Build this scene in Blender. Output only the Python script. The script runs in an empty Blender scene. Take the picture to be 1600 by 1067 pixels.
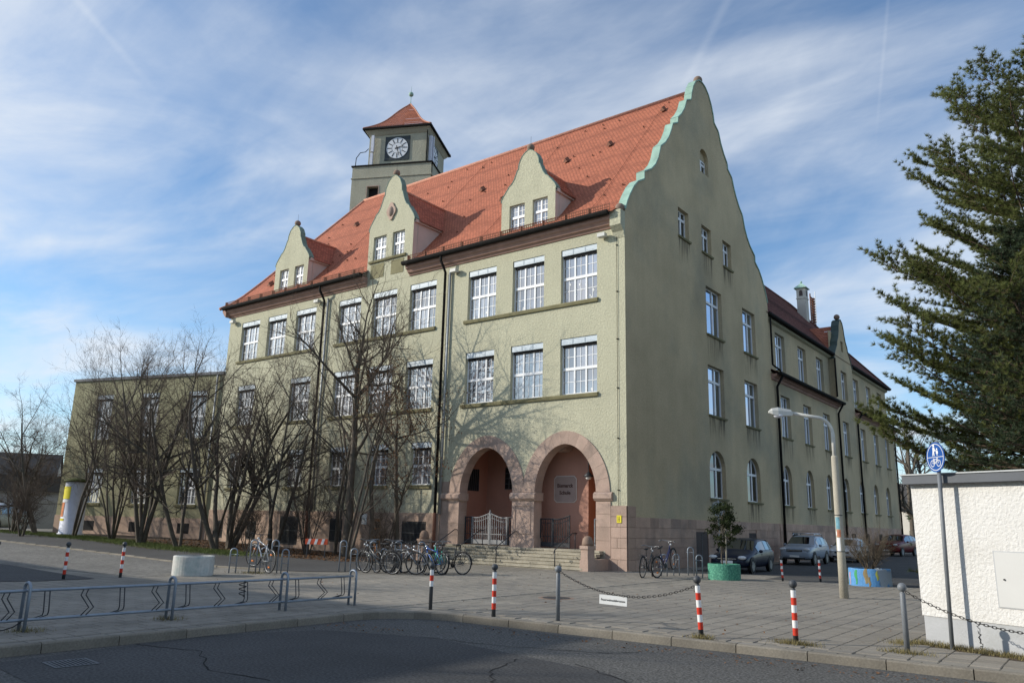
import bpy, bmesh, math, random
import numpy as np
from mathutils import Vector, Matrix
from mathutils.geometry import tessellate_polygon
SC = bpy.context.scene
COL = SC.collection
PI = math.pi
R = math.radians

# ---------------------------------------------------------------- camera, sky, sun, exposure
cam = bpy.data.objects.new('camera', bpy.data.cameras.new('camera'))
COL.objects.link(cam)
cam.data.sensor_width = 36.0
cam.data.lens = 1213.594 / 1600 * 36
cam.data.clip_start = 0.1
cam.data.clip_end = 6000
_r = ((0.794748, 0.119776, 0.595004), (0.606462, -0.195592, -0.770680), (0.024069, 0.973343, -0.228086))
cam.matrix_world = Matrix.Translation((14.910, -26.766, 1.65)) @ Matrix(_r).to_4x4()
SC.camera = cam

SUN_AZ, SUN_EL = R(38.0), R(24.0)          # heading the light travels to (from +x towards +y), height above horizon
sd = Vector((math.cos(SUN_AZ) * math.cos(SUN_EL), math.sin(SUN_AZ) * math.cos(SUN_EL), -math.sin(SUN_EL)))
sun = bpy.data.objects.new('sun', bpy.data.lights.new('sun', 'SUN'))
COL.objects.link(sun)
sun.data.energy = 4.25
sun.data.angle = R(0.6)
sun.data.color = (1.0, 0.93, 0.82)
sun.rotation_euler = sd.to_track_quat('-Z', 'Y').to_euler()
sun.location = (-40, -40, 60)

world = bpy.data.worlds.new('World')
SC.world = world
world.use_nodes = True
wn, wl = world.node_tree.nodes, world.node_tree.links
wn.clear()
w_out = wn.new('ShaderNodeOutputWorld')
w_bg = wn.new('ShaderNodeBackground')
w_bg.inputs['Strength'].default_value = 0.145
sky = wn.new('ShaderNodeTexSky')
sky.sky_type = 'NISHITA'
sky.sun_disc = False
sky.sun_elevation = SUN_EL
sky.sun_rotation = math.atan2(-sd.x, -sd.y)
sky.altitude = 300
sky.air_density = 1.0
sky.dust_density = 0.6
sky.ozone_density = 2.2
# thin high cloud veils: noise on a flat cloud deck seen in perspective
tc = wn.new('ShaderNodeTexCoord')
sep = wn.new('ShaderNodeSeparateXYZ')
wl.new(tc.outputs['Generated'], sep.inputs[0])
def wmath(op, a, b=None, clamp=False):
    n = wn.new('ShaderNodeMath'); n.operation = op; n.use_clamp = clamp
    for i, v in enumerate((a, b)):
        if v is None: continue
        if isinstance(v, (int, float)): n.inputs[i].default_value = v
        else: wl.new(v, n.inputs[i])
    return n.outputs[0]
zz = wmath('ADD', wmath('MAXIMUM', sep.outputs['Z'], 0.0), 0.10)
cx = wmath('DIVIDE', sep.outputs['X'], zz)
cy = wmath('DIVIDE', sep.outputs['Y'], zz)
comb = wn.new('ShaderNodeCombineXYZ')
wl.new(cx, comb.inputs[0]); wl.new(cy, comb.inputs[1])
def wnoise(scale, rot, stretch, detail, rough, dist, loc=(0, 0, 0)):
    mp = wn.new('ShaderNodeMapping'); mp.inputs['Rotation'].default_value = (0, 0, rot)
    mp.inputs['Scale'].default_value = stretch; mp.inputs['Location'].default_value = loc
    wl.new(comb.outputs[0], mp.inputs[0])
    n = wn.new('ShaderNodeTexNoise'); n.inputs['Scale'].default_value = scale
    n.inputs['Detail'].default_value = detail; n.inputs['Roughness'].default_value = rough
    n.inputs['Distortion'].default_value = dist
    wl.new(mp.outputs[0], n.inputs['Vector'])
    return n.outputs['Fac']
def wrange(v, a, b):
    n = wn.new('ShaderNodeMapRange'); n.inputs['From Min'].default_value = a; n.inputs['From Max'].default_value = b
    n.interpolation_type = 'SMOOTHSTEP'
    wl.new(v, n.inputs['Value']); return n.outputs[0]
veil = wrange(wnoise(0.85, 0.6, (1, 1.25, 1), 7, 0.52, 0.5, (5.6, 0.4, 0)), 0.37, 0.66)
streak = wrange(wnoise(1.3, 0.75, (0.85, 1.45, 1), 9, 0.58, 0.9, (0.4, 5.2, 0)), 0.28, 0.72)
wisp = wrange(wnoise(4.2, 0.2, (0.6, 1.7, 1), 8, 0.62, 0.9, (7.7, 2.1, 0)), 0.36, 0.78)
cl = wmath('ADD', wmath('MULTIPLY', veil, wmath('ADD', wmath('MULTIPLY', streak, 0.62), 0.36)), wmath('MULTIPLY', wisp, 0.11))
low = wrange(sep.outputs['Z'], 0.42, -0.02)
cl = wmath('ADD', wmath('MULTIPLY', cl, 0.86), wmath('MULTIPLY', low, 0.12), True)
# two aircraft trails lying on the same deck
def trail(ax, ay, bx, by, width, amt):
    L = math.hypot(bx - ax, by - ay); ux, uy = (bx - ax) / L, (by - ay) / L
    s = wmath('ADD', wmath('MULTIPLY', wmath('SUBTRACT', cx, ax), ux), wmath('MULTIPLY', wmath('SUBTRACT', cy, ay), uy))
    d = wmath('ABSOLUTE', wmath('SUBTRACT', wmath('MULTIPLY', wmath('SUBTRACT', cx, ax), uy), wmath('MULTIPLY', wmath('SUBTRACT', cy, ay), ux)))
    m = wmath('MULTIPLY', wrange(d, width, 0.0), wmath('MULTIPLY', wrange(s, -0.1, 0.15), wrange(s, L + 0.15, L - 0.2)))
    return wmath('MULTIPLY', m, amt)
tr = wmath('ADD', wmath('ADD', trail(-1.25, 0.385, -1.40, 0.62, 0.014, 0.11), trail(-0.34, 1.02, -0.60, 1.30, 0.013, 0.08)), trail(-0.16, 1.10, -0.30, 1.60, 0.005, 0.06))
cl = wmath('ADD', cl, tr, True)
skymix = wn.new('ShaderNodeMix'); skymix.data_type = 'RGBA'
skymul = wn.new('ShaderNodeMix'); skymul.data_type = 'RGBA'; skymul.blend_type = 'MULTIPLY'; skymul.inputs[0].default_value = 1.0
skymul.inputs[7].default_value = (0.90, 1.09, 1.20, 1)
wl.new(sky.outputs[0], skymul.inputs[6])
wl.new(cl, skymix.inputs[0])
wl.new(skymul.outputs[2], skymix.inputs[6])
skymix.inputs[7].default_value = (5.5, 5.85, 6.3, 1)
wl.new(skymix.outputs[2], w_bg.inputs['Color'])
wl.new(w_bg.outputs[0], w_out.inputs[0])

SC.view_settings.view_transform = 'Standard'
SC.view_settings.look = 'None'
SC.view_settings.gamma = 1.0
SC.view_settings.exposure = 0.06
SC.view_settings.use_curve_mapping = False
SC.cycles.max_bounces = 6
SC.cycles.transparent_max_bounces = 12
SC.cycles.use_denoising = True

# ---------------------------------------------------------------- materials
MATS = {}
def mat(name, col, rough=0.8, var=0.12, vs=1.5, bump=0.0, bs=30.0, spec=0.3, rand=0.0, metal=0.0, streak=0.0, detail=5, coat=0.0, fine=0.0, fs=60.0, bdist=0.02, dirt=None, tint=None):
    m = bpy.data.materials.new(name); m.use_nodes = True
    n, l = m.node_tree.nodes, m.node_tree.links
    b = n['Principled BSDF']
    b.inputs['Roughness'].default_value = rough
    b.inputs['Metallic'].default_value = metal
    b.inputs['Specular IOR Level'].default_value = spec
    if coat: b.inputs['Coat Weight'].default_value = coat; b.inputs['Coat Roughness'].default_value = 0.06
    t = n.new('ShaderNodeTexCoord')
    def noise(scale, det=detail, vec=None, rgh=0.6):
        x = n.new('ShaderNodeTexNoise'); x.inputs['Scale'].default_value = scale
        x.inputs['Detail'].default_value = det; x.inputs['Roughness'].default_value = rgh
        l.new(vec or t.outputs['Object'], x.inputs['Vector']); return x.outputs['Fac']
    def mth(op, a, c):
        x = n.new('ShaderNodeMath'); x.operation = op
        for i, v in enumerate((a, c)):
            if isinstance(v, (int, float)): x.inputs[i].default_value = v
            else: l.new(v, x.inputs[i])
        return x.outputs[0]
    def rng(v, a, c, lo, hi):
        x = n.new('ShaderNodeMapRange')
        for k, q in zip(('From Min', 'From Max', 'To Min', 'To Max'), (a, c, lo, hi)): x.inputs[k].default_value = q
        l.new(v, x.inputs['Value']); return x.outputs[0]
    f = None
    def mul(f, g): return g if f is None else mth('MULTIPLY', f, g)
    if var: f = mul(f, rng(noise(vs), 0.3, 0.7, 1 - var, 1 + var))
    if fine: f = mul(f, rng(noise(fs, 3), 0.3, 0.7, 1 - fine, 1 + fine))
    if streak:
        mp = n.new('ShaderNodeMapping'); mp.inputs['Scale'].default_value = (1.6, 1.6, 0.12)
        l.new(t.outputs['Object'], mp.inputs[0])
        f = mul(f, rng(noise(1.3, 6, mp.outputs[0], 0.65), 0.35, 0.7, 1 + streak * 0.4, 1 - streak))
    if rand:
        oi = n.new('ShaderNodeObjectInfo')
        f = mul(f, rng(oi.outputs['Random'], 0, 1, 1 - rand, 1 + rand))
    base = n.new('ShaderNodeRGB'); base.outputs[0].default_value = (*col, 1)
    out = base.outputs[0]
    if tint:      # a second colour in big soft patches
        mx = n.new('ShaderNodeMix'); mx.data_type = 'RGBA'; mx.inputs[7].default_value = (*tint[0], 1)
        l.new(rng(noise(tint[1], 5), 0.48, 0.66, 0, tint[2]), mx.inputs[0]); l.new(out, mx.inputs[6]); out = mx.outputs[2]
    if f is not None:
        v = n.new('ShaderNodeVectorMath'); v.operation = 'SCALE'
        l.new(out, v.inputs[0]); l.new(f, v.inputs['Scale']); out = v.outputs[0]
    l.new(out, b.inputs['Base Color'])
    if bump:
        bn = n.new('ShaderNodeBump'); bn.inputs['Strength'].default_value = bump; bn.inputs['Distance'].default_value = bdist
        l.new(noise(bs, 4), bn.inputs['Height']); l.new(bn.outputs[0], b.inputs['Normal'])
    MATS[name] = m
    return m
def grid_mat(name, col, sx, sy, axes='xy', offset=0.5, mortar=0.02, mcol=(0.05, 0.05, 0.045), cvar=0.25, rough=0.85, var=0.15, vs=0.8, bump=0.4, zmul=1.0, spec=0.25, rot=0.0, tint=None):
    m = bpy.data.materials.new(name); m.use_nodes = True
    n, l = m.node_tree.nodes, m.node_tree.links
    b = n['Principled BSDF']; b.inputs['Roughness'].default_value = rough; b.inputs['Specular IOR Level'].default_value = spec
    t = n.new('ShaderNodeTexCoord'); s = n.new('ShaderNodeSeparateXYZ'); l.new(t.outputs['Object'], s.inputs[0])
    c = n.new('ShaderNodeCombineXYZ'); ix = {'x': 0, 'y': 1, 'z': 2}
    l.new(s.outputs[ix[axes[0]]], c.inputs[0])
    k = n.new('ShaderNodeMath'); k.operation = 'MULTIPLY'; k.inputs[1].default_value = zmul
    l.new(s.outputs[ix[axes[1]]], k.inputs[0]); l.new(k.outputs[0], c.inputs[1])
    vec = c.outputs[0]
    if rot:
        mp = n.new('ShaderNodeMapping'); mp.inputs['Rotation'].default_value = (0, 0, rot); l.new(vec, mp.inputs[0]); vec = mp.outputs[0]
    br = n.new('ShaderNodeTexBrick'); br.offset = offset
    br.inputs['Scale'].default_value = 1.0; br.inputs['Brick Width'].default_value = sx; br.inputs['Row Height'].default_value = sy
    br.inputs['Mortar Size'].default_value = mortar; br.inputs['Mortar Smooth'].default_value = 0.3; br.inputs['Bias'].default_value = 0.0
    br.inputs['Color1'].default_value = (*[x * (1 - cvar) for x in col], 1); br.inputs['Color2'].default_value = (*[x * (1 + cvar) for x in col], 1)
    br.inputs['Mortar'].default_value = (*mcol, 1)
    l.new(vec, br.inputs['Vector'])
    no = n.new('ShaderNodeTexNoise'); no.inputs['Scale'].default_value = vs; no.inputs['Detail'].default_value = 7; no.inputs['Roughness'].default_value = 0.65
    l.new(t.outputs['Object'], no.inputs['Vector'])
    mr = n.new('ShaderNodeMapRange'); mr.inputs['From Min'].default_value = 0.3; mr.inputs['From Max'].default_value = 0.7
    mr.inputs['To Min'].default_value = 1 - var; mr.inputs['To Max'].default_value = 1 + var; l.new(no.outputs['Fac'], mr.inputs['Value'])
    v = n.new('ShaderNodeVectorMath'); v.operation = 'SCALE'; l.new(br.outputs['Color'], v.inputs[0]); l.new(mr.outputs[0], v.inputs['Scale'])
    l.new(v.outputs[0], b.inputs['Base Color'])
    if bump:
        iv = n.new('ShaderNodeMath'); iv.operation = 'SUBTRACT'; iv.inputs[0].default_value = 1.0; l.new(br.outputs['Fac'], iv.inputs[1])
        bn = n.new('ShaderNodeBump'); bn.inputs['Strength'].default_value = bump; bn.inputs['Distance'].default_value = 0.01
        l.new(iv.outputs[0], bn.inputs['Height']); l.new(bn.outputs[0], b.inputs['Normal'])
    MATS[name] = m
    return m

mat('plaster', (0.485, 0.47, 0.345), 0.92, 0.05, 0.6, 1.0, 13.0, 0.1, streak=0.05, fine=0.16, fs=15, bdist=0.03)
mat('plaster_side', (0.515, 0.42, 0.27), 0.92, 0.14, 0.30, 0.6, 13.0, 0.1, streak=0.05, fine=0.10, fs=14, bdist=0.03, tint=((0.36, 0.325, 0.235), 0.22, 0.75))
mat('plaster_wing', (0.33, 0.31, 0.195), 0.92, 0.12, 0.4, 0.6, 13.0, 0.1, streak=0.10, fine=0.08, fs=14, bdist=0.03)
mat('plaster_tower', (0.40, 0.385, 0.30), 0.92, 0.08, 0.8, 1.0, 9.0, 0.1, streak=0.08, fine=0.12, fs=10, bdist=0.04)
mat('dormer_cheek', (0.60, 0.50, 0.44), 0.9, 0.08, 1.0, 0.4, 12)
mat('porch_plaster', (0.46, 0.245, 0.18), 0.9, 0.08, 0.9, 0.3, 20, streak=0.06)
mat('sandstone', (0.43, 0.315, 0.255), 0.9, 0.12, 1.3, 0.5, 26, rand=0.10, fine=0.10, fs=22, tint=((0.33, 0.25, 0.20), 0.9, 0.6))
mat('sandstone_side', (0.45, 0.31, 0.235), 0.9, 0.14, 1.3, 0.5, 26, rand=0.13, fine=0.12, fs=22, tint=((0.26, 0.20, 0.17), 0.8, 0.6))
mat('plinth_plaster', (0.46, 0.33, 0.25), 0.9, 0.15, 0.7, 0.4, 26, streak=0.15, fine=0.08, tint=((0.34, 0.25, 0.19), 0.7, 0.6))
mat('cornice', (0.40, 0.25, 0.20), 0.85, 0.10, 1.5, 0.2, 30, streak=0.15)
mat('step_stone', (0.36, 0.33, 0.26), 0.85, 0.20, 2.0, 0.4, 22, rand=0.12, fine=0.12, fs=20)
mat('sill', (0.22, 0.20, 0.11), 0.85, 0.15, 2.0)
mat('copper', (0.31, 0.47, 0.385), 0.65, 0.16, 1.4, 0.1, 12, spec=0.4, streak=0.2)
mat('copper_dark', (0.06, 0.09, 0.08), 0.6, 0.2, 1.4)
mat('white_frame', (0.78, 0.79, 0.80), 0.45, 0.02, 4, spec=0.4)
mat('blind', (0.50, 0.57, 0.62), 0.5, 0.04, 3, spec=0.4)
mat('blind_slot', (0.36, 0.42, 0.47), 0.6, 0.0)
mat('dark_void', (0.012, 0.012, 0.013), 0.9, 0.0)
mat('gutter', (0.020, 0.019, 0.018), 0.8, 0.2, 3, spec=0.08)
mat('zinc', (0.34, 0.36, 0.37), 0.5, 0.12, 3, spec=0.5, metal=0.4)
mat('galvanised', (0.26, 0.30, 0.35), 0.45, 0.14, 6, spec=0.5, metal=0.5)
mat('iron_grey', (0.25, 0.255, 0.26), 0.5, 0.1, 5, spec=0.4)
mat('iron_dark', (0.035, 0.037, 0.042), 0.5, 0.1, 5, spec=0.4)
mat('rust', (0.20, 0.09, 0.055), 0.8, 0.2, 3)
mat('wood_door', (0.40, 0.15, 0.03), 0.5, 0.15, 3, spec=0.4)
mat('grille', (0.10, 0.10, 0.10), 0.6, 0.1, 4)
mat('dark_door', (0.07, 0.05, 0.045), 0.7, 0.2, 3)
mat('white_rough', (0.70, 0.69, 0.66), 0.9, 0.05, 1.2, 0.9, 20, 0.15, bdist=0.032, streak=0.06, tint=((0.60, 0.58, 0.53), 0.9, 0.6))
mat('grey_plinth', (0.44, 0.45, 0.46), 0.85, 0.08, 2.0, 0.2, 20, tint=((0.34, 0.35, 0.34), 1.5, 0.5))
mat('roof_slab', (0.11, 0.12, 0.135), 0.6, 0.1, 2.0)
mat('hatch', (0.58, 0.58, 0.56), 0.6, 0.02, 2)
mat('bark', (0.105, 0.088, 0.070), 0.9, 0.3, 3.0, 0.6, 30, fine=0.2, fs=25, tint=((0.10, 0.10, 0.075), 2.0, 0.6))
mat('twig', (0.100, 0.078, 0.062), 0.9, 0.25, 2.0)
mat('twig_pale', (0.13, 0.105, 0.075), 0.9, 0.25, 2.0)
mat('dry_leaf', (0.16, 0.075, 0.030), 0.8, 0.35, 5.0)
mat('pine_bark', (0.13, 0.09, 0.065), 0.9, 0.3, 3.0, 0.6, 14)
mat('asphalt', (0.100, 0.098, 0.092), 0.88, 0.14, 0.5, 0.6, 45, 0.25, fine=0.75, fs=30, bdist=0.010, tint=((0.064, 0.064, 0.064), 0.25, 0.7))
mat('asphalt_old', (0.085, 0.083, 0.080), 0.9, 0.14, 0.6, 0.4, 160, 0.2, fine=0.22, fs=70, bdist=0.006, tint=((0.062, 0.060, 0.058), 0.3, 0.8))
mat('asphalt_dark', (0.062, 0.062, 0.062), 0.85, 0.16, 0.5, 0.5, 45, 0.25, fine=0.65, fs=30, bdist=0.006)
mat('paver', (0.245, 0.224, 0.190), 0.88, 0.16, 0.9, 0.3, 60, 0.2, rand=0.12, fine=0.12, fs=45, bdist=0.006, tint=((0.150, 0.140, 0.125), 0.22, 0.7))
mat('paver_bed', (0.085, 0.078, 0.066), 0.95, 0.25, 1.2)
mat('kerb', (0.215, 0.195, 0.160), 0.88, 0.18, 2.5, 0.4, 40, 0.2, rand=0.14, fine=0.14, fs=40, bdist=0.008, tint=((0.17, 0.15, 0.12), 1.2, 0.7))
mat('soil', (0.085, 0.062, 0.043), 0.95, 0.3, 2.0, 0.8, 22)
mat('lawn', (0.070, 0.082, 0.024), 0.95, 0.3, 0.9, 0.6, 40, tint=((0.085, 0.066, 0.040), 0.5, 0.9))
mat('grass_blade', (0.105, 0.135, 0.032), 0.8, 0.35, 1.3)
mat('grass_dry', (0.19, 0.16, 0.07), 0.8, 0.35, 3)
mat('far_ground', (0.10, 0.095, 0.075), 0.95, 0.3, 0.02)
mat('paint_white', (0.78, 0.78, 0.77), 0.45, 0.05, 8)
mat('paint_red', (0.60, 0.045, 0.022), 0.45, 0.07, 8)
mat('post_grey', (0.17, 0.185, 0.20), 0.5, 0.1, 6, spec=0.45)
mat('post_dark', (0.055, 0.06, 0.066), 0.55, 0.1, 6, spec=0.45)
mat('chain', (0.05, 0.046, 0.042), 0.5, 0.2, 9, spec=0.5, metal=0.5)
mat('sign_white', (0.74, 0.75, 0.74), 0.5, 0.04, 4)
mat('sign_blue', (0.012, 0.075, 0.30), 0.4, 0.04, 4, spec=0.4)
mat('text_black', (0.02, 0.02, 0.02), 0.6, 0.0)
mat('concrete_pole', (0.40, 0.37, 0.30), 0.9, 0.10, 3.0, 0.3, 70, fine=0.25, fs=70)
mat('lamp_metal', (0.56, 0.56, 0.52), 0.5, 0.1, 6)
mat('planter_white', (0.56, 0.56, 0.53), 0.85, 0.25, 1.8, 0.3, 20, tint=((0.26, 0.34, 0.34), 1.6, 0.8), streak=0.3)
mat('clock_white', (0.72, 0.74, 0.77), 0.5, 0.0)
mat('clock_dark', (0.035, 0.045, 0.05), 0.5, 0.25, 9)
mat('tyre', (0.016, 0.016, 0.017), 0.75, 0.1, 9)
mat('rubber_black', (0.018, 0.018, 0.02), 0.6, 0.05, 9)
mat('alloy', (0.26, 0.27, 0.28), 0.35, 0.05, 9, metal=0.6, spec=0.5)
mat('chrome', (0.62, 0.63, 0.65), 0.25, 0.0, metal=0.9, spec=0.5)
mat('headlight', (0.60, 0.63, 0.66), 0.12, 0.0, spec=0.8, coat=0.5)
mat('car_black', (0.016, 0.016, 0.018), 0.5, 0.0)
mat('brown_stone', (0.24, 0.17, 0.13), 0.85, 0.15, 4)
mat('reflector_orange', (0.75, 0.22, 0.03), 0.4, 0.0)
mat('fluor_yellow', (0.72, 0.62, 0.03), 0.6, 0.0)
mat('white_lamp', (0.75, 0.75, 0.72), 0.4, 0.0)
mat('concrete', (0.30, 0.29, 0.265), 0.9, 0.15, 1.0, 0.2, 40)
mat('dark_roof', (0.065, 0.062, 0.06), 0.8, 0.15, 1.0)
mat('house_wall', (0.52, 0.49, 0.43), 0.9, 0.08, 0.6)
mat('house_wall2', (0.36, 0.36, 0.36), 0.9, 0.08, 0.6)
mat('poster_grey', (0.62, 0.64, 0.72), 0.6, 0.08, 5)
mat('poster_orange', (0.62, 0.22, 0.09), 0.6, 0.25, 6)
mat('tape_red', (0.75, 0.12, 0.05), 0.5, 0.1, 9)
for nm, c in (('car_blue', (0.006, 0.012, 0.032)), ('car_silver', (0.30, 0.35, 0.42)), ('car_white', (0.70, 0.71, 0.72)), ('car_red', (0.11, 0.006, 0.009)), ('car_grey', (0.16, 0.20, 0.26)), ('car_pale', (0.40, 0.46, 0.50))):
    mat(nm, c, 0.32, 0.0, spec=0.25 if nm in ('car_blue', 'car_red') else 0.4, coat=0.12 if nm in ('car_blue', 'car_red') else 0.45)
for nm, c in (('bike_black', (0.02, 0.02, 0.022)), ('bike_blue', (0.02, 0.10, 0.34)), ('bike_navy', (0.012, 0.02, 0.09)), ('bike_green', (0.05, 0.42, 0.30)), ('bike_silver', (0.42, 0.44, 0.46)), ('bike_grey', (0.09, 0.095, 0.10)), ('bike_red', (0.45, 0.03, 0.02))):
    mat(nm, c, 0.35, 0.0, spec=0.5, coat=0.5)
grid_mat('tile_x', (0.44, 0.152, 0.088), 0.19, 0.16, 'xz', 0.5, 0.012, (0.13, 0.045, 0.03), 0.14, 0.8, 0.06, 0.5, 0.5, 1.29)
grid_mat('tile_y', (0.42, 0.14, 0.085), 0.19, 0.16, 'yz', 0.5, 0.012, (0.12, 0.04, 0.03), 0.22, 0.8, 0.12, 0.5, 0.5, 1.29)
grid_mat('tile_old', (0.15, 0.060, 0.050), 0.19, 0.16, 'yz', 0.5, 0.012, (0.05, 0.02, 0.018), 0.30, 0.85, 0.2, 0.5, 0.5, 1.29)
grid_mat('paver_far', (0.230, 0.212, 0.180), 0.35, 0.35, 'xy', 0.5, 0.012, (0.085, 0.080, 0.068), 0.10, 0.88, 0.20, 0.35, 0.3)
grid_mat('cobble', (0.23, 0.22, 0.20), 0.17, 0.12, 'xy', 0.5, 0.022, (0.10, 0.095, 0.08), 0.22, 0.88, 0.18, 0.5, 0.5)

def glass_mat(name, dark, refl, rough=0.02, tintv=(0.9, 0.95, 1.0), rand=0.0):
    m = bpy.data.materials.new(name); m.use_nodes = True
    n, l = m.node_tree.nodes, m.node_tree.links; n.clear()
    o = n.new('ShaderNodeOutputMaterial'); mx = n.new('ShaderNodeMixShader')
    d = n.new('ShaderNodeBsdfDiffuse'); g = n.new('ShaderNodeBsdfGlossy')
    d.inputs['Color'].default_value = (*dark, 1); g.inputs['Color'].default_value = (*tintv, 1); g.inputs['Roughness'].default_value = rough
    if rand:
        oi = n.new('ShaderNodeObjectInfo'); mr = n.new('ShaderNodeMapRange'); mr.inputs['To Min'].default_value = 1 - rand; mr.inputs['To Max'].default_value = 1 + rand
        l.new(oi.outputs['Random'], mr.inputs['Value']); v = n.new('ShaderNodeVectorMath'); v.operation = 'SCALE'
        v.inputs[0].default_value = dark; l.new(mr.outputs[0], v.inputs['Scale']); l.new(v.outputs[0], d.inputs['Color'])
    fr = n.new('ShaderNodeFresnel'); fr.inputs['IOR'].default_value = 1.5
    mr2 = n.new('ShaderNodeMapRange'); mr2.inputs['From Max'].default_value = 1.0; mr2.inputs['To Min'].default_value = refl; mr2.inputs['To Max'].default_value = 1.0
    l.new(fr.outputs[0], mr2.inputs['Value']); l.new(mr2.outputs[0], mx.inputs[0])
    # old float glass is never quite flat
    t = n.new('ShaderNodeTexCoord'); no = n.new('ShaderNodeTexNoise'); no.inputs['Scale'].default_value = 1.6; no.inputs['Detail'].default_value = 1
    l.new(t.outputs['Object'], no.inputs['Vector']); bp = n.new('ShaderNodeBump'); bp.inputs['Strength'].default_value = 0.12; bp.inputs['Distance'].default_value = 0.02
    l.new(no.outputs['Fac'], bp.inputs['Height']); l.new(bp.outputs[0], g.inputs['Normal'])
    l.new(d.outputs[0], mx.inputs[1]); l.new(g.outputs[0], mx.inputs[2]); l.new(mx.outputs[0], o.inputs[0])
    MATS[name] = m
glass_mat('glass_front', (0.20, 0.195, 0.21), 0.26, tintv=(1.0, 0.96, 0.93), rand=0.7)
glass_mat('glass_side', (0.012, 0.014, 0.018), 0.62, tintv=(0.75, 0.85, 1.0))
glass_mat('glass_dim', (0.012, 0.013, 0.015), 0.10)
glass_mat('car_glass', (0.008, 0.010, 0.012), 0.22)

def leafy(name, col, var, trans=0.25):
    m = mat(name, col, 0.7, var, 1.2, fine=0.2, fs=9.0, spec=0.25)
    n, l = m.node_tree.nodes, m.node_tree.links; b = n['Principled BSDF']; o = n['Material Output']
    tl = n.new('ShaderNodeBsdfTranslucent'); mx = n.new('ShaderNodeMixShader'); mx.inputs[0].default_value = trans
    l.new(b.inputs['Base Color'].links[0].from_socket, tl.inputs['Color']); l.new(b.outputs[0], mx.inputs[1]); l.new(tl.outputs[0], mx.inputs[2]); l.new(mx.outputs[0], o.inputs['Surface'])
    return m
leafy('pine_needle', (0.150, 0.170, 0.055), 0.40, 0.35)
leafy('pine_needle_dark', (0.060, 0.085, 0.045), 0.35, 0.3)
leafy('holly', (0.030, 0.042, 0.012), 0.35)
leafy('ivy', (0.075, 0.085, 0.022), 0.3)
# planter paints
def patch_mat(name, cols, scale, axis_u=None):
    m = mat(name, cols[0], 0.75, 0.12, 3.0, fine=0.15, fs=30)
    n, l = m.node_tree.nodes, m.node_tree.links; b = n['Principled BSDF']
    t = n.new('ShaderNodeTexCoord'); src = b.inputs['Base Color'].links[0].from_socket
    for i, (c, s, a, e) in enumerate(cols[1:]):
        no = n.new('ShaderNodeTexNoise'); no.inputs['Scale'].default_value = s; no.inputs['Detail'].default_value = 3
        mp = n.new('ShaderNodeMapping'); mp.inputs['Location'].default_value = (i * 7.3, i * 3.1, 0); mp.inputs['Scale'].default_value = (1, 1, 0.45) if axis_u else (1, 1, 1)
        l.new(t.outputs['Object'], mp.inputs[0]); l.new(mp.outputs[0], no.inputs['Vector'])
        mr = n.new('ShaderNodeMapRange'); mr.inputs['From Min'].default_value = a; mr.inputs['From Max'].default_value = e; l.new(no.outputs['Fac'], mr.inputs['Value'])
        mx = n.new('ShaderNodeMix'); mx.data_type = 'RGBA'; mx.inputs[7].default_value = (*c, 1)
        l.new(mr.outputs[0], mx.inputs[0]); l.new(src, mx.inputs[6]); src = mx.outputs[2]
    l.new(src, b.inputs['Base Color'])
patch_mat('planter_green', [(0.06, 0.23, 0.155), ((0.11, 0.34, 0.23), 18, 0.5, 0.56), ((0.04, 0.17, 0.13), 24, 0.54, 0.6)], 1)
patch_mat('planter_blue', [(0.10, 0.28, 0.55), ((0.30, 0.36, 0.42), 2.6, 0.56, 0.62), ((0.16, 0.17, 0.13), 3.1, 0.6, 0.66)], 1, True)
mat('mural_green', (0.06, 0.32, 0.12), 0.75, 0.15, 6)
mat('mural_pink', (0.40, 0.30, 0.38), 0.75, 0.15, 6)
mat('mural_olive', (0.26, 0.20, 0.10), 0.75, 0.2, 6)
mat('mural_yellow', (0.42, 0.45, 0.10), 0.75, 0.15, 6)

mat('spoke', (0.16, 0.165, 0.17), 0.4, 0.0, metal=0.4)
def stain_mat(name, col, amt):
    m = bpy.data.materials.new(name); m.use_nodes = True
    n, l = m.node_tree.nodes, m.node_tree.links; n.clear()
    o = n.new('ShaderNodeOutputMaterial'); mx = n.new('ShaderNodeMixShader'); tr = n.new('ShaderNodeBsdfTransparent'); d = n.new('ShaderNodeBsdfDiffuse'); d.inputs['Color'].default_value = (*col, 1)
    t = n.new('ShaderNodeTexCoord'); mp = n.new('ShaderNodeMapping'); mp.inputs['Scale'].default_value = (5, 5, 0.5); l.new(t.outputs['Object'], mp.inputs[0])
    no = n.new('ShaderNodeTexNoise'); no.inputs['Scale'].default_value = 1.0; no.inputs['Detail'].default_value = 6; l.new(mp.outputs[0], no.inputs['Vector'])
    r1 = n.new('ShaderNodeMapRange'); r1.inputs['From Min'].default_value = 0.42; r1.inputs['From Max'].default_value = 0.72; l.new(no.outputs['Fac'], r1.inputs['Value'])
    s = n.new('ShaderNodeSeparateXYZ'); l.new(t.outputs['Generated'], s.inputs[0])
    r2 = n.new('ShaderNodeMapRange'); r2.inputs['From Min'].default_value = 0.0; r2.inputs['From Max'].default_value = 1.0; r2.inputs['To Max'].default_value = amt; r2.interpolation_type = 'SMOOTHSTEP'; l.new(s.outputs['Z'], r2.inputs['Value'])
    k = n.new('ShaderNodeMath'); k.operation = 'MULTIPLY'; l.new(r1.outputs[0], k.inputs[0]); l.new(r2.outputs[0], k.inputs[1])
    l.new(k.outputs[0], mx.inputs[0]); l.new(tr.outputs[0], mx.inputs[1]); l.new(d.outputs[0], mx.inputs[2]); l.new(mx.outputs[0], o.inputs[0]); MATS[name] = m
stain_mat('rain_stain', (0.15, 0.135, 0.105), 0.75)

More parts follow.
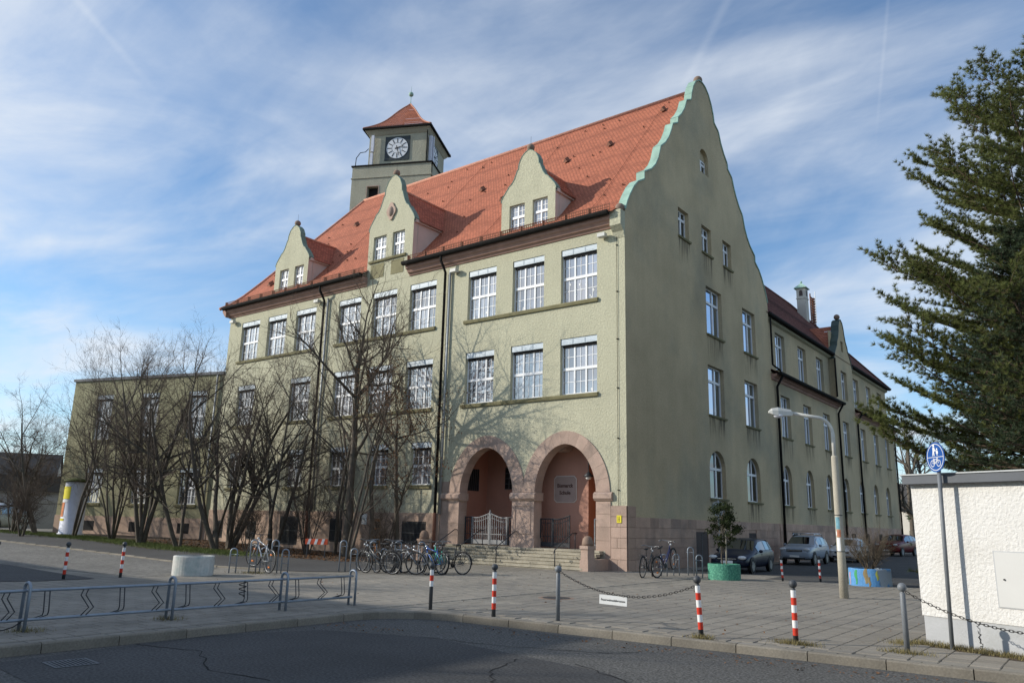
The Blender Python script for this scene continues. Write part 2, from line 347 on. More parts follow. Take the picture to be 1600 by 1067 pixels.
# ---------------------------------------------------------------- helpers
def link(o):
    COL.objects.link(o); return o
class MB:
    def __init__(s): s.v, s.f = [], []
    def add(s, vs, fs):
        k = len(s.v); s.v.extend([tuple(p) for p in vs]); s.f.extend([tuple(i + k for i in q) for q in fs]); return s
    def box(s, x0, x1, y0, y1, z0, z1):
        return s.add([(x0, y0, z0), (x1, y0, z0), (x1, y1, z0), (x0, y1, z0), (x0, y0, z1), (x1, y0, z1), (x1, y1, z1), (x0, y1, z1)],
                     [(0, 3, 2, 1), (4, 5, 6, 7), (0, 1, 5, 4), (1, 2, 6, 5), (2, 3, 7, 6), (3, 0, 4, 7)])
    def poly(s, pts): return s.add(pts, [tuple(range(len(pts)))])
    def prism(s, loop, vec):
        n = len(loop); a = [Vector(p) for p in loop]; b = [p + Vector(vec) for p in a]
        return s.add(a + b, [tuple(range(n))[::-1], tuple(range(n, 2 * n))] + [(i, (i + 1) % n, (i + 1) % n + n, i + n) for i in range(n)])
    def tube(s, pts, r, n=8, caps=True, closed=False):
        pts = [Vector(p) for p in pts]; m = len(pts)
        rs = r if isinstance(r, (list, tuple)) else [r] * m
        vs, fs = [], []; prev = None
        for i, p in enumerate(pts):
            if closed: d = pts[(i + 1) % m] - pts[i - 1]
            else: d = pts[min(i + 1, m - 1)] - pts[max(i - 1, 0)]
            d.normalize()
            if prev is None:
                a = d.cross(Vector((0, 0, 1)))
                if a.length < 1e-3: a = d.cross(Vector((1, 0, 0)))
            else: a = prev - d * prev.dot(d)
            a.normalize(); prev = a; b = d.cross(a)
            for k in range(n):
                t = 2 * PI * k / n; vs.append(p + (a * math.cos(t) + b * math.sin(t)) * rs[i])
        for i in range(m if closed else m - 1):
            j = (i + 1) % m
            for k in range(n): fs.append((i * n + k, i * n + (k + 1) % n, j * n + (k + 1) % n, j * n + k))
        if caps and not closed: fs += [tuple(range(n))[::-1], tuple(range((m - 1) * n, m * n))]
        return s.add(vs, fs)
    def lathe(s, prof, n=16, o=(0, 0, 0), axis='z'):
        vs, fs = [], []
        for r, h in prof:
            for k in range(n):
                t = 2 * PI * k / n; c = (r * math.cos(t), r * math.sin(t), h)
                if axis == 'x': c = (c[2], c[0], c[1])
                if axis == 'y': c = (c[1], c[2], c[0])
                vs.append((c[0] + o[0], c[1] + o[1], c[2] + o[2]))
        m = len(prof)
        for i in range(m - 1):
            for k in range(n): fs.append((i * n + k, i * n + (k + 1) % n, (i + 1) * n + (k + 1) % n, (i + 1) * n + k))
        if prof[0][0] > 1e-4: fs.append(tuple(range(n))[::-1])
        if prof[-1][0] > 1e-4: fs.append(tuple(range((m - 1) * n, m * n)))
        return s.add(vs, fs)
    def sphere(s, o, r, n=12, m=8, sx=1, sy=1, sz=1):
        prof = [(max(r * math.sin(PI * i / m), 1e-5), -r * math.cos(PI * i / m)) for i in range(m + 1)]
        k = len(s.v); s.lathe(prof, n)
        for i in range(k, len(s.v)): x, y, z = s.v[i]; s.v[i] = (o[0] + x * sx, o[1] + y * sy, o[2] + z * sz)
        return s
    def sweep(s, path, prof, closed=False):      # prof: (out, up) pairs swept along a level xy path; out = to the right of travel
        m = len(path); vs, fs = [], []; n = len(prof)
        for i, p in enumerate(path):
            a = Vector(path[i]) - Vector(path[i - 1]) if (i > 0 or closed) else None
            b = Vector(path[(i + 1) % m]) - Vector(path[i]) if (i < m - 1 or closed) else None
            nn = []
            for d in (a, b):
                if d is not None and d.length > 1e-9: nn.append(Vector((d.y, -d.x, 0)).normalized())
            nv = sum(nn, Vector()).normalized(); k = 1.0
            if len(nn) == 2: k = 1.0 / max(0.3, nv.dot(nn[0]))
            for o, u in prof: q = Vector(p) + nv * (o * k); vs.append((q.x, q.y, q.z + u))
        for i in range(m if closed else m - 1):
            j = (i + 1) % m
            for k in range(n): fs.append((i * n + k, j * n + k, j * n + (k + 1) % n, i * n + (k + 1) % n))
        if not closed: fs += [tuple(range(n)), tuple(range((m - 1) * n, m * n))[::-1]]
        return s.add(vs, fs)
    def mesh(s, name, smooth=False):
        me = bpy.data.meshes.new(name); me.from_pydata(s.v, [], s.f); me.update()
        bm = bmesh.new(); bm.from_mesh(me); bmesh.ops.recalc_face_normals(bm, faces=bm.faces); bm.to_mesh(me); bm.free()
        if smooth: me.polygons.foreach_set('use_smooth', [True] * len(me.polygons))
        return me
    def build(s, name, m, parent=None, smooth=False, loc=None, rz=0.0):
        me = s.mesh(name, smooth); me.materials.append(MATS[m]); return put(name, me, parent, loc, rz)
def put(name, me, parent=None, loc=None, rz=0.0):
    o = link(bpy.data.objects.new(name, me))
    if parent: o.parent = parent
    if loc is not None: o.location = loc
    if rz: o.rotation_euler = (0, 0, rz)
    return o
def tag(o, label, cat, group=None, kind=None):
    if label: o['label'] = label
    if cat: o['category'] = cat
    if group: o['group'] = group
    if kind: o['kind'] = kind
    return o
def thing(name, label, cat, loc=(0, 0, 0), rz=0.0, group=None):
    o = link(bpy.data.objects.new(name, None)); o.location = loc; o.rotation_euler = (0, 0, rz); o.empty_display_size = 0.3
    return tag(o, label, cat, group)
def struct(o): o['kind'] = 'structure'; return o
def copy_tree(o, parent=None):
    c = o.copy(); COL.objects.link(c)
    if parent: c.parent = parent
    for ch in list(o.children): copy_tree(ch, c)
    return c
def np_mesh(name, V, F, m, parent=None, smooth=False, loc=None):
    me = bpy.data.meshes.new(name); V = np.asarray(V, np.float32); F = np.asarray(F, np.int32)
    me.vertices.add(len(V)); me.vertices.foreach_set('co', V.ravel())
    nf, k = F.shape
    me.loops.add(nf * k); me.loops.foreach_set('vertex_index', F.ravel())
    me.polygons.add(nf); me.polygons.foreach_set('loop_start', np.arange(0, nf * k, k, dtype=np.int32)); me.polygons.foreach_set('loop_total', np.full(nf, k, np.int32))
    me.update(calc_edges=True)
    if smooth: me.polygons.foreach_set('use_smooth', [True] * nf)
    me.materials.append(MATS[m])
    return put(name, me, parent, loc)
def wall(name, m, outer, holes, parent, to3, inward, depth, back=False):
    """flat wall with openings: outer/holes are (u, z) loops; reveals run back by depth"""
    b = MB(); loops = [outer] + holes
    tri = tessellate_polygon([[Vector((p[0], p[1], 0)) for p in L] for L in loops])
    flat = [p for L in loops for p in L]
    b.add([to3(*p) for p in flat], [tuple(t) for t in tri])
    iv = Vector(inward) * depth
    for L in holes:
        n = len(L); a = [Vector(to3(*p)) for p in L]
        b.add(a + [p + iv for p in a], [(i, (i + 1) % n, (i + 1) % n + n, i + n) for i in range(n)])
    me = bpy.data.meshes.new(name); me.from_pydata(b.v, [], b.f); me.update(); me.materials.append(MATS[m])
    bm = bmesh.new(); bm.from_mesh(me)
    nrm = -Vector(inward)
    for f in bm.faces[:len(tri)] if hasattr(bm.faces, 'ensure_lookup_table') and not bm.faces.ensure_lookup_table() else []:
        if f.normal.dot(nrm) < 0: f.normal_flip()
    bm.to_mesh(me); bm.free()
    return put(name, me, parent)
def rect(u0, u1, z0, z1): return [(u0, z0), (u1, z0), (u1, z1), (u0, z1)]
def arch_loop(u0, u1, z0, zs, zt, n=12, p=2.0):
    c, h = (u0 + u1) / 2, (u1 - u0) / 2
    L = [(u0, z0), (u1, z0)]
    for i in range(n + 1):
        t = PI * i / n
        x = math.copysign(abs(math.cos(t)) ** (2 / p), math.cos(t)); z = abs(math.sin(t)) ** (2 / p)
        L.append((c + h * x, zs + (zt - zs) * z))
    return L
def hz(x, y):
    t = min(max((-8 - x) / 30, 0), 1); return 0.4 * t * t * (3 - 2 * t)
def sheet(name, loops, off, m, step=3.0, parent=None):
    bm = bmesh.new()
    tri = tessellate_polygon([[Vector((p[0], p[1], 0)) for p in L] for L in loops])
    vs = [bm.verts.new((p[0], p[1], 0)) for L in loops for p in L]
    for t in tri:
        try: bm.faces.new([vs[i] for i in t])
        except ValueError: pass
    xs = [p[0] for p in loops[0]]; ys = [p[1] for p in loops[0]]
    x = math.floor(max(min(xs), -60) / step) * step
    while x < min(max(xs), -4) and min(xs) < -8:
        bmesh.ops.bisect_plane(bm, geom=bm.verts[:] + bm.edges[:] + bm.faces[:], plane_co=(x, 0, 0), plane_no=(1, 0, 0)); x += step
    for v in bm.verts: v.co.z = hz(v.co.x, v.co.y) + off
    bmesh.ops.recalc_face_normals(bm, faces=bm.faces)
    for f in bm.faces:
        if f.normal.z < 0: f.normal_flip()
    me = bpy.data.meshes.new(name); bm.to_mesh(me); bm.free(); me.materials.append(MATS[m])
    return put(name, me, parent)

# ---------------------------------------------------------------- ground
g = MB(); S = 3000
g.add([(-S, -S, -0.30), (S, -S, -0.30), (S, S, -0.30), (-S, S, -0.30)], [(0, 1, 2, 3)])
struct(g.build('ground', 'far_ground'))
# kerb line: along the road, round the corner, along the far side
KERB = [(3.62, -46.0)] + [(3.62, -46.0 + i) for i in range(1, 30)]
KERB = [p for p in KERB if p[1] < -16.9]
for i in range(0, 8):
    t = PI / 2 * i / 7; KERB.append((3.62 + 1.6 * (1 - math.cos(t)), -16.9 + 1.55 * math.sin(t)))
KERB += [(5.22 + i * 1.0, -15.35 + i * 0.062) for i in range(1, 30)]
ker_in = KERB
plaza_loop = list(ker_in) + [(34.3, 120), (-140, 120), (-140, -46.0)]
plaza = struct(sheet('plaza', [plaza_loop], 0.0, 'paver_far'))
rd = struct(sheet('road', [[(3.3, -140), (160, -140), (160, -13.0), (3.3, -15.0)]], -0.105, 'asphalt'))
# repaired strips and cracks in the road surface
pt = struct(sheet('road_patch', [[(3.75, -19.6), (4.35, -18.0), (6.2, -17.3), (9.6, -17.9), (11.4, -18.9), (12.6, -20.4), (10.5, -22.6), (7.0, -23.0), (4.1, -22.7)]], -0.101, 'asphalt_dark'))
rng = random.Random(4)
def crack(pts, w, z):
    b = MB(); L, Rr = [], []
    fine = []
    for i in range(len(pts) - 1):
        for k in range(8):
            t = k / 8; fine.append((pts[i][0] + (pts[i + 1][0] - pts[i][0]) * t + rng.uniform(-.035, .035), pts[i][1] + (pts[i + 1][1] - pts[i][1]) * t + rng.uniform(-.035, .035)))
    for i, p in enumerate(fine):
        q = fine[min(i + 1, len(fine) - 1)]; o = fine[max(i - 1, 0)]
        d = Vector((q[0] - o[0], q[1] - o[1], 0)).normalized(); n = Vector((-d.y, d.x, 0)); ww = w * rng.uniform(.4, 1.2)
        L.append((p[0] + n.x * ww, p[1] + n.y * ww, z)); Rr.append((p[0] - n.x * ww, p[1] - n.y * ww, z))
    for i in range(len(L) - 1): b.add([L[i], L[i + 1], Rr[i + 1], Rr[i]], [(0, 1, 2, 3)])
    return b
MATS['crack'] = mat('crack', (0.014, 0.014, 0.014), 0.95, 0.0)
cracks = [[(6.1, -17.35), (7.4, -17.2), (8.9, -16.6), (9.2, -16.1)], [(9.1, -17.7), (10.2, -18.3), (11.6, -19.0), (12.6, -20.5)], [(8.3, -17.9), (8.6, -18.9), (9.3, -19.6), (9.6, -20.4)],
          [(10.5, -18.9), (10.6, -19.6), (10.2, -20.6)], [(3.8, -20.8), (5.0, -20.5), (6.2, -21.2), (7.4, -21.0)]]
bc = MB()
for c in cracks: k = crack(c, 0.012, -0.0975); bc.add(k.v, k.f)
o = bc.build('road_crack', 'crack'); o.parent = rd; o['kind'] = 'stuff'
# kerb stones, one by one
km = {}
def kerb_run(path, gap=0.012):
    par = struct(link(bpy.data.objects.new('kerb', None)))
    for a, b in zip(path, path[1:]):
        L = math.hypot(b[0] - a[0], b[1] - a[1]); k = round(L, 2)
        if k not in km:
            m = MB(); pr = [(-0.0, -0.25), (0.0, 0.006), (0.018, 0.022), (0.115, 0.022), (0.135, 0.004), (0.15, -0.25)]
            m.prism([(gap / 2, -p[0], p[1]) for p in pr], (L - gap, 0, 0)); me = m.mesh('kerb_stone'); me.materials.append(MATS['kerb']); km[k] = me
        put('kerb_stone', km[k], par, (a[0], a[1], hz(*a) + rng.uniform(-.004, .004)), math.atan2(b[1] - a[1], b[0] - a[0]) + rng.uniform(-.003, .003))
    return par
kp = [p for p in KERB if p[1] > -30]
kerb_run([kp[i] for i in range(len(kp))])
# second kerb between the cobbled bay and the footpath on the left
K2 = [(-60, -12.3), (-44, -11.9), (-27.0, -11.4), (-23.3, -11.2), (-21.3, -11.05), (-16.0, -10.95), (-12.2, -11.1), (-9.2, -11.2), (-7.2, -10.8), (-6.0, -10.2)]
fine2 = []
for a, b in zip(K2[1:], K2[2:]):
    n = max(1, round(math.hypot(b[0] - a[0], b[1] - a[1])))
    fine2 += [(a[0] + (b[0] - a[0]) * i / n, a[1] + (b[1] - a[1]) * i / n) for i in range(n)]
k2 = struct(sheet('cobbled_bay', [[(-60, -12.4)] + [(p[0], p[1] - 0.02) for p in K2[1:8]] + [(-6.6, -13.6), (-6.4, -15.4), (-12.6, -16.3), (-60, -22.0)]], 0.006, 'cobble'))
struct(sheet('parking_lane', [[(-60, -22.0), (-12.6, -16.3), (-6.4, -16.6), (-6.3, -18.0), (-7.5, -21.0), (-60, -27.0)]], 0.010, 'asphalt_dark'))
kk = kerb_run(fine2)
for c in kk.children: c.location.z += 0.03
struct(sheet('footpath', [K2 + [(-5.2, -9.3), (-6.0, -6.0), (-9.5, -4.8), (-14, -5.6), (-20, -7.7), (-24.0, -7.4), (-30, -6.9), (-36, -6.6), (-60, -6.5)]], 0.014, 'asphalt_old'))
struct(sheet('tree_bed', [[(-60, -6.7), (-36, -6.8), (-30, -7.1), (-24.0, -7.6), (-20, -7.9), (-14, -5.8), (-9.5, -5.0), (-9.2, -1.6), (-9.6, -0.9), (-28.1, -0.5), (-40.0, -4.3), (-60, -5.0)]], 0.020, 'soil'))
struct(sheet('lawn', [[(-60, -6.55), (-36, -6.65), (-30, -7.0), (-24.0, -7.5), (-20, -7.8), (-16.5, -6.6), (-17.5, -5.0), (-24, -5.2), (-33, -4.3), (-40.0, -4.6), (-60, -5.2)]], 0.026, 'lawn'))
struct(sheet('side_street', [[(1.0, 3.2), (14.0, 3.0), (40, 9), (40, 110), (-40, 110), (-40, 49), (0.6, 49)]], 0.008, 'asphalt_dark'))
struct(sheet('street_apron', [[(5.0, 0.6), (16.0, 1.6), (16.0, 3.4), (4.8, 3.1)]], 0.016, 'asphalt_old'))
struct(sheet('verge', [[(12.1, -12.7), (12.35, -12.65), (16.5, -14.3), (16.3, -14.75), (12.15, -13.05)]], 0.006, 'soil'))

# paving slabs near the camera, one by one
sl = MB(); w = 0.1715
sl.v = []; 
sl.add([(-w, -w, 0), (w, -w, 0), (w, w, 0), (-w, w, 0), (-w + .008, -w + .008, .012), (w - .008, -w + .008, .012), (w - .008, w - .008, .012), (-w + .008, w - .008, .012)],
       [(4, 5, 6, 7), (0, 1, 5, 4), (1, 2, 6, 5), (2, 3, 7, 6), (3, 0, 4, 7)])
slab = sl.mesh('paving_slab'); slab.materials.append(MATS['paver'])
def inside_kerb(x, y):
    if x < 3.62: return y > -46
    if x < 5.3:
        return (x > 5.22 or y > -16.9) and y > -15.35 and True or (y > -16.9 and (x - 5.22) ** 2 + (y + 15.35 + 0) ** 2 * 0 >= 0 and y > -15.35 + 0.0)
    return y > -15.35 + (x - 5.22) * 0.062
cells = []
for i in range(-6, 66):
    for j in range(-70, 45):
        off = 0.175 if i % 2 else 0.0
        x, y = 0.0 + i * 0.35, -13.0 + j * 0.35 + off
        if x > 17 or not inside_kerb(x - .0, y - 0.30): continue
        if x < 3.9 and x > 3.35: continue
        if 3.35 < x < 5.5 and y < -15.35 + 0.55: continue
        d = math.hypot(x - 14.91, y + 26.77)
        # must lie in view
        q = Vector(_r[0]) * 0
        v = Matrix(_r).transposed() @ (Vector((x, y, 0)) - cam.location)
        if v.z > -0.5: continue
        px, py = 800 + 1213.6 * v.x / -v.z, 533.5 - 1213.6 * v.y / -v.z
        if px < -20 or px > 1640 or py > 1085: continue
        # not under the little white house
        a = (Vector((x, y)) - Vector((12.28, -12.72))); ux = a.dot(Vector((.927, -.375))); uy = a.dot(Vector((.375, .927)))
        if ux > -0.3 and uy > -0.3: continue
        cells.append((d, x, y))
cells.sort()
print('slabs', len(cells))
for d, x, y in cells[:290]:
    o = put('paving_slab', slab, plaza, (x, y, rng.uniform(-.001, .0015)), rng.uniform(-.006, .006) + rng.choice((0, PI / 2, PI)))
    o.rotation_euler[0] = rng.uniform(-.003, .003)
rest = MB()
for d, x, y in cells[290:2300]:
    k = rng.uniform(-.002, .003); rest.add([(a + x, b + y, c + k) for a, b, c in sl.v], sl.f)
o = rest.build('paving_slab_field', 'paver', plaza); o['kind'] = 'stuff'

# ================================================================ the school
school = thing('school_building', 'pale green plastered school with red tiled roof, curved gables and twin arched porch', 'building')
FR = lambda u, z: (u, 0.0, z)          # front wall plane
SD = lambda u, z: (0.0, u, z)          # side wall plane
# ---- window kinds; local frame: x along the wall, -y outwards, origin at the lower left corner of the opening
WM = {}
def bars(b, x0, x1, z0, z1, y0, y1): b.box(x0, x1, y0, y1, z0, z1)
def school_window(w, h, cols, rows, blind, small, rec=0.17):
    key = ('s', round(w, 2), round(h, 2), cols, blind, small)
    if key in WM: return WM[key]
    b = MB(); e = 0.055; y0, y1 = rec, rec + 0.07
    top = h - (0.27 if blind else 0.0)
    bars(b, 0, e, 0, top, y0, y1); bars(b, w - e, w, 0, top, y0, y1)
    bars(b, e, w - e, 0, 0.075, y0 - .01, y1); bars(b, e, w - e, top - e, top, y0, y1)
    zm = 0.075 + (top - 0.075) * 0.50
    bars(b, e, w - e, zm - .06, zm + .06, y0 - .025, y1)
    cw = (w - 2 * e) / cols; pan = []
    for i in range(1, cols): bars(b, e + cw * i - .038, e + cw * i + .038, 0.075, zm - .06, y0 - .012, y1); bars(b, e + cw * i - .038, e + cw * i + .038, zm + .06, top - e, y0 - .012, y1)
    for i in range(cols):
        xa, xb = e + cw * i + (.038 if i else 0), e + cw * (i + 1) - (.038 if i < cols - 1 else 0)
        for za, zb in ((0.075, zm - .06), (zm + .06, top - e)):
            pan.append((xa, xb, za, zb))
            xm = (xa + xb) / 2
            if not small or True:
                bars(b, xm - .012, xm + .012, za, zb, y0 + .012, y1 - .012)
                zc = (za + zb) / 2; bars(b, xa, xm - .012, zc - .012, zc + .012, y0 + .014, y1 - .014); bars(b, xm + .012, xb, zc - .012, zc + .012, y0 + .014, y1 - .014)
    fm = b.mesh('window'); fm.materials.append(MATS['white_frame'])
    pms = []
    for xa, xb, za, zb in pan:
        q = MB(); q.box(xa, xb, y0 + .03, y0 + .036, za, zb); me = q.mesh('pane'); me.materials.append(MATS['glass_front']); pms.append(me)
    bl = None
    if blind:
        q = MB(); q.box(.035, w - .006, .035, rec + .06, top + .004, h - .012); bl = q.mesh('blind_box'); bl.materials.append(MATS['blind'])
        q = MB()
        for i in range(3):
            for k in range(6): x = .12 + (w - .2) * (i + .12 + .14 * k) / 3.05; q.box(x, x + .03, .031, .036, top + .05, top + .072)
        for i in (1, 2): q.box(w * i / 3 - .03, w * i / 3 + .03, .029, .036, top + .03, h - .05)
        sm = q.mesh('slot'); sm.materials.append(MATS['blind_slot']); 
        q = MB(); q.box(.06, w - .02, rec - .05, rec - .012, top - .10, top + .004); rm = q.mesh('roller'); rm.materials.append(MATS['dark_void'])
        bl = (bl, sm, rm)
    WM[key] = (fm, pms, bl); return WM[key]
def place_window(kit, parent, loc, rz=0.0):
    fm, pms, bl = kit
    o = put('window', fm, parent, loc, rz)
    for me in pms: put('pane', me, o)
    if bl:
        put('blind_box', bl[0], o); put('blind_slot', bl[1], o)['kind'] = 'stuff'; put('blind_roller', bl[2], o)
    return o
def side_window(w, h, arch=0.0, rec=0.20, glass='glass_side', split=0.60):
    key = ('d', round(w, 2), round(h, 2), arch, glass, split)
    if key in WM: return WM[key]
    b = MB(); e = 0.075; y0, y1 = rec, rec + 0.08
    tr = h * 0.70 if not arch else h - arch
    if arch:
        out = arch_loop(0, w, 0, h - arch, h, 14); inn = arch_loop(e, w - e, e, h - arch, h - e, 14); n = len(out)
        vs = [(x, y0, z) for x, z in out] + [(x, y0, z) for x, z in inn] + [(x, y1, z) for x, z in out] + [(x, y1, z) for x, z in inn]
        fs = []
        for i in range(n):
            j = (i + 1) % n
            fs += [(i, j, n + j, n + i), (n + i, n + j, 3 * n + j, 3 * n + i)]
        b.add(vs, fs)
    else:
        bars(b, 0, e, 0, h, y0, y1); bars(b, w - e, w, 0, h, y0, y1); bars(b, e, w - e, 0, e, y0, y1); bars(b, e, w - e, h - e, h, y0, y1)
    bars(b, e, w - e, tr - .06, tr + .06, y0 - .02, y1 - .004)
    xm = w * split
    zt = h - e if not arch else h - .10
    bars(b, xm - .06, xm + .06, e, tr - .06, y0 - .012, y1 - .006); bars(b, xm - .05, xm + .05, tr + .06, zt, y0 - .012, y1 - .006)
    fm = b.mesh('window'); fm.materials.append(MATS['white_frame'])
    pms = []
    for xa, xb in ((e, xm - .06), (xm + .06, w - e)):
        q = MB(); q.box(xa, xb, y0 + .035, y0 + .041, e, tr - .06); me = q.mesh('pane'); me.materials.append(MATS[glass]); pms.append(me)
        if not arch:
            q = MB(); q.box(xa, xb, y0 + .035, y0 + .041, tr + .06, h - e); me = q.mesh('pane'); me.materials.append(MATS[glass]); pms.append(me)
    if arch:
        L = arch_loop(e + .004, w - e - .004, tr + .06, h - arch + .062, h - e - .004, 14); q = MB(); q.prism([(x, y0 + .035, z) for x, z in L], (0, .006, 0)); me = q.mesh('pane'); me.materials.append(MATS[glass]); pms.append(me)
    WM[key] = (fm, pms, None); return WM[key]
def backing(parent, x0, x1, y, z0, z1): pass

XU = [(-26.88, -25.05), (-24.22, -22.42), (-21.55, -19.76), (-17.81, -16.02), (-15.10, -13.30), (-12.36, -10.54), (-8.46, -6.76), (-5.80, -4.05), (-3.15, -1.33)]
XL = [(-26.63, -24.90), (-21.55, -19.76)] + XU[3:]
XG = [(-26.75, -25.35), (-21.25, -19.85), (-17.65, -16.28), (-14.62, -13.26), (-11.70, -10.36)]
ZU, ZL, ZG = (10.90, 13.32), (6.92, 9.34), (3.30, 5.32)
holes = [rect(a, b, *ZU) for a, b in XU] + [rect(a, b, *ZL) for a, b in XL] + [rect(a, b, *ZG) for a, b in XG]
ARCH = [(-8.50, -5.50), (-4.36, -1.36)]
PF = 0.72                                      # porch floor
def porch_loop(a, b, zs=2.95, zt=4.90, z0=0.02, n=18): return arch_loop(a, b, z0, zs, zt, n, 1.9)
holes += [porch_loop(*a) for a in ARCH]
front = wall('front_wall', 'plaster', rect(-28.2, 0.0, 0.0, 13.98), holes, school, FR, (0, 1, 0), 0.5)
for (row, zz_) in ((XU, ZU), (XL, ZL)):
    for a, b in row: place_window(school_window(b - a, zz_[1] - zz_[0], 3, 2, True, False), school, (a, 0, zz_[0]))
wr_ = random.Random(21)
def cutouts(win, w, zs, n):
    for k in range(n):
        x, z = wr_.uniform(.12, w - .12), wr_.choice(zs) + wr_.uniform(-.12, .2); r_ = wr_.uniform(.035, .06); q = MB(); m_ = wr_.choice((5, 6, 7)); ph = wr_.random()
        q.prism([(x + r_ * (1 + .45 * math.cos(m_ * t)) * math.cos(t + ph) * .8, .188, z + r_ * (1 + .45 * math.cos(m_ * t)) * math.sin(t + ph) * 1.3) for t in [2 * PI * i / 14 for i in range(14)]], (0, .004, 0)); q.build('paper_cutout', 'sign_white', win)
ws_ = [c for c in school.children if c.name.split('.')[0] == 'window']
for w_i, zs, n in ((8, (.25, .55, .85), 12), (7, (.2, .3), 7), (16, (.15,), 4), (6, (.2,), 3), (14, (.15,), 3)):
    if w_i < len(ws_): cutouts(ws_[w_i], 1.75, zs, n)
for a, b in XG: place_window(school_window(b - a, ZG[1] - ZG[0], 2, 2, True, True), school, (a, 0, ZG[0]))
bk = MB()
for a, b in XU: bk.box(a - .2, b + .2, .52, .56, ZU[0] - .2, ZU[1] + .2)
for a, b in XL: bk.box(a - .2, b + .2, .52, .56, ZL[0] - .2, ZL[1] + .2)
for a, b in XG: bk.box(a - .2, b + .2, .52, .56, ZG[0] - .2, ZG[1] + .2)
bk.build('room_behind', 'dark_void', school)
def sill(a, b, z, d=.11, h=.15, p=school):
    m = MB(); m.prism([(a, -d, z), (a, 0.02, z + .03), (a, 0.02, z - h), (a, -d + .03, z - h), (a, -d, z - .05)], (b - a, 0, 0)); return m.build('window_sill', 'sill', p)
for i in (0, 3, 6): sill(XU[i][0] - .16, XU[i + 2][1] + .06, 10.89)
for a, b in ((XL[0][0], XL[0][1]), (XL[1][0], XL[1][1]), (XL[2][0], XL[4][1]), (XL[5][0], XL[7][1])): sill(a - .16, b + .06, 6.91)
for a, b in XG: sill(a - .1, b + .1, 3.29)

# ---- side (gable) wall
gp = [(0.05, 14.55), (0.22, 14.95), (0.46, 15.35), (0.82, 15.85), (1.2, 16.22), (1.70, 16.50), (1.80, 16.56), (1.80, 16.92), (2.46, 17.30), (2.88, 17.70), (3.18, 18.14), (3.36, 18.60), (3.46, 18.86), (3.92, 19.22), (4.30, 19.66), (4.60, 20.16), (4.80, 20.60), (5.36, 20.90), (5.40, 21.22), (5.83, 21.62), (6.20, 22.10), (6.46, 22.66), (7.02, 22.95), (7.10, 23.34), (7.32, 23.86), (7.66, 24.32), (8.05, 24.58), (8.45, 24.66)]
YM = 8.45
gp_r = [(2 * YM - y, z) for y, z in gp[-2::-1]]
outer = [(0.0, 0.0), (16.9, 0.0), (16.9, 14.3)] + [p for p in gp_r[::-1] if p[1] > 14.3] 
outer = [(0.0, 0.0), (16.9, 0.0)] + [(16.9, 14.4)] + gp_r[::-1] + gp[::-1] + [(0.0, 14.3)]
YS = [(7.85, 9.75), (12.62, 14.45)]
sw = [rect(8.02, 9.95, 6.93, 9.36), rect(12.74, 14.60, 6.93, 9.36), rect(8.08, 10.02, 10.90, 13.35), rect(12.86, 14.70, 10.90, 13.35),
      rect(5.16, 6.32, 15.04, 16.48), rect(7.82, 8.98, 15.04, 16.48), rect(10.46, 11.60, 15.04, 16.48), arch_loop(7.90, 8.95, 19.40, 20.25, 20.78, 12)]
aw = [(7.85, 9.75, 3.02, 5.26, .85), (12.50, 14.40, 3.02, 5.28, .85)]
side = wall('gable_wall', 'plaster_side', outer, sw + [arch_loop(a, b, z0, z1 - ar, z1, 14) for a, b, z0, z1, ar in aw], school, SD, (-1, 0, 0), 0.45)
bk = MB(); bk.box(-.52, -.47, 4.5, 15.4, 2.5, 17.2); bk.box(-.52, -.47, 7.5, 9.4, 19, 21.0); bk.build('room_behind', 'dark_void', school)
for L in sw[:4]: place_window(side_window(L[1][0] - L[0][0], L[2][1] - L[0][1]), school, (0, L[0][0], L[0][1]), PI / 2)
for L in sw[4:7]: place_window(side_window(L[1][0] - L[0][0], L[2][1] - L[0][1], glass='glass_dim', split=.55), school, (0, L[0][0], L[0][1]), PI / 2)
place_window(side_window(1.05, .86, glass='glass_dim', split=.5), school, (0, 7.90, 19.40), PI / 2)
m = MB(); m.prism([(-.19, y, z) for y, z in arch_loop(7.90, 8.95, 20.262, 20.27, 20.78, 12)], (-.05, 0, 0)); m.build('blind_tympanum', 'plaster_side', school)
for a, b, z0, z1, ar in aw: place_window(side_window(b - a, z1 - z0, ar, glass='glass_dim'), school, (0, a, z0), PI / 2)
def side_sill(a, b, z, x=0.0, p=None):
    w_ = MB(); w_.add([(x + .004, a + .05, z - 1.5), (x + .004, b - .05, z - 1.5), (x + .004, b - .05, z - .09), (x + .004, a + .05, z - .09)], [(0, 1, 2, 3)]); w_.build('rain_stain', 'rain_stain', p or school)
    q = MB(); q.prism([(x + .10, a, z - .01), (x - .02, a, z + .02), (x - .02, a, z - .09), (x + .07, a, z - .09)], (0, b - a, 0)); return q.build('window_sill', 'sill', p or school)
for L in sw[:7]: side_sill(L[0][0] - .06, L[1][0] + .10, L[0][1])
for a, b, z0, z1, ar in aw: side_sill(a - .06, b + .12, z0)
# gable parapet: thickness and copper capping that follows the curved outline
par = gp + gp_r
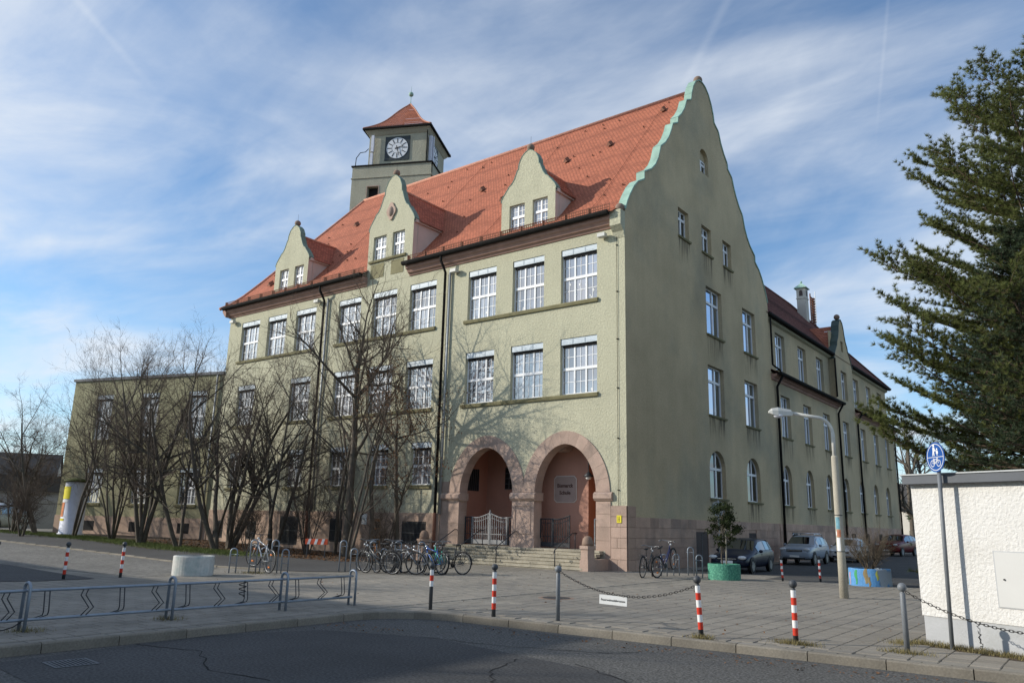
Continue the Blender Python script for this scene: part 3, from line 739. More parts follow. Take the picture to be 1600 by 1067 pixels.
# drop consecutive duplicates
b = MB(); n = len(par)
b.add([(-0.32, y, z) for y, z in par] + [(-0.32, 16.9, 13.5), (-0.32, 0.0, 13.5)], [tuple(range(n + 2))]); b.build('parapet_back', 'plaster_side', school)
b = MB()
for (y0, z0), (y1, z1) in zip(par, par[1:]):
    d = Vector((0, y1 - y0, z1 - z0)).normalized(); nn = Vector((0, -d.z, d.y)); t = 0.06
    a0, a1 = Vector((0, y0, z0)), Vector((0, y1, z1))
    q = [a0 + nn * .003 + Vector((.05, 0, 0)), a1 + nn * .003 + Vector((.05, 0, 0)), a1 + nn * t + Vector((.05, 0, 0)), a0 + nn * t + Vector((.05, 0, 0))]
    b.prism([p for p in q], (-0.41, 0, 0))
b.build('copper_capping', 'copper', school)
b = MB(); b.sphere((-.2, -.02, 14.62), .21, 14, 10); b.build('ball_finial', 'brown_stone', school, True)
b = MB(); b.sphere((-.2, YM, 24.86), .24, 14, 10); b.build('ball_finial', 'brown_stone', school, True)
# kneeler block under the gable foot
b = MB(); b.box(-.50, .012, -.36, .02, 13.78, 14.44); b.prism([(-.50, -.36, 13.78), (-.50, .0, 13.78), (-.50, .0, 13.30), (-.50, -.02, 13.32), (-.50, -.12, 13.56)], (.512, 0, 0)); b.build('kneeler', 'plaster', school)

# ---- eaves: cornice, gutter, main roof
EX0, EX1 = -28.35, -0.50
D2 = (-15.62, -12.42)                          # the middle dormer rises from the wall and cuts the eaves
prof_c = [(0.0, 13.80), (0.06, 13.82), (0.10, 13.90), (0.20, 13.94), (0.26, 14.06), (0.36, 14.12), (0.40, 14.24), (0.40, 14.30), (0.0, 14.30)]
for a, c in ((-28.32, D2[0]), (D2[1], EX1)):
    q = MB(); q.prism([(a, -p[0], p[1]) for p in prof_c], (c - a, 0, 0)); q.build('cornice', 'cornice', school)
    q = MB(); gpf = [(-.66, 14.42), (-.66, 14.33), (-.62, 14.26), (-.54, 14.235), (-.46, 14.25), (-.41, 14.31), (-.41, 14.42)]
    q.prism([(a - .06, y, z) for y, z in gpf], (c - a + .08, 0, 0)); q.build('gutter', 'gutter', school)
q = MB(); q.prism([(-28.2, p[0] * -1, p[1]) for p in prof_c], (-.001, 0, 0)); 
q = MB(); q.prism([(-28.2 - p[0], -.4, p[1]) for p in prof_c], (0, 17, 0)); q.build('cornice', 'cornice', school)
RIDGE = 24.30
RP = [(-.52, 14.36), (.15, 14.80), (.9, 15.50), (1.8, 16.50)]          # flared foot of the roof, (y, z)
def roof_z(y):
    pts = RP + [(YM, RIDGE)]
    for (a, b), (c, d) in zip(pts, pts[1:]):
        if y <= c: return b + (d - b) * (y - a) / (c - a)
    return RIDGE
def rows(ylo, yhi, k):
    return [ylo + (yhi - ylo) * i / k for i in range(k + 1)]
HIPX0, HIPX1 = -28.75, -26.2                    # eave corner and ridge end of the hip
def hip_x(y): return HIPX0 + (HIPX1 - HIPX0) * (roof_z(y) - RP[0][1]) / (RIDGE - RP[0][1])
b = MB(); ys = rows(RP[0][0], YM, 78); lift = 0.030
for y0, y1 in zip(ys, ys[1:]):
    z0, z1 = roof_z(y0), roof_z(y1); xa0, xa1 = hip_x(y0), hip_x(y1); xr = -0.27
    def strip(x00, x01, x10, x11):
        b.add([(x00, y0, z0 + lift), (x01, y0, z0 + lift), (x11, y1, z1), (x10, y1, z1), (x00, y0 , z0), (x01, y0, z0)], [(0, 1, 2, 3), (4, 5, 1, 0)])
    if y0 < 0.06: strip(xa0, D2[0], xa1, D2[0]); strip(D2[1], xr, D2[1], xr)
    else: strip(xa0, xr, xa1, xr)
b.build('roof', 'tile_x', school)
b = MB()                                        # rear slope
for y0, y1 in zip(ys[::3], ys[3::3]):
    z0, z1 = roof_z(y0), roof_z(y1); b.add([(-.36, 2 * YM - y0, z0), (hip_x(y0), 2 * YM - y0, z0), (hip_x(y1), 2 * YM - y1, z1), (-.36, 2 * YM - y1, z1)], [(0, 1, 2, 3)])
b.build('roof_rear', 'tile_x', school)
b = MB()                                        # hip end
for y0, y1 in zip(ys, ys[1:]):
    z0, z1 = roof_z(y0), roof_z(y1)
    b.add([(hip_x(y0), 2 * YM - y0, z0 + lift), (hip_x(y0), y0, z0 + lift), (hip_x(y1), y1, z1), (hip_x(y1), 2 * YM - y1, z1)], [(0, 1, 2, 3)])
b.build('hip_roof', 'tile_y', school)
mat('ridge_tile', (0.48, 0.23, 0.16), 0.85, 0.2, 6, fine=0.2, fs=12)
b = MB(); b.tube([(-.4, YM, RIDGE + .02), (HIPX1, YM, RIDGE + .02)], .13, 8)
b.tube([(hip_x(y), y, roof_z(y) + .02) for y in ys[::3]] , .10, 8); b.build('ridge_tiles', 'ridge_tile', school, True)
# snow guard along the eaves, hooks and vents on the slope
b = MB()
for a, c in ((-28.5, D2[0] - .05), (D2[1] + .05, -.55)):
    y, z = -.30, roof_z(-.30)
    for dz in (.04, .17, .30): b.tube([(a, y, z + dz), (c, y, z + dz)], .016, 4)
    n = int((c - a) / .11)
    for i in range(n + 1): x = a + (c - a) * i / n; b.box(x - .014, x + .014, y - .008, y + .008, z + .0, z + .33)
    for i in range(int((c - a) / 1.2) + 1): x = a + i * 1.2; b.box(x - .015, x + .015, y - .02, y + .16, z, z + .34)
b.build('snow_guard', 'rust', school)
rr = random.Random(11); b = MB()
for k in range(70):
    y = rr.uniform(1.2, 8.2); x = rr.uniform(hip_x(y) + .4, -.8); z = roof_z(y)
    b.box(x - .012, x + .012, y - .12, y - .02, z - .02, z + .045); b.box(x - .012, x + .012, y - .14, y - .12, z - .07, z + .01)
b.build('roof_hook', 'rust', school)['kind'] = 'stuff'
for x, y in ((-26.3, 1.4), (-21.9, 2.3), (-17.0, 1.5), (-18.9, 5.2), (-9.2, 3.4), (-6.4, 5.3), (-3.9, 5.6), (-1.7, 7.4), (-12.0, 5.0), (-23.2, 5.4)):
    b = MB(); z = roof_z(y); b.prism([(x - .14, y - .22, z - .10), (x + .14, y - .22, z - .10), (x, y - .24, z + .12)], (0, .30, .22)); b.build('roof_vent', 'rust', school)
b = MB()
for x in (-1.9, -8.2, -14.3, -20.4):
    pts = [(x, y, roof_z(y) + .09) for y in ys[8::6]]; b.tube(pts, .009, 4)
b.build('lightning_cable', 'rust', school)

# ---- curved dormers
DP = [(1.0, 0.0), (1.02, .06), (.96, .22), (.84, .42), (.76, .54), (.74, .60), (.62, .70), (.53, .88), (.46, 1.10), (.42, 1.24), (.38, 1.28), (.36, 1.52), (.26, 1.78), (.12, 1.94), (0.0, 2.0)]
mat('copper_mid', (0.15, 0.24, 0.20), 0.65, 0.2, 1.4)
def dormer(xa, xb, y0, zb, zs, zt, wins, wz, flush=False, pilasters=False):
    c, h = (xa + xb) / 2, (xb - xa) / 2; k = (zt - zs) / 2.0
    prof = [(c + h * u, zs + k * v) for u, v in DP] + [(c - h * u, zs + k * v) for u, v in DP[-2::-1]]
    outer = [(xa, zb), (xb, zb)] + prof
    hs = [rect(a, e, *wz) for a, e in wins]
    to3 = lambda u, z: (u, y0, z)
    fw = wall('dormer_front', 'plaster', outer, hs, school, to3, (0, 1, 0), .24)
    q = MB()                                     # copper edge and thickness
    for (u0, z0), (u1, z1) in zip(prof, prof[1:]):
        d = Vector((u1 - u0, 0, z1 - z0)).normalized(); nn = Vector((d.z, 0, -d.x)); a0, a1 = Vector((u0, y0, z0)), Vector((u1, y0, z1))
        q.prism([a0 + nn * -.001 + Vector((0, -.02, 0)), a1 + nn * -.001 + Vector((0, -.02, 0)), a1 + nn * .026 + Vector((0, -.02, 0)), a0 + nn * .026 + Vector((0, -.02, 0))], (0, .36, 0))
    q.build('copper_edge', 'copper_mid', fw)
    q = MB(); q.add([(u, y0 + .34, z) for u, z in outer], [tuple(range(len(outer)))]); q.build('gable_back', 'dormer_cheek', fw)
    q = MB(); q.sphere((c, y0 + .15, zt + .17), .19, 12, 8); q.build('ball_finial', 'brown_stone', fw, True)
    q = MB(); q.tube([(c, y0 + .15, zt + .3), (c, y0 + .15, zt + .75)], .007, 4); q.build('lightning_rod', 'gutter', fw)
    # cheeks and cornice
    zr = zs + .02                                 # cheek top
    def yroof(z):
        lo, hi = -.5, YM
        for _ in range(40):
            mid = (lo + hi) / 2
            if roof_z(mid) < z: lo = mid
            else: hi = mid
        return lo
    for x, sgn in ((xa + .04, -1), (xb - .04, 1)):
        ye = yroof(zr); pts = [(x, y0 + .02, zr)]
        q = MB(); yy = y0 + .02; foot = []
        for i in range(9): t = yy + (ye - yy) * i / 8; foot.append((x, t, roof_z(t) - .05))
        q.prism([(x, y0 + .02, zr), (x, y0 + .02, zb)] + [p for p in foot if p[2] > zb - 3], (-sgn * .1, 0, 0)); q.build('dormer_cheek', 'dormer_cheek', fw)
        q = MB(); q.prism([(x + sgn * .11, y0 + .1, zr - .14), (x + sgn * .11, ye - .1, zr - .14), (x + sgn * .11, ye, zr + .02), (x + sgn * .11, y0 + .1, zr + .02)], (-sgn * .14, 0, 0)); q.build('cheek_cornice', 'dormer_cheek', fw)
    # saddle roof running back into the main slope
    zq = zs + k * 1.52; q = MB(); nrow = 20
    for sgn in (-1, 1):
        for i in range(nrow):
            t0, t1 = i / nrow, (i + 1) / nrow
            def pt(t):
                z = zr + (zq - zr) * t; fl = (1 - t) ** 2 * .16
                x = c + sgn * ((h + .16) * (1 - t)) ; return x, z - fl * .4
            (xa_, z0_), (xb_, z1_) = pt(t0), pt(t1)
            y0r, y1r = yroof(z0_) + .12, yroof(z1_) + .12
            q.add([(xa_, y0 + .30, z0_ + .022), (xa_, y0r, z0_ + .022), (xb_, y1r, z1_), (xb_, y0 + .30, z1_), (xa_, y0 + .30, z0_), (xa_, y0r, z0_)], [(0, 1, 2, 3), (0, 4, 5, 1)])
    q.build('dormer_roof', 'tile_y', fw)
    q = MB(); q.tube([(c, y0 + .3, zq + .02), (c, yroof(zq) + .1, zq + .02)], .09, 8); q.build('dormer_ridge', 'ridge_tile', fw, True)
    for a, e in wins: place_window(school_window(e - a, wz[1] - wz[0], 2, 2, False, True, .13), school, (a, y0, wz[0]))
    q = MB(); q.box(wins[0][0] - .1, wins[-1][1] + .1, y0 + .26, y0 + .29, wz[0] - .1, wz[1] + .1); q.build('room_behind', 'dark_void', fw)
    if not flush:
        q = MB()
        for dz in (.02, .22): q.tube([(xa - .02, y0 - .10, wz[0] - .16 + dz), (xb + .02, y0 - .10, wz[0] - .16 + dz)], .012, 4)
        n = 26
        for i in range(n + 1): x = xa + (xb - xa) * i / n; q.box(x - .006, x + .006, y0 - .106, y0 - .094, wz[0] - .17, wz[0] + .06)
        q.build('snow_guard', 'gutter', fw)
    return fw
dormer(-24.45, -21.30, .32, 14.55, 16.62, 19.00, [(-23.98, -23.12), (-22.55, -21.70)], (15.0, 16.30))
dormer(-6.82, -3.72, .32, 14.55, 16.56, 18.90, [(-6.34, -5.45), (-4.99, -4.14)], (14.98, 16.28))
d2 = dormer(-15.72, -12.36, -.012, 13.80, 16.90, 19.82, [(-15.34, -14.36), (-13.88, -12.98)], (15.14, 16.50), flush=True)
sill(-15.55, -12.80, 15.13, .13, .12, d2)
for xa_, xb_ in ((-15.42, -14.40), (-13.86, -12.94)): q = MB(); q.box(xa_, xb_, -.03, -.005, 14.15, 14.92); q.build('spandrel_panel', 'sill', d2)
q = MB(); cpts = [(-14.06 + .30 * math.cos(t) * (1 + .14 * math.cos(4 * t)), -.03, 17.72 + .46 * math.sin(t) * (1 + .10 * math.cos(4 * t))) for t in [2 * PI * i / 28 for i in range(28)]]
q.prism(cpts, (0, -.07, 0)); q.build('crest', 'sandstone', d2)
q = MB(); q.sphere((-14.06, -.10, 17.70), .21, 12, 8, .8, .6, 1.35); q.build('crest_shield', 'sandstone', d2, True)

# ---- downpipes, floodlights, cable
def pipe(pts, r, m, par=school): q = MB(); q.tube(pts, r, 8); return q.build('downpipe', m, par, True)
for x in (-18.95, -9.86):
    pipe([(x, -.52, 14.24), (x, -.50, 14.0), (x, -.30, 13.75), (x, -.14, 13.5), (x, -.12, 2.0)], .065, 'gutter')
    pipe([(x, -.12, 2.05), (x, -.12, .05)], .075, 'rust')
    pipe([(x + .28, -.10, 13.6), (x + .28, -.10, 2.0)], .055, 'zinc');  # grey tube stands in for the downpipe's shadow on the wall
for x, z in ((-27.6, 13.45), (-19.45, 13.52), (-9.2, 13.45), (-.93, 13.50)):
    q = MB(); q.box(x - .20, x + .16, -.34, -.10, z - .07, z + .09); q.box(x - .02, x + .10, -.10, 0, z - .03, z + .05); fl = q.build('floodlight', 'lamp_metal', school)
    q = MB(); q.box(x - .22, x - .201, -.31, -.13, z - .05, z + .07); q.build('lamp_glass', 'clock_dark', fl)
q = MB(); q.tube([(-.36, -.04, 13.6), (-.36, -.04, .3)], .010, 4); q.tube([(-.27, -.04, 2.2), (-.27, -.04, .3)], .012, 4)
for z in (13, 11, 9, 7, 5, 3): q.box(-.40, -.32, -.05, -.0, z, z + .03)
q.build('lightning_cable', 'gutter', school)
q = MB(); q.box(-.42, -.22, -.075, -.055, 1.78, 2.06); q.build('gas_sign', 'fluor_yellow', school)
q = MB(); q.box(-.37, -.355, -.078, -.0755, 1.82, 2.02); q.box(-.31, -.295, -.078, -.0755, 1.82, 2.02); q.box(-.34, -.28, -.078, -.0755, 1.9, 1.915); q.build('gas_sign_print', 'text_black', school)

# ---- plinth. front left: smooth pink plinth; corner and side: sandstone blocks, one by one
bas = [(-17.17, -16.2, .55, 1.68), (-14.2, -13.42, .04, 1.72), (-12.0, -10.43, .60, 1.64), (-21.3, -19.7, .28, 1.75), (-24.3, -23.4, .45, 1.43), (-27.6, -26.6, .45, 1.43)]
q = wall('plinth', 'plinth_plaster', rect(-28.2, -9.62, 0, 2.01), [rect(a, b_, c, d) for a, b_, c, d in bas], school, lambda u, z: (u, -.06, z), (0, 1, 0), .059)
m = MB(); m.prism([(-28.2, -.06, 2.01), (-28.2, .0, 2.04), (-28.2, .0, 2.0)], (18.58, 0, 0)); m.build('plinth_weathering', 'plinth_plaster', school)
for i, (a, b_, c, d) in enumerate(bas):
    mm = 'wood_door' if i == 1 else 'dark_void'
    m = MB(); m.box(a + .001, b_ - .001, -.02, -.003, c, d); o = m.build('door' if i == 1 else 'cellar_window', mm, school)
    if i == 1:
        o['label'] = 'orange wooden door with two small panes'
        m = MB(); m.box(a + .30, b_ - .08, -.028, -.021, 1.30, 1.60); m.box(a + .30, b_ - .08, -.028, -.021, .92, 1.22); m.build('pane', 'glass_dim', o)
        m = MB(); m.box(a - .0, a + .12, -.05, -.021, c, d); m.build('door_frame', 'dark_door', o)
    else:
        m = MB(); n = max(4, int((b_ - a) / .085))
        for k in range(n + 1): x = a + .02 + (b_ - a - .04) * k / n; m.box(x - .009, x + .009, -.05, -.03, c + .02, d - .02)
        for zq in (c + .05, (c + d) / 2, d - .05): m.box(a + .02, b_ - .02, -.056, -.051, zq - .012, zq + .012)
        m.build('grille', 'grille', o)
m = MB(); m.box(-14.75, -14.40, -.10, -.065, 1.45, 1.95); m.build('house_number_sign', 'sign_white', school)
def block(par, to3, u0, u1, z0, z1, proud, m, g=.008, bev=.012):
    q = MB(); a = [to3(u, z, proud) for u, z in rect(u0 + g, u1 - g, z0 + g, z1 - g)]
    bq = [to3(u, z, proud - bev) for u, z in rect(u0 + g - .004, u1 - g + .004, z0 + g - .004, z1 - g + .004)]
    c = [to3(u, z, -.02) for u, z in rect(u0 + g - .004, u1 - g + .004, z0 + g - .004, z1 - g + .004)]
    q.add(a + bq + c, [(0, 1, 2, 3)] + [(i, (i + 1) % 4, (i + 1) % 4 + 4, i + 4) for i in range(4)] + [(i + 4, (i + 1) % 4 + 4, (i + 1) % 4 + 8, i + 8) for i in range(4)])
    return q.build('stone_block', m, par)
FB = lambda u, z, p: (u, -p, z)
SB = lambda u, z, p: (p, u, z)
rb = random.Random(3)
m = MB(); m.box(-.70, .012, -.012, .0, 0, 2.42); m.box(0, .012, -.012, .62, 0, 2.42); m.box(.0, .012, .62, 16.9, 0, 2.01); sp = m.build('stone_plinth', 'sandstone_side', school)
CZ = [0.0, .42, .84, 1.22, 1.62, 2.01]
bas2 = [(6.05, 7.35, .0, 1.50), (12.3, 13.35, 0.75, 1.48), (21.0, 22.0, .8, 1.5), (19.0, 20.0, .8, 1.5)]
for i in range(5):
    block(sp, FB, -.70 + (.0 if i % 2 else .28), -.0, CZ[i], CZ[i + 1], .05, 'sandstone')
    if not i % 2: block(sp, FB, -.70, -.42, CZ[i], CZ[i + 1], .05, 'sandstone')
    u = 0.0; first = True
    while u < 16.85:
        L = rb.uniform(.65, 1.25) if not first else (.95 if i % 2 else .55); first = False
        v = min(u + L, 16.88)
        if 16.88 - v < .3: v = 16.88
        segs = [(u, v)]
        for a, b_, c, d in bas2:
            if CZ[i] < d and CZ[i + 1] > c + .05:
                segs = [s for q0, q1 in segs for s in ((q0, min(q1, a)), (max(q0, b_), q1)) if s[1] - s[0] > .12]
        for q0, q1 in segs: block(sp, SB, q0, q1, CZ[i], CZ[i + 1], .045, 'sandstone_side')
        u = v
block(sp, FB, -.70, .0, 2.01, 2.42, .05, 'sandstone'); block(sp, SB, 0.0, .62, 2.01, 2.42, .045, 'sandstone_side')
for a, b_, c, d in bas2[:2]:
    m = MB(); m.box(.002, .016, a, b_, c, d); o = m.build('door' if c == 0 else 'cellar_window', 'dark_door', school)
    if c == 0:
        m = MB(); m.box(.017, .028, (a + b_) / 2 - .02, (a + b_) / 2 + .02, .0, d); m.build('door_post', 'grille', o)
    else:
        m = MB()
        for k in range(9): y = a + (b_ - a) * (k + .5) / 9; m.box(.018, .03, y - .01, y + .01, c, d)
        m.build('grille', 'grille', o)

# ---- arched porch: voussoirs, imposts, piers, interior
def vouss(a, b_, k0=0.0, k1=PI, n=13, par=None, w=.62):
    c, h = (a + b_) / 2, (b_ - a) / 2; zs, zt = 2.95, 4.90
    def pt(t, e):
        x = math.copysign(abs(math.cos(t)) ** (2 / 1.9), math.cos(t)); z = abs(math.sin(t)) ** (2 / 1.9)
        return (c + (h + e) * x, zs + (zt - zs + e * .85) * z)
    for i in range(n):
        t0, t1 = k0 + (k1 - k0) * i / n, k0 + (k1 - k0) * (i + 1) / n; g = .0016
        ts = [t0 + g + (t1 - t0 - 2 * g) * j / 3 for j in range(4)]
        L = [pt(t, -.012) for t in ts] + [pt(t, w) for t in ts[::-1]]
        # neighbours share the pier in the middle: keep each ring on its own side
        mid = -4.93
        L = [((max(x, mid + .006) if c > mid else min(x, mid - .006)), z) for x, z in L]
        q = MB(); q.prism([(x, -.045, z) for x, z in L], (0, .55, 0)); q.build('voussoir', 'sandstone', par)
arch_p = link(bpy.data.objects.new('porch_arcade', None)); arch_p.parent = school
for a in ARCH: vouss(*a, par=arch_p)
def jamb(x0, x1, z0, z1, y0=-.045, y1=.505, nm='stone_block', m='sandstone', g=.004): q = MB(); q.box(x0 + g, x1 - g, y0, y1, z0 + g, z1 - g); return q.build(nm, m, arch_p)
for k, (za, zb) in enumerate(zip((.0, .55, 1.1, 1.62, 2.1), (.55, 1.1, 1.62, 2.1, 2.58))):
    jamb(-9.60, -8.49, za, zb); 
    jamb(-1.37, -.705, za, zb)
    if za < .1: jamb(-5.60, -4.26, za, zb, -.12, .56)
    elif za < 1.0: jamb(-5.56, -4.30, za, zb, -.09, .53)
q = MB(); q.box(-5.506, -4.354, -.05, .505, 1.1, 2.58); o = q.build('pier', 'sandstone', arch_p)
q = MB(); 
for x0, x1, z0, z1 in ((-5.36, -5.31, 1.25, 2.44), (-4.56, -4.51, 1.25, 2.44), (-5.31, -4.56, 2.39, 2.44), (-5.31, -4.56, 1.25, 1.30)): q.box(x0, x1, -.075, -.049, z0, z1)
q.build('pier_panel', 'sandstone', o)
for x0, x1 in ((-9.66, -8.42), (-5.58, -4.28), (-1.44, -.62)):
    q = MB(); q.prism([(x0, -.05, 2.60), (x0, -.14, 2.70), (x0, -.14, 2.86), (x0, -.05, 2.94), (x0, .52, 2.94), (x0, .52, 2.60)], (x1 - x0, 0, 0)); q.build('impost', 'sandstone', arch_p)
jamb(-9.60, -9.10, 2.96, 3.45, nm='spandrel_stone'); 
# inside of the porch
m = MB()
m.box(-8.95, -8.90, .5, 2.4, PF, 5.4); m.box(-8.90, -4.85, 2.40, 2.45, PF, 5.4); m.box(-4.90, -4.85, 1.15, 2.40, PF, 5.4); m.box(-4.85, -2.42, 1.10, 1.15, PF, 5.4)
m.box(-2.47, -2.42, 1.15, 2.6, PF, 5.4); m.box(-2.42, -.95, 2.60, 2.65, PF, 5.4); m.box(-1.0, -.95, .5, 2.60, PF, 5.4)
m.box(-8.95, -.95, .51, 2.65, 5.35, 5.42)
m.build('porch_wall', 'porch_plaster', school)
m = MB(); m.box(-8.95, -.95, -.05, 2.65, .0, PF - .005); m.build('porch_floor', 'step_stone', school)
m = MB(); m.prism([(-4.2, .52, 5.34), (-3.0, .52, 5.34), (-3.25, .52, 4.72), (-3.4, .52, 4.66), (-3.8, .52, 4.66), (-3.95, .52, 4.72)], (0, .55, 0)); m.build('ceiling_beam', 'sandstone', school)
# wooden door in the recess
m = MB(); m.box(-2.40, -1.02, 2.50, 2.56, PF, 3.0); dr = m.build('door', 'wood_door', school); dr['label'] = 'wooden entrance door in the porch recess'
m = MB(); m.box(-1.06, -1.012, .80, 2.3, PF, 3.1); m.build('door_leaf', 'wood_door', dr)
m = MB(); [m.box(-2.30 + i * .45, -1.98 + i * .45, 2.482, 2.499, 1.0 + j * .9, 1.75 + j * .9) for i in range(3) for j in range(2)]; m.build('door_panel', 'dark_door', dr)
for (x0, x1, z0, z1, yy) in ((-8.892, -8.88, 3.1, 4.1, None), (-7.8, -7.3, 3.2, 4.2, 2.39)):
    m = MB()
    if yy is None: m.box(x0, x1, .9, 1.75, z0, z1)
    else: m.box(x0, x1, yy - .01, yy, z0, z1)
    o = m.build('porch_window', 'dark_void', school); m = MB()
    if yy is None: [m.box(x1, x1 + .02, .9 + k * .14, .92 + k * .14, z0, z1) for k in range(7)]
    else: m.box(x0 + .23, x0 + .27, yy - .03, yy - .012, z0, z1); [m.box(x0, x1, yy - .04, yy - .031, z0 + .24 * k, z0 + .03 + .24 * k) for k in range(5)]
    m.build('grille', 'grille', o)
# plaque with the school's name
def text_mesh(body, size, extrude, name, m, parent, loc, rot, bold=0.0, align='CENTER'):
    cu = bpy.data.curves.new(name, 'FONT'); cu.body = body; cu.size = size; cu.extrude = extrude; cu.align_x = align; cu.align_y = 'CENTER'; cu.offset = bold; cu.resolution_u = 3
    ob = bpy.data.objects.new(name, cu); COL.objects.link(ob)
    bpy.context.view_layer.update()
    me = bpy.data.meshes.new_from_object(ob.evaluated_get(bpy.context.evaluated_depsgraph_get()))
    bpy.data.objects.remove(ob); me.materials.clear(); me.materials.append(MATS[m])
    o = put(name, me, parent, loc); o.rotation_euler = rot; return o
mat('plaque', (0.36, 0.27, 0.235), 0.85, 0.08, 2); mat('plaque_rim', (0.60, 0.52, 0.46), 0.8, 0.05, 2); mat('letter', (0.10, 0.055, 0.045), 0.8, 0.0)
def octo(x0, x1, z0, z1, c, y): return [(x0 + c, y, z0), (x1 - c, y, z0), (x1, y, z0 + c), (x1, y, z1 - c), (x1 - c, y, z1), (x0 + c, y, z1), (x0, y, z1 - c), (x0, y, z0 + c)]
m = MB(); m.prism(octo(-4.12, -2.98, 2.56, 3.68, .12, 1.075), (0, .02, 0)); pq = m.build('plaque_rim', 'plaque_rim', school)
m = MB(); m.prism(octo(-4.08, -3.02, 2.60, 3.64, .11, 1.055), (0, .018, 0)); m.build('name_plaque', 'plaque', pq)
text_mesh('Bismarck', .215, .004, 'lettering', 'letter', pq, (-3.55, 1.050, 3.26), (PI / 2, 0, 0), .006)
text_mesh('Schule', .215, .004, 'lettering', 'letter', pq, (-3.55, 1.050, 2.97), (PI / 2, 0, 0), .006)
# porch lamps
for x, y in ((-2.2, .75), (-6.3, 1.1)):
    m = MB(); m.lathe([(.02, 5.3), (.02, 4.35), (.06, 4.33), (.22, 4.16), (.21, 4.15), (.03, 4.2)], 14, (x, y, -.55)); o = m.build('porch_lamp', 'iron_dark', school, True)
    m = MB(); m.sphere((x, y, 3.56), .12, 12, 8, sz=.75); m.build('lamp_globe', 'white_lamp', o, True)

# ---- steps, railings, pedestals
st = link(bpy.data.objects.new('entrance_steps', None)); st.parent = school
ns, rise, tread = 6, PF / 6, .25
for i in range(ns):
    z1 = PF - i * rise - .012; yb = -.02 - i * tread; x = -9.0
    xe = -1.05
    while x < xe - .01:
        w_ = min(rb.uniform(.9, 1.9), xe - x)
        if xe - x - w_ < .4: w_ = xe - x
        q = MB(); q.box(x + .004, x + w_ - .004, yb - tread - .035 + rb.uniform(-.008, .008), yb + .02, z1 - .065, z1); q.box(x + .004, x + w_ - .004, yb - tread + .0, yb + .02, max(z1 - rise, 0) + .001, z1 - .064); q.build('step_stone', 'step_stone', st); x += w_
m = MB(); m.box(-9.0, -1.05, -1.48, -.02, 0, .02); m.build('step_base', 'step_stone', st)
for x in (-9.35, -.98):
    m = MB(); m.box(x - .17, x + .19, -1.55, -.05, 0, .42); m.box(x - .14, x + .16, -1.52, -1.04, .42, .80); m.box(x - .17, x + .19, -1.56, -1.0, .80, .92)
    pd = m.build('pedestal', 'sandstone', st)
    m = MB(); prof = [(.22 * math.cos(t) ** .7 if t < PI / 2 - .01 else 1e-4, .92 + .36 * math.sin(t)) for t in [PI / 2 * i / 6 for i in range(7)]]; m.lathe(prof, 12, (x + .01, -1.28, 0)); m.build('pedestal_cap', 'brown_stone', pd, True)
for x in (-8.55, -7.1, -5.2, -2.35):
    m = MB(); m.tube([(x, -1.42, .02), (x, -1.42, .72), (x, -.2, 1.34), (x, .12, 1.34)], .022, 8); m.tube([(x, -.0, PF), (x, 0, 1.34)], .02, 6); m.tube([(x, -1.42, .72), (x, -1.50, .60)], .022, 6); m.build('handrail', 'iron_dark', st, True)

# ---- iron gates
def gate_leaf(par, x0, x1, y, z0, zt0, zt1, m, dip=.10, bottom=.2, rings=False):
    q = MB(); q.box(x0, x0 + .05, y - .025, y + .025, z0, zt0); q.box(x1 - .05, x1, y - .025, y + .025, z0, zt1); q.box(x0 + .05, x1 - .05, y - .015, y + .015, z0 + .02, z0 + bottom)
    n = max(3, int((x1 - x0) / .11)); top = []
    for i in range(13):
        t = i / 12; s = t * t * (3 - 2 * t); top.append((x0 + (x1 - x0) * t, y, zt0 + (zt1 - zt0) * s - dip * math.sin(PI * t)))
    q.tube(top, .03, 6); q.tube([(a, b_, c - .16) for a, b_, c in top], .016, 5); q.box(x0, x1, y - .015, y + .015, z0 + .42, z0 + .45)
    for i in range(1, n):
        t = i / n; x = x0 + (x1 - x0) * t; s = t * t * (3 - 2 * t); q.box(x - .011, x + .011, y - .011, y + .011, z0 + bottom, zt0 + (zt1 - zt0) * s - dip * math.sin(PI * t))
    if rings:
        for i in range(1, n, 2): x = x0 + (x1 - x0) * i / n; q.tube([(x + .045 * math.cos(a), y - .014, z0 + .72 + .07 * math.sin(a)) for a in [PI * k / 5 for k in range(10)]], .012, 4, closed=True)
    return q.build('gate_leaf', m, par)
gt = link(bpy.data.objects.new('iron_gate', None)); gt.parent = school
gate_leaf(gt, -8.48, -8.08, .42, PF + .03, 1.90, 1.90, 'iron_dark', 0.0)
gate_leaf(gt, -8.06, -7.06, .40, PF + .03, 1.90, 2.06, 'iron_grey', .07, rings=True); gate_leaf(gt, -7.02, -6.06, .40, PF + .03, 2.06, 1.90, 'iron_grey', .07, rings=True); gate_leaf(gt, -6.04, -5.52, .42, PF + .03, 1.90, 1.90, 'iron_dark', 0.0)
q = MB(); q.box(-7.06, -7.02, .36, .44, PF + .02, 2.08); q.lathe([(.05, 2.08), (.05, 2.12), (.0005, 2.24)], 8, (-7.04, .4, 0)); q.build('gate_post', 'iron_grey', gt)
gt2 = link(bpy.data.objects.new('iron_gate', None)); gt2.parent = school
gate_leaf(gt2, -4.34, -3.72, .42, PF + .03, 1.88, 1.88, 'iron_dark', 0.0); gate_leaf(gt2, -3.70, -2.86, .40, PF + .03, 1.88, 2.02, 'iron_dark', .06); gate_leaf(gt2, -1.72, -1.38, .42, PF + .03, 1.90, 1.90, 'post_grey', 0.0)

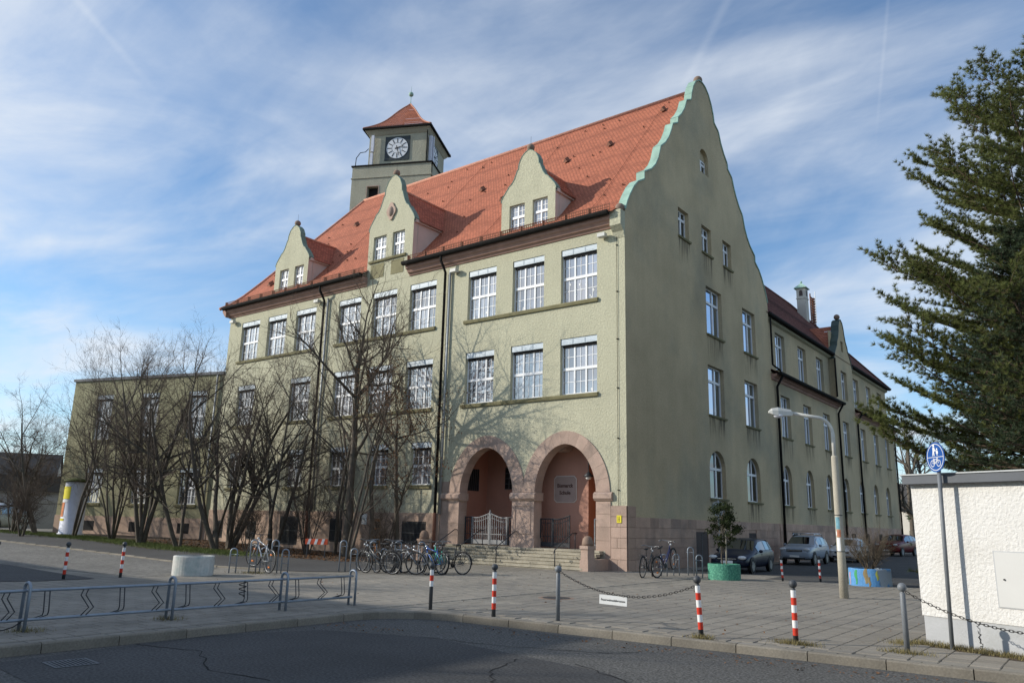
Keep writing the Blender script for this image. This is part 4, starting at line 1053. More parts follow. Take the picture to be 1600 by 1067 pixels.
# ================================================================ long side wing behind the gable (same building)
YA, YB = 16.9, 47.4
gw = [(18.02, 19.55), (22.20, 23.72), (26.35, 27.85), (30.45, 31.95), (34.68, 36.2), (38.85, 40.35), (42.9, 44.4)]
fw_ = [(18.35, 19.95), (22.5, 24.1), (26.65, 28.25), (31.4, 33.0), (36.2, 37.7), (40.2, 41.7), (44.1, 45.5)]
outer = rect(YA, YB, 0, 10.5)
bay = (30.25, 34.95)
hs = [arch_loop(a, b_, 3.02, 4.45, 5.30, 12) for a, b_ in gw] + [rect(a, b_, 6.90, 9.36) for a, b_ in fw_]
wall('wing_wall', 'plaster_side', outer, hs, school, SD, (-1, 0, 0), .42)
for a, b_ in gw: place_window(side_window(b_ - a, 2.28, .85, glass='glass_dim'), school, (0, a, 3.02), PI / 2); side_sill(a - .06, b_ + .1, 3.02)
for a, b_ in fw_: place_window(side_window(b_ - a, 2.46), school, (0, a, 6.90), PI / 2); side_sill(a - .06, b_ + .1, 6.90)
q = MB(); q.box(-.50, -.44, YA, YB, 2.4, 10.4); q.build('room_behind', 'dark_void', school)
# upper storey set back behind a pent roof
XB = -.38
uw = [(19.05, 20.75), (23.30, 24.95), (27.2, 28.8), (36.6, 38.2), (40.6, 42.1), (44.3, 45.8)]
wall('upper_wall', 'plaster_side', rect(YA, YB, 10.4, 13.95), [rect(a, b_, 10.98, 13.34) for a, b_ in uw], school, lambda u, z: (XB, u, z), (-1, 0, 0), .40)
for a, b_ in uw: place_window(side_window(b_ - a, 2.36), school, (XB, a, 10.98), PI / 2); side_sill(a - .06, b_ + .1, 10.98, XB)
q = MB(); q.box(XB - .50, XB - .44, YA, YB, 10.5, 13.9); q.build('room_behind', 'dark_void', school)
for a, b_ in ((YA + .02, bay[0] - .02), (bay[1] + .02, YB + .1)):
    q = MB(); q.prism([(0, a, 10.02), (.08, a, 10.06), (.12, a, 10.16), (.30, a, 10.24), (.34, a, 10.36), (.0, a, 10.36)], (0, b_ - a, 0)); q.build('cornice', 'cornice', school)
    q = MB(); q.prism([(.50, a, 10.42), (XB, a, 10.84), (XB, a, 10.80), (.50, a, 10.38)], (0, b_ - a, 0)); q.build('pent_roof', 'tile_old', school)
    q = MB(); q.prism([(.62, a, 10.44), (.62, a, 10.36), (.58, a, 10.30), (.48, a, 10.28), (.40, a, 10.33), (.40, a, 10.42)], (0, b_ - a, 0)); q.build('gutter', 'gutter', school)
    q = MB(); q.prism([(XB, a, 13.72), (XB + .2, a, 13.80), (XB + .2, a, 13.94), (XB, a, 13.94)], (0, b_ - a, 0)); q.build('eaves_board', 'plaster', school)
    q = MB(); q.prism([(XB + .50, a, 14.06), (XB + .50, a, 13.97), (XB + .45, a, 13.91), (XB + .34, a, 13.89), (XB + .24, a, 13.95), (XB + .24, a, 14.04)], (0, b_ - a, 0)); q.build('gutter', 'gutter', school)
# wing roof with hipped far end
q = MB(); nr = 60; ZR, XR = 21.2, -6.2; zb0 = 13.98; xe = XB + .42
YH = 41.0
for i in range(nr):
    t0, t1 = i / nr, (i + 1) / nr
    x0, z0, x1, z1 = xe + (XR - xe) * t0, zb0 + (ZR - zb0) * t0, xe + (XR - xe) * t1, zb0 + (ZR - zb0) * t1
    e0, e1 = YB + .4 + (YH - YB - .4) * t0, YB + .4 + (YH - YB - .4) * t1
    q.add([(x0, 16.6, z0 + .03), (x0, e0, z0 + .03), (x1, e1, z1), (x1, 16.6, z1), (x0, 16.6, z0), (x0, e0, z0)], [(0, 1, 2, 3), (0, 4, 5, 1)])
    q.add([(x0, e0, z0), (2 * XR - x0, e0, z0), (2 * XR - x1, e1, z1), (x1, e1, z1)], [(0, 1, 2, 3)])
q.add([(2 * XR - xe, 12, zb0), (2 * XR - xe, YB + .4, zb0), (XR, YH, ZR), (XR, 12, ZR)], [(0, 1, 2, 3)])
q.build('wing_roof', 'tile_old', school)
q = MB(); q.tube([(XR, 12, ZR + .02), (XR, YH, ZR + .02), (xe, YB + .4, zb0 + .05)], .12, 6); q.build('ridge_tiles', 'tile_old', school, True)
q = MB(); q.box(-12.4, 0 - .45, YB - .42, YB - .01, 0, 13.9); q.box(-12.4, -12.0, 17, YB - .43, 0, 13.9); q.box(-.44, -.01, YB - .42, YB - .01, 0, 10.5); q.build('wing_rear_wall', 'plaster_side', school)
q = MB(); q.box(-28.19, -28.0, .02, 16.88, 0, 14.0); q.box(-28.0, -12.5, 16.7, 16.88, 0, 14.0); q.build('rear_wall', 'plaster_side', school)
# gabled bay
bp = [(bay[0], 13.7), (bay[0] + .12, 14.0), (bay[0] + .55, 14.5), (bay[0] + .95, 14.85), (bay[0] + 1.0, 15.1), (bay[0] + 1.4, 15.55), (bay[0] + 1.65, 16.1), (bay[0] + 1.72, 16.45), (bay[0] + 1.95, 16.85), (32.6, 17.05)]
bpr = [(65.2 - y, z) for y, z in bp[-2::-1]]
wall('bay_wall', 'plaster_side', [(bay[0], 10.35), (bay[1], 10.35)] + bpr[::-1] + bp[::-1], [rect(31.75, 33.3, 10.98, 13.1), rect(32.3, 32.9, 14.6, 15.4)], school, lambda u, z: (.012, u, z), (-1, 0, 0), .42)
q = MB(); q.box(-.5, -.44, 31, 34, 10.6, 16.0); q.box(XB, .010, bay[0], bay[0] + .2, 10.36, 13.9); q.box(XB, .010, bay[1] - .2, bay[1], 10.36, 13.9); q.build('bay_side', 'plaster_side', school)
place_window(side_window(1.55, 2.12, glass='glass_dim'), school, (.0, 31.75, 10.98), PI / 2)
q = MB(); q.box(-.40, -.36, 32.2, 33.0, 14.5, 15.5); q.build('room_behind', 'dark_void', school)
full = bp + bpr
q = MB()
for (y0, z0), (y1, z1) in zip(full, full[1:]):
    d = Vector((0, y1 - y0, z1 - z0)).normalized(); nn = Vector((0, -d.z, d.y)); a0, a1 = Vector((0.06, y0, z0)), Vector((0.06, y1, z1))
    q.prism([a0, a1, a1 + nn * .06, a0 + nn * .06], (-.55, 0, 0))
q.build('copper_capping', 'copper_dark', school)
q = MB(); q.sphere((-.2, 32.6, 17.3), .22, 12, 8); q.build('ball_finial', 'brown_stone', school, True)
q = MB()
for i in range(18):
    t0, t1 = i / 18, (i + 1) / 18
    for sgn in (-1, 1):
        y0, z0, y1, z1 = 32.6 + sgn * 2.3 * (1 - t0), 13.9 + 2.75 * t0, 32.6 + sgn * 2.3 * (1 - t1), 13.9 + 2.75 * t1
        xr0, xr1 = xe + (XR - xe) * (z0 - zb0) / (ZR - zb0) - .1, xe + (XR - xe) * (z1 - zb0) / (ZR - zb0) - .1
        q.add([(-.42, y0, z0 + .02), (xr0, y0, z0 + .02), (xr1, y1, z1), (-.42, y1, z1)], [(0, 1, 2, 3)])
q.build('bay_roof', 'tile_x', school)
# wing downpipes
pipe([(.10, 16.98, 13.7), (.10, 16.98, 10.9), (.45, 17.3, 10.55)], .06, 'gutter'); pipe([(.50, 17.45, 10.3), (.12, 17.5, 9.7), (.12, 17.5, .3)], .075, 'gutter')
pipe([(.10, 30.1, 13.7), (.10, 30.1, 10.9)], .06, 'gutter'); pipe([(.45, 30.05, 10.3), (.12, 30.0, 9.7), (.12, 30.0, .3)], .07, 'gutter'); pipe([(.45, 35.2, 10.3), (.12, 35.1, 9.7), (.12, 35.1, .3)], .07, 'gutter'); pipe([(.10, YB - .1, 10.1), (.10, YB - .1, .3)], .07, 'gutter')
# plinth of the wing: blocks as far as they can be told apart, plain beyond
m = MB(); m.box(.0, .012, YA, YB, 0, 2.01); spw = m.build('stone_plinth', 'sandstone_side', school)
for i in range(5):
    u = YA + .1
    while u < 29.9:
        v = min(u + rb.uniform(.8, 1.4), 30.0); skip = any(u < b_ and v > a and CZ[i] < d and CZ[i + 1] > c + .05 for a, b_, c, d in bas2[2:])
        if not skip: block(spw, SB, u, v, CZ[i], CZ[i + 1], .045, 'sandstone_side')
        u = v
for y in (19.0, 23.3, 27.4, 31.6, 35.4, 39.4, 43.2):
    m = MB(); m.box(.013, .02, y, y + 1.0, .85, 1.55); m.build('cellar_window', 'dark_void', school)
# chimney on the wing roof
m = MB(); m.box(-5.35, -4.6, 40.2, 41.0, 18.5, 21.4); m.box(-5.39, -4.56, 40.16, 41.04, 21.4, 21.5); m.box(-5.35, -4.6, 40.2, 41.0, 21.5, 22.35); ch = m.build('chimney', 'house_wall', school)
m = MB(); m.prism([(-5.52, 40.05, 22.35), (-4.45, 40.05, 22.35), (-4.45, 41.15, 22.35), (-5.52, 41.15, 22.35)], (0, 0, .04)); m.add([(-5.52, 40.05, 22.4), (-4.45, 40.05, 22.4), (-4.45, 41.15, 22.4), (-5.52, 41.15, 22.4), (-5.0, 40.6, 22.95)], [(0, 1, 4), (1, 2, 4), (2, 3, 4), (3, 0, 4)]); m.sphere((-5, 40.6, 23.0), .10, 8, 6); m.build('chimney_cap', 'copper', ch)
m = MB(); m.prism([(x, 40.19, z) for x, z in arch_loop(-5.12, -4.82, 21.65, 22.0, 22.18, 8)], (0, .006, 0)); m.prism([(-4.592, y, z) for y, z in arch_loop(40.45, 40.75, 21.65, 22.0, 22.18, 8)], (-.006, 0, 0)); m.build('flue_opening', 'dark_door', ch)

# ================================================================ flat-roofed wing on the left, turned a little towards the street
wing = thing('annex_building', 'olive plastered flat roofed annex behind the bare trees on the left', 'building', (-28.2, 0.0, 0.0), R(16.87))
AW = [(-10.30, -8.86), (-6.45, -5.00), (-2.66, -1.20)]
hs = [rect(a, b, 6.32, 9.27) for a, b in AW] + [rect(a, b, 2.30, 4.50) for a, b in AW]
wall('front_wall', 'plaster_wing', rect(-12.45, -.02, 0, 10.25), hs, wing, FR, (0, 1, 0), .40)
for a, b in AW:
    place_window(school_window(b - a, 2.95, 3, 2, True, False), wing, (a, 0, 6.32)); place_window(school_window(b - a, 2.20, 3, 2, True, False), wing, (a, 0, 2.30)); sill(a - .08, b + .08, 6.31, p=wing); sill(a - .08, b + .08, 2.29, p=wing)
q = MB(); q.box(-12.2, -.3, .42, .46, 1.8, 9.8); q.build('room_behind', 'dark_void', wing)
q = MB(); q.box(-12.45, -12.05, .42, 11, 0, 10.25); q.box(-12.45, -.02, 10.6, 11, 0, 10.25); q.build('rear_wall', 'plaster_wing', wing)
q = MB(); q.box(-12.55, .0, -.10, 11.1, 10.25, 10.42); q.build('roof', 'roof_slab', wing)
q = MB(); q.box(-12.47, -.1, -.05, .0, 0, 1.5); q.build('plinth', 'plinth_plaster', wing)
pipe([(-.45, -.10, 10.2), (-.45, -.10, .2)], .06, 'zinc', wing)
for a in (-9.9, -6.1, -2.3): q = MB(); q.box(a, a + .9, -.058, -.051, .6, 1.2); q.build('cellar_window', 'dark_void', wing)

# ================================================================ clock tower behind the roof
tower = thing('clock_tower', 'square clock tower with red pyramid roof rising behind the main roof', 'tower', (-29.892, 18.937, 0), R(26.06))
wall('tower_wall', 'plaster_tower', rect(-7.45, 0, 0, 32.7), [rect(-5.90, -4.86, 29.3, 30.7), rect(-3.75, -3.05, 29.3, 30.7)], tower, FR, (0, 1, 0), .4)
q = MB(); q.box(-.40, 0, .402, 7.2, 0, 32.7); q.box(-7.45, -7.05, .402, 7.2, 0, 32.7); q.box(-7.04, -.41, 6.8, 7.2, 0, 32.7); q.build('tower_side', 'plaster_tower', tower)
q = MB(); q.box(-6.2, -2.8, .41, .46, 29, 31); q.build('belfry_void', 'dark_void', tower)
q = MB(); q.box(-5.98, -5.905, -.03, .1, 29.3, 30.78); q.box(-4.855, -4.78, -.03, .1, 29.3, 30.78); q.box(-5.90, -4.86, -.03, .1, 30.705, 30.78); q.build('opening_frame', 'sandstone', tower)
q = MB(); q.box(-7.55, .10, -.10, 7.3, 32.7, 32.82); q.build('ledge', 'gutter', tower)
q = MB(); q.sweep([(-7.45, 7.2, 0), (-7.45, 0, 0), (0, 0, 0), (0, 7.2, 0)], [(0, 31.5), (.07, 31.53), (.07, 31.62), (0, 31.66)]); q.build('string_course', 'plaster_tower', tower)
UX0, UX1, UY0, UY1 = -6.30, -.82, .72, 6.2
q = MB(); q.box(UX0, UX1, UY0, UY1, 32.82, 36.45); q.build('clock_room', 'plaster_tower', tower)
q = MB(); q.sweep([(UX0, UY0, 0), (UX1, UY0, 0), (UX1, UY1, 0), (UX0, UY1, 0)], [(0, 36.05), (.06, 36.08), (.28, 36.36), (.36, 36.42), (.36, 36.50), (0, 36.50)], True); q.build('eaves_cove', 'plaster_tower', tower)
OV = .55; cxr, cyr = (UX0 + UX1) / 2, (UY0 + UY1) / 2
q = MB(); q.box(UX0 - OV, UX1 + OV, UY0 - OV, UY1 + OV, 36.50, 36.66); q.build('gutter', 'gutter', tower)
q = MB(); hw = (UX1 - UX0) / 2 + OV - .04; ring = []
for i in range(31):
    t = i / 30; w_ = hw * (1 - t) ** 1.0 * (1 - .23 * math.sin(PI * t) ** 1.0 * (1 - t) ** .5); ring.append((max(w_, .03), 36.66 + 4.0 * t))
for (w0, z0), (w1, z1) in zip(ring, ring[1:]):
    a = [(cxr + sx * w0, cyr + sy * w0, z0 + .02) for sx, sy in ((-1, -1), (1, -1), (1, 1), (-1, 1))]; b_ = [(cxr + sx * w1, cyr + sy * w1, z1) for sx, sy in ((-1, -1), (1, -1), (1, 1), (-1, 1))]
    q.add(a + b_, [(i, (i + 1) % 4, (i + 1) % 4 + 4, i + 4) for i in range(4)])
q.build('tower_roof', 'tile_x', tower)
for sx, sy in ((-1, -1), (1, -1), (1, 1), (-1, 1)):
    q = MB(); q.tube([(cxr + sx * w_, cyr + sy * w_, z + .01) for w_, z in ring[::2]], .07, 6); q.build('hip_tiles', 'ridge_tile', tower, True)
q = MB(); q.lathe([(.13, 40.5), (.06, 40.7), (.035, 40.9), (.03, 41.5)], 8, (cxr, cyr, 0)); q.sphere((cxr, cyr, 41.72), .24, 12, 8); q.lathe([(.02, 41.9), (.012, 42.6)], 6, (cxr, cyr, 0)); q.build('finial', 'copper', tower, True)
def clock(par, o, rz):
    b = link(bpy.data.objects.new('clock', None)); b.parent = par; b.location = o; b.rotation_euler = (0, 0, rz)
    q = MB(); q.box(-1.18, 1.18, -.05, .0, -1.18, 1.18); fr = q.build('clock_frame', 'clock_dark', b)
    q = MB(); q.lathe([(1.02, .0), (1.02, .03), (.0005, .03)], 40, (0, -.051, 0), 'y'); 
    q.v = [(x, -.051 - abs(y + .051), z) for x, y, z in q.v]; q.build('dial', 'clock_white', b)
    q = MB()
    for i in range(12):
        t = 2 * PI * i / 12; ct, st = math.cos(t), math.sin(t); a, c, w_ = .56, .95, .035
        q.prism([(a * st - w_ * ct, -.086, a * ct + w_ * st), (a * st + w_ * ct, -.086, a * ct - w_ * st), (c * st + w_ * ct, -.086, c * ct - w_ * st), (c * st - w_ * ct, -.086, c * ct + w_ * st)], (0, -.012, 0))
    n = 40; vs = [(r_ * math.cos(2 * PI * k / n), -.088, r_ * math.sin(2 * PI * k / n)) for r_ in (.50, .525) for k in range(n)]; q.add(vs, [(k, (k + 1) % n, (k + 1) % n + n, k + n) for k in range(n)])
    q.build('hour_marks', 'text_black', b)
    for nm, ang, L, w_, y in (('hour_hand', 73, .60, .055, -.105), ('minute_hand', 164, .84, .04, -.13)):
        t = R(ang); ct, st = math.cos(t), math.sin(t); q = MB()
        q.prism([(-.22 * st - w_ * ct, y, -.22 * ct + w_ * st), (-.22 * st + w_ * ct, y, -.22 * ct - w_ * st), (L * st + w_ * .5 * ct, y, L * ct - w_ * .5 * st), (L * st - w_ * .5 * ct, y, L * ct + w_ * .5 * st)], (0, -.015, 0)); q.build(nm, 'text_black', b)
clock(tower, (-3.55, UY0 - .003, 34.66), 0); clock(tower, (UX1 + .003, 3.0, 34.66), PI / 2)
for x, y, z0, z1 in ((-5.86, .45, 34.35, 35.95), (-5.9, .45, 32.9, 34.2), (-.55, 1.15, 33.0, 35.9), (-.5, 1.6, 33.4, 36.0)):
    q = MB(); q.box(x - .13, x + .13, y - .09, y + .09, z0, z1); q.build('antenna_panel', 'poster_grey', tower)
q = MB(); q.tube([(-5.86, .55, 32.85), (-5.86, .55, 36.0)], .03, 6); q.tube([(-.62, 1.4, 32.85), (-.62, 1.4, 36.1)], .03, 6); q.build('antenna_mast', 'zinc', tower)
q = MB(); q.tube([(-7.3, .2, 32.82), (-7.25, .2, 33.7), (-6.9, .2, 34.2), (-6.45, .3, 34.3), (-6.25, .5, 34.7)], .035, 6); q.build('antenna_cable', 'gutter', tower)
pipe([(-.72, .60, 36.4), (-.72, .60, 32.9)], .05, 'gutter', tower)
# roof aerial on the far wing
aer = thing('roof_aerial', 'red lattice aerial with white rod on the wing roof ridge', 'antenna', (-5.6, 45.6, 19.6))
q = MB(); q.tube([(0, .3, 0), (0, .3, 3.2)], .05, 6); q.tube([(0, -.5, .4), (0, -.5, 3.6)], .06, 6); q.build('mast', 'rust', aer)
q = MB()
for i in range(11): q.box(-.05, .05, -.5, .34, .75 + i * .25, .83 + i * .25); q.box(-.14, .14, .26, .52, .7 + i * .25, .86 + i * .25)
q.build('rung', 'rust', aer)['kind'] = 'stuff'
q = MB(); q.tube([(0, 1.1, 1.2), (0, 1.1, 4.2)], .035, 6); q.tube([(0, .3, 1.2), (0, 1.1, 1.2)], .02, 4); q.tube([(0, .3, 3.0), (0, 1.1, 3.0)], .02, 4); q.build('whip_antenna', 'white_frame', aer)

# ================================================================ little white house on the right
hut = thing('white_hut', 'small white roughcast hut with flat dark roof at the right edge', 'hut', (12.28, -12.72, 0), R(-22))
q = MB(); q.box(0, 4.6, 0, 3.0, .42, 2.42); q.build('wall', 'white_rough', hut)
q = MB(); q.box(.02, 4.58, .012, 2.98, -.05, .42); q.build('plinth', 'grey_plinth', hut)
q = MB(); q.box(-.06, 4.75, -.13, 3.15, 2.42, 2.555); q.build('roof_slab', 'roof_slab', hut)
q = MB(); q.box(-.075, 4.77, -.15, 3.17, 2.555, 2.575); q.build('roof_edging', 'zinc', hut)
q = MB(); q.box(1.20, 2.3, -.016, .0, .66, 1.42); ht = q.build('hatch', 'hatch', hut)
q = MB(); q.box(1.18, 2.32, -.010, -.0, .645, 1.435); q.build('hatch_gap', 'grey_plinth', ht)
q = MB(); q.tube([(1.31, -.02, 1.04), (1.31, -.035, 1.04)], .012, 8); q.build('hatch_lock', 'text_black', ht)
q = crack([(0.86, .41), (.84, .25), (.88, .12), (.86, .0)], .006, 0); q.v = [(x, .006, y) for x, y, z in q.v]; q.build('plinth_crack', 'crack', hut)

# ================================================================ street furniture
BANDS = {}
def bollard(label, loc, kind='red', lean=(0, 0), h=.93, group='bollards along the kerb'):
    t = thing('bollard', label, 'bollard', loc, 0, group); t.rotation_euler = (lean[0], lean[1], 0); t.scale = (h / .93,) * 3
    def me(name, f, m, sm=True):
        k = (name, kind)
        if k not in BANDS: b = MB(); f(b); BANDS[k] = b.mesh(name, sm); BANDS[k].materials.append(MATS[m])
        return put(name, BANDS[k], t)
    m0 = 'post_dark' if kind != 'grey' else 'post_grey'
    me('ball', lambda b: (b.sphere((0, 0, .865), .062, 14, 10), b.lathe([(.034, .79), (.026, .80), (.026, .815)], 12)), m0)
    me('post', lambda b: b.lathe([(.038, -.03), (.038, .785), (.034, .792)], 16), m0)
    if kind == 'red':
        for i in range(6):
            z = .13 + i * .108
            me('red_band' if i % 2 == 0 else 'white_band', lambda b: None, '') if False else None
            k = ('band%d' % i, kind)
            if k not in BANDS: b = MB(); b.lathe([(.0395, z), (.0395, z + .108)], 16); b.f = b.f[:16]; BANDS[k] = b.mesh('band', True); BANDS[k].materials.append(MATS['paint_red' if i % 2 == 0 else 'paint_white'])
            put('red_band' if i % 2 == 0 else 'white_band', BANDS[k], t)
    if kind == 'half':
        for i in (0, 1, 2):
            z = .455 + i * .11; k = ('hband%d' % i, kind)
            if k not in BANDS: b = MB(); b.lathe([(.0395, z), (.0395, z + .108)], 16); b.f = b.f[:16]; BANDS[k] = b.mesh('band', True); BANDS[k].materials.append(MATS['paint_red' if i == 1 else 'paint_white'])
            put('red_band' if i == 1 else 'white_band', BANDS[k], t)
    return t
bollard('bollard with only its top half banded red and white', (4.12, -15.16, 0), 'half', h=.88)
bollard('red and white bollard left of the plain grey chain post', (5.65, -15.12, 0), 'red')
bollard('plain grey bollard holding the left end of the sign chain', (6.84, -14.80, 0), 'grey', h=.95)
bollard('leaning red and white bollard holding the right end of the sign chain', (9.55, -14.85, 0), 'red', (0, -.055))
bollard('red and white bollard with grass tuft nearest the concrete lamp post', (10.85, -14.40, 0), 'red')
bollard('plain grey bollard beside the white hut', (12.29, -14.03, 0), 'grey', h=.96)
bollard('small red and white bollard in front of the silver car', (5.75, .15, 0), 'red', (0, -.03), .82, 'bollards at the side street')
bollard('small red and white bollard beside the lamp post at the street', (6.72, 1.0, 0), 'red', (0, -.02), .86, 'bollards at the side street')
bollard('left of the two red and white bollards behind the bike rack', (-6.60, -17.3, 0), 'red', (0, .03), .93, 'bollards behind the bike rack')
bollard('right of the two bollards behind the bike rack, near the white planter', (-6.50, -15.9, 0), 'red', (0, .03), .93, 'bollards behind the bike rack')
bollard('bollard cut by the left edge of the picture', (-6.95, -18.8, 0), 'red', (0, .02), .95, 'bollards behind the bike rack')
# chains: every second link turned
def chain(label, pts, dz, tie=None):
    t = thing('chain', label, 'chain', pts[0])
    p0, p1 = Vector(pts[0]), Vector(pts[1]); L = (p1 - p0).length; n = int(L / .048)
    b = MB(); prev = None
    P = []
    for i in range(n + 1):
        s = i / n; q = p0.lerp(p1, s); q.z -= dz * 4 * s * (1 - s) ; P.append(q - p0)
    for i in range(n):
        a, c = P[i], P[i + 1]; d = (c - a).normalized(); mid = (a + c) / 2
        side = d.cross(Vector((0, 0, 1))).normalized() if i % 2 else d.cross(d.cross(Vector((0, 0, 1)))).normalized()
        b.tube([mid + d * .036 * math.cos(u) + side * .016 * math.sin(u) for u in [2 * PI * k / 8 for k in range(8)]], .0048, 4, closed=True)
    o = b.build('chain_link', 'chain', t); o['kind'] = 'stuff'; return t, P
ct, P = chain('rusty chain hung between grey and leaning bollard', [(6.88, -14.80, .84), (9.50, -14.85, .78)], .29)
chain('chain running from the grey bollard past the white hut', [(12.33, -14.0, .83), (15.0, -14.3, .62)], .30)
# hanging sign
hs_ = thing('chain_sign', 'small white fire access sign hanging on the chain', 'sign', (7.98, -14.835, .515), R(8)); hs_.rotation_euler = (0, R(1.5), R(4))
q = MB(); q.box(-.255, .255, -.004, .004, -.15, .0); q.build('sign_plate', 'sign_white', hs_)
text_mesh('Feuerwehranfahrtszone', .047, .001, 'lettering', 'text_black', hs_, (0, -.006, -.078), (PI / 2, 0, 0), .0006)
q = MB(); q.tube([(-.11, 0, 0), (-.11, 0, .045)], .005, 5); q.tube([(.13, 0, 0), (.13, 0, .03)], .005, 5); q.build('hook', 'chain', hs_)
# cycle and foot path sign on a leaning tube
sp_ = thing('path_sign', 'round blue foot and cycle path sign on leaning grey tube', 'sign', (12.72, -13.15, 0), R(10)); sp_.rotation_euler = (R(-1), R(.7), R(-48))
q = MB(); q.tube([(0, 0, -.05), (0, 0, 3.06)], .030, 12); q.build('sign_post', 'post_grey', sp_, True)
q = MB(); q.lathe([(.23, 0), (.23, .006), (.0005, .006)], 40, (0, 0, 0), 'y'); q.v = [(x, -.036 - y, z + 2.81) for x, y, z in q.v]; q.build('sign_disc', 'sign_blue', sp_)
q = MB()
n = 40; q.add([(r_ * math.cos(2 * PI * k / n), -.0435, 2.81 + r_ * math.sin(2 * PI * k / n)) for r_ in (.196, .206) for k in range(n)], [(k, (k + 1) % n, (k + 1) % n + n, k + n) for k in range(n)])
def disc(x, z, r_): q.add([(x + r_ * math.cos(2 * PI * k / 12), -.0435, z + r_ * math.sin(2 * PI * k / 12)) for k in range(12)], [tuple(range(12))])
def fl(pts): q.add([(x, -.0435, z) for x, z in pts], [tuple(range(len(pts)))])
def ringf(x, z, r0, r1): q.add([(x + r_ * math.cos(2 * PI * k / 20), -.0435, z + r_ * math.sin(2 * PI * k / 20)) for r_ in (r0, r1) for k in range(20)], [(k, (k + 1) % 20, (k + 1) % 20 + 20, k + 20) for k in range(20)])
def ln(x0, z0, x1, z1, w_=.005):
    d = Vector((x1 - x0, z1 - z0)).normalized(); nx, nz = -d.y * w_, d.x * w_; fl([(x0 + nx, z0 + nz), (x0 - nx, z0 - nz), (x1 - nx, z1 - nz), (x1 + nx, z1 + nz)])
fl([(-.195, 2.806), (.195, 2.806), (.195, 2.814), (-.195, 2.814)])
disc(-.03, 2.985, .022); fl([(-.055, 2.96), (-.005, 2.96), (.004, 2.90), (-.02, 2.895), (-.012, 2.83), (-.032, 2.83), (-.036, 2.88), (-.05, 2.83), (-.068, 2.83), (-.055, 2.90)])
disc(.05, 2.93, .016); fl([(.03, 2.91), (.07, 2.91), (.08, 2.865), (.062, 2.86), (.06, 2.83), (.045, 2.83), (.04, 2.86), (.025, 2.86)]); ln(-.005, 2.93, .035, 2.895, .006)
ringf(-.075, 2.715, .042, .052); ringf(.075, 2.715, .042, .052); ln(-.075, 2.715, -.04, 2.775); ln(-.04, 2.775, .045, 2.775); ln(-.04, 2.775, .0, 2.715); ln(0, 2.715, .05, 2.785); ln(-.075, 2.715, 0, 2.715); ln(.075, 2.715, .045, 2.79); ln(.03, 2.795, .06, 2.795); ln(-.055, 2.785, -.03, 2.785)
q.build('sign_print', 'sign_white', sp_)
# the back of a round sign by the side wall
sb = thing('round_sign', 'round traffic sign seen from behind above the green planter', 'sign', (2.3, 3.2, 0), R(20))
q = MB(); q.tube([(0, 0, 0), (0, 0, 2.75)], .03, 10); q.build('sign_post', 'zinc', sb, True)
q = MB(); q.lathe([(.0005, 0), (.29, 0), (.29, .008), (.0005, .008)], 28, (0, 0, 0), 'y'); q.v = [(x, y + .05, z + 2.43) for x, y, z in q.v]; q.build('sign_disc', 'zinc', sb)
# street lamp
lp = thing('street_lamp', 'concrete street lamp post with curved arm and stickers', 'street lamp', (9.10, -5.17, 0))
q = MB(); q.lathe([(.112, -.05), (.100, 1.2), (.085, 3.56), (.075, 3.60)], 16); q.build('pole', 'concrete_pole', lp, True)
dx, dy = -.78, -.60; arm = [(0, 0, 3.58), (0, 0, 4.15)]
for i in range(1, 10): t = PI / 2 * i / 9; arm.append((dx * .42 * (1 - math.cos(t)), dy * .42 * (1 - math.cos(t)), 4.15 + .46 * math.sin(t)))
arm.append((dx * 1.05, dy * 1.05, 4.70))
q = MB(); q.tube(arm, [.05] * 2 + [.045] * 10, 10); q.build('arm', 'lamp_metal', lp, True)
q = MB(); ux, uy = dx / .984, dy / .984
def lpnt(s, o, z): return (ux * s - uy * o, uy * s + ux * o, z)
sec = [(1.05, .05, 4.66, 4.74), (1.10, .085, 4.63, 4.79), (1.45, .10, 4.62, 4.85), (1.60, .075, 4.66, 4.82), (1.68, .03, 4.70, 4.75)]
vs = []; fs = []
for s, w_, z0, z1 in sec: vs += [lpnt(s, -w_, z0), lpnt(s, w_, z0), lpnt(s, w_, (z0 + z1) / 2 + .02), lpnt(s, w_ * .6, z1), lpnt(s, -w_ * .6, z1), lpnt(s, -w_, (z0 + z1) / 2 + .02)]
for i in range(len(sec) - 1):
    for k in range(6): fs.append((i * 6 + k, i * 6 + (k + 1) % 6, (i + 1) * 6 + (k + 1) % 6, (i + 1) * 6 + k))
fs += [(0, 1, 2, 3, 4, 5), tuple(range(24, 30))]; q.add(vs, fs); q.build('lamp_head', 'lamp_metal', lp)
q = MB(); q.sphere((ux * 1.42, uy * 1.42, 4.63), .13, 12, 8, 1.0, .8, .45); q.build('lamp_glass', 'poster_grey', lp, True)
mat('sticker_teal', (0.16, 0.34, 0.40), 0.6, 0.3, 12); mat('sticker_red', (0.42, 0.16, 0.09), 0.6, 0.3, 12)
for z0, z1, m, a0, a1 in ((1.72, 2.02, 'sticker_teal', -2.25, -1.15), (1.52, 1.70, 'sticker_red', -2.0, -1.05), (1.16, 1.50, 'sign_white', -2.2, -1.3), (1.56, 1.66, 'sign_white', -2.3, -2.02)):
    q = MB(); n = 6; r0 = .1025 if z0 < 1.6 else .1005
    q.add([(r0 * math.cos(a0 + (a1 - a0) * k / n), r0 * math.sin(a0 + (a1 - a0) * k / n), z) for z in (z0, z1) for k in range(n + 1)], [(k, k + 1, k + n + 2, k + n + 1) for k in range(n)]); q.build('sticker', m, lp)
for z in (1.15, 2.06): q = MB(); q.lathe([(.105 if z < 2 else .100, z), (.105 if z < 2 else .100, z + .02)], 16); q.build('band', 'iron_dark', lp)

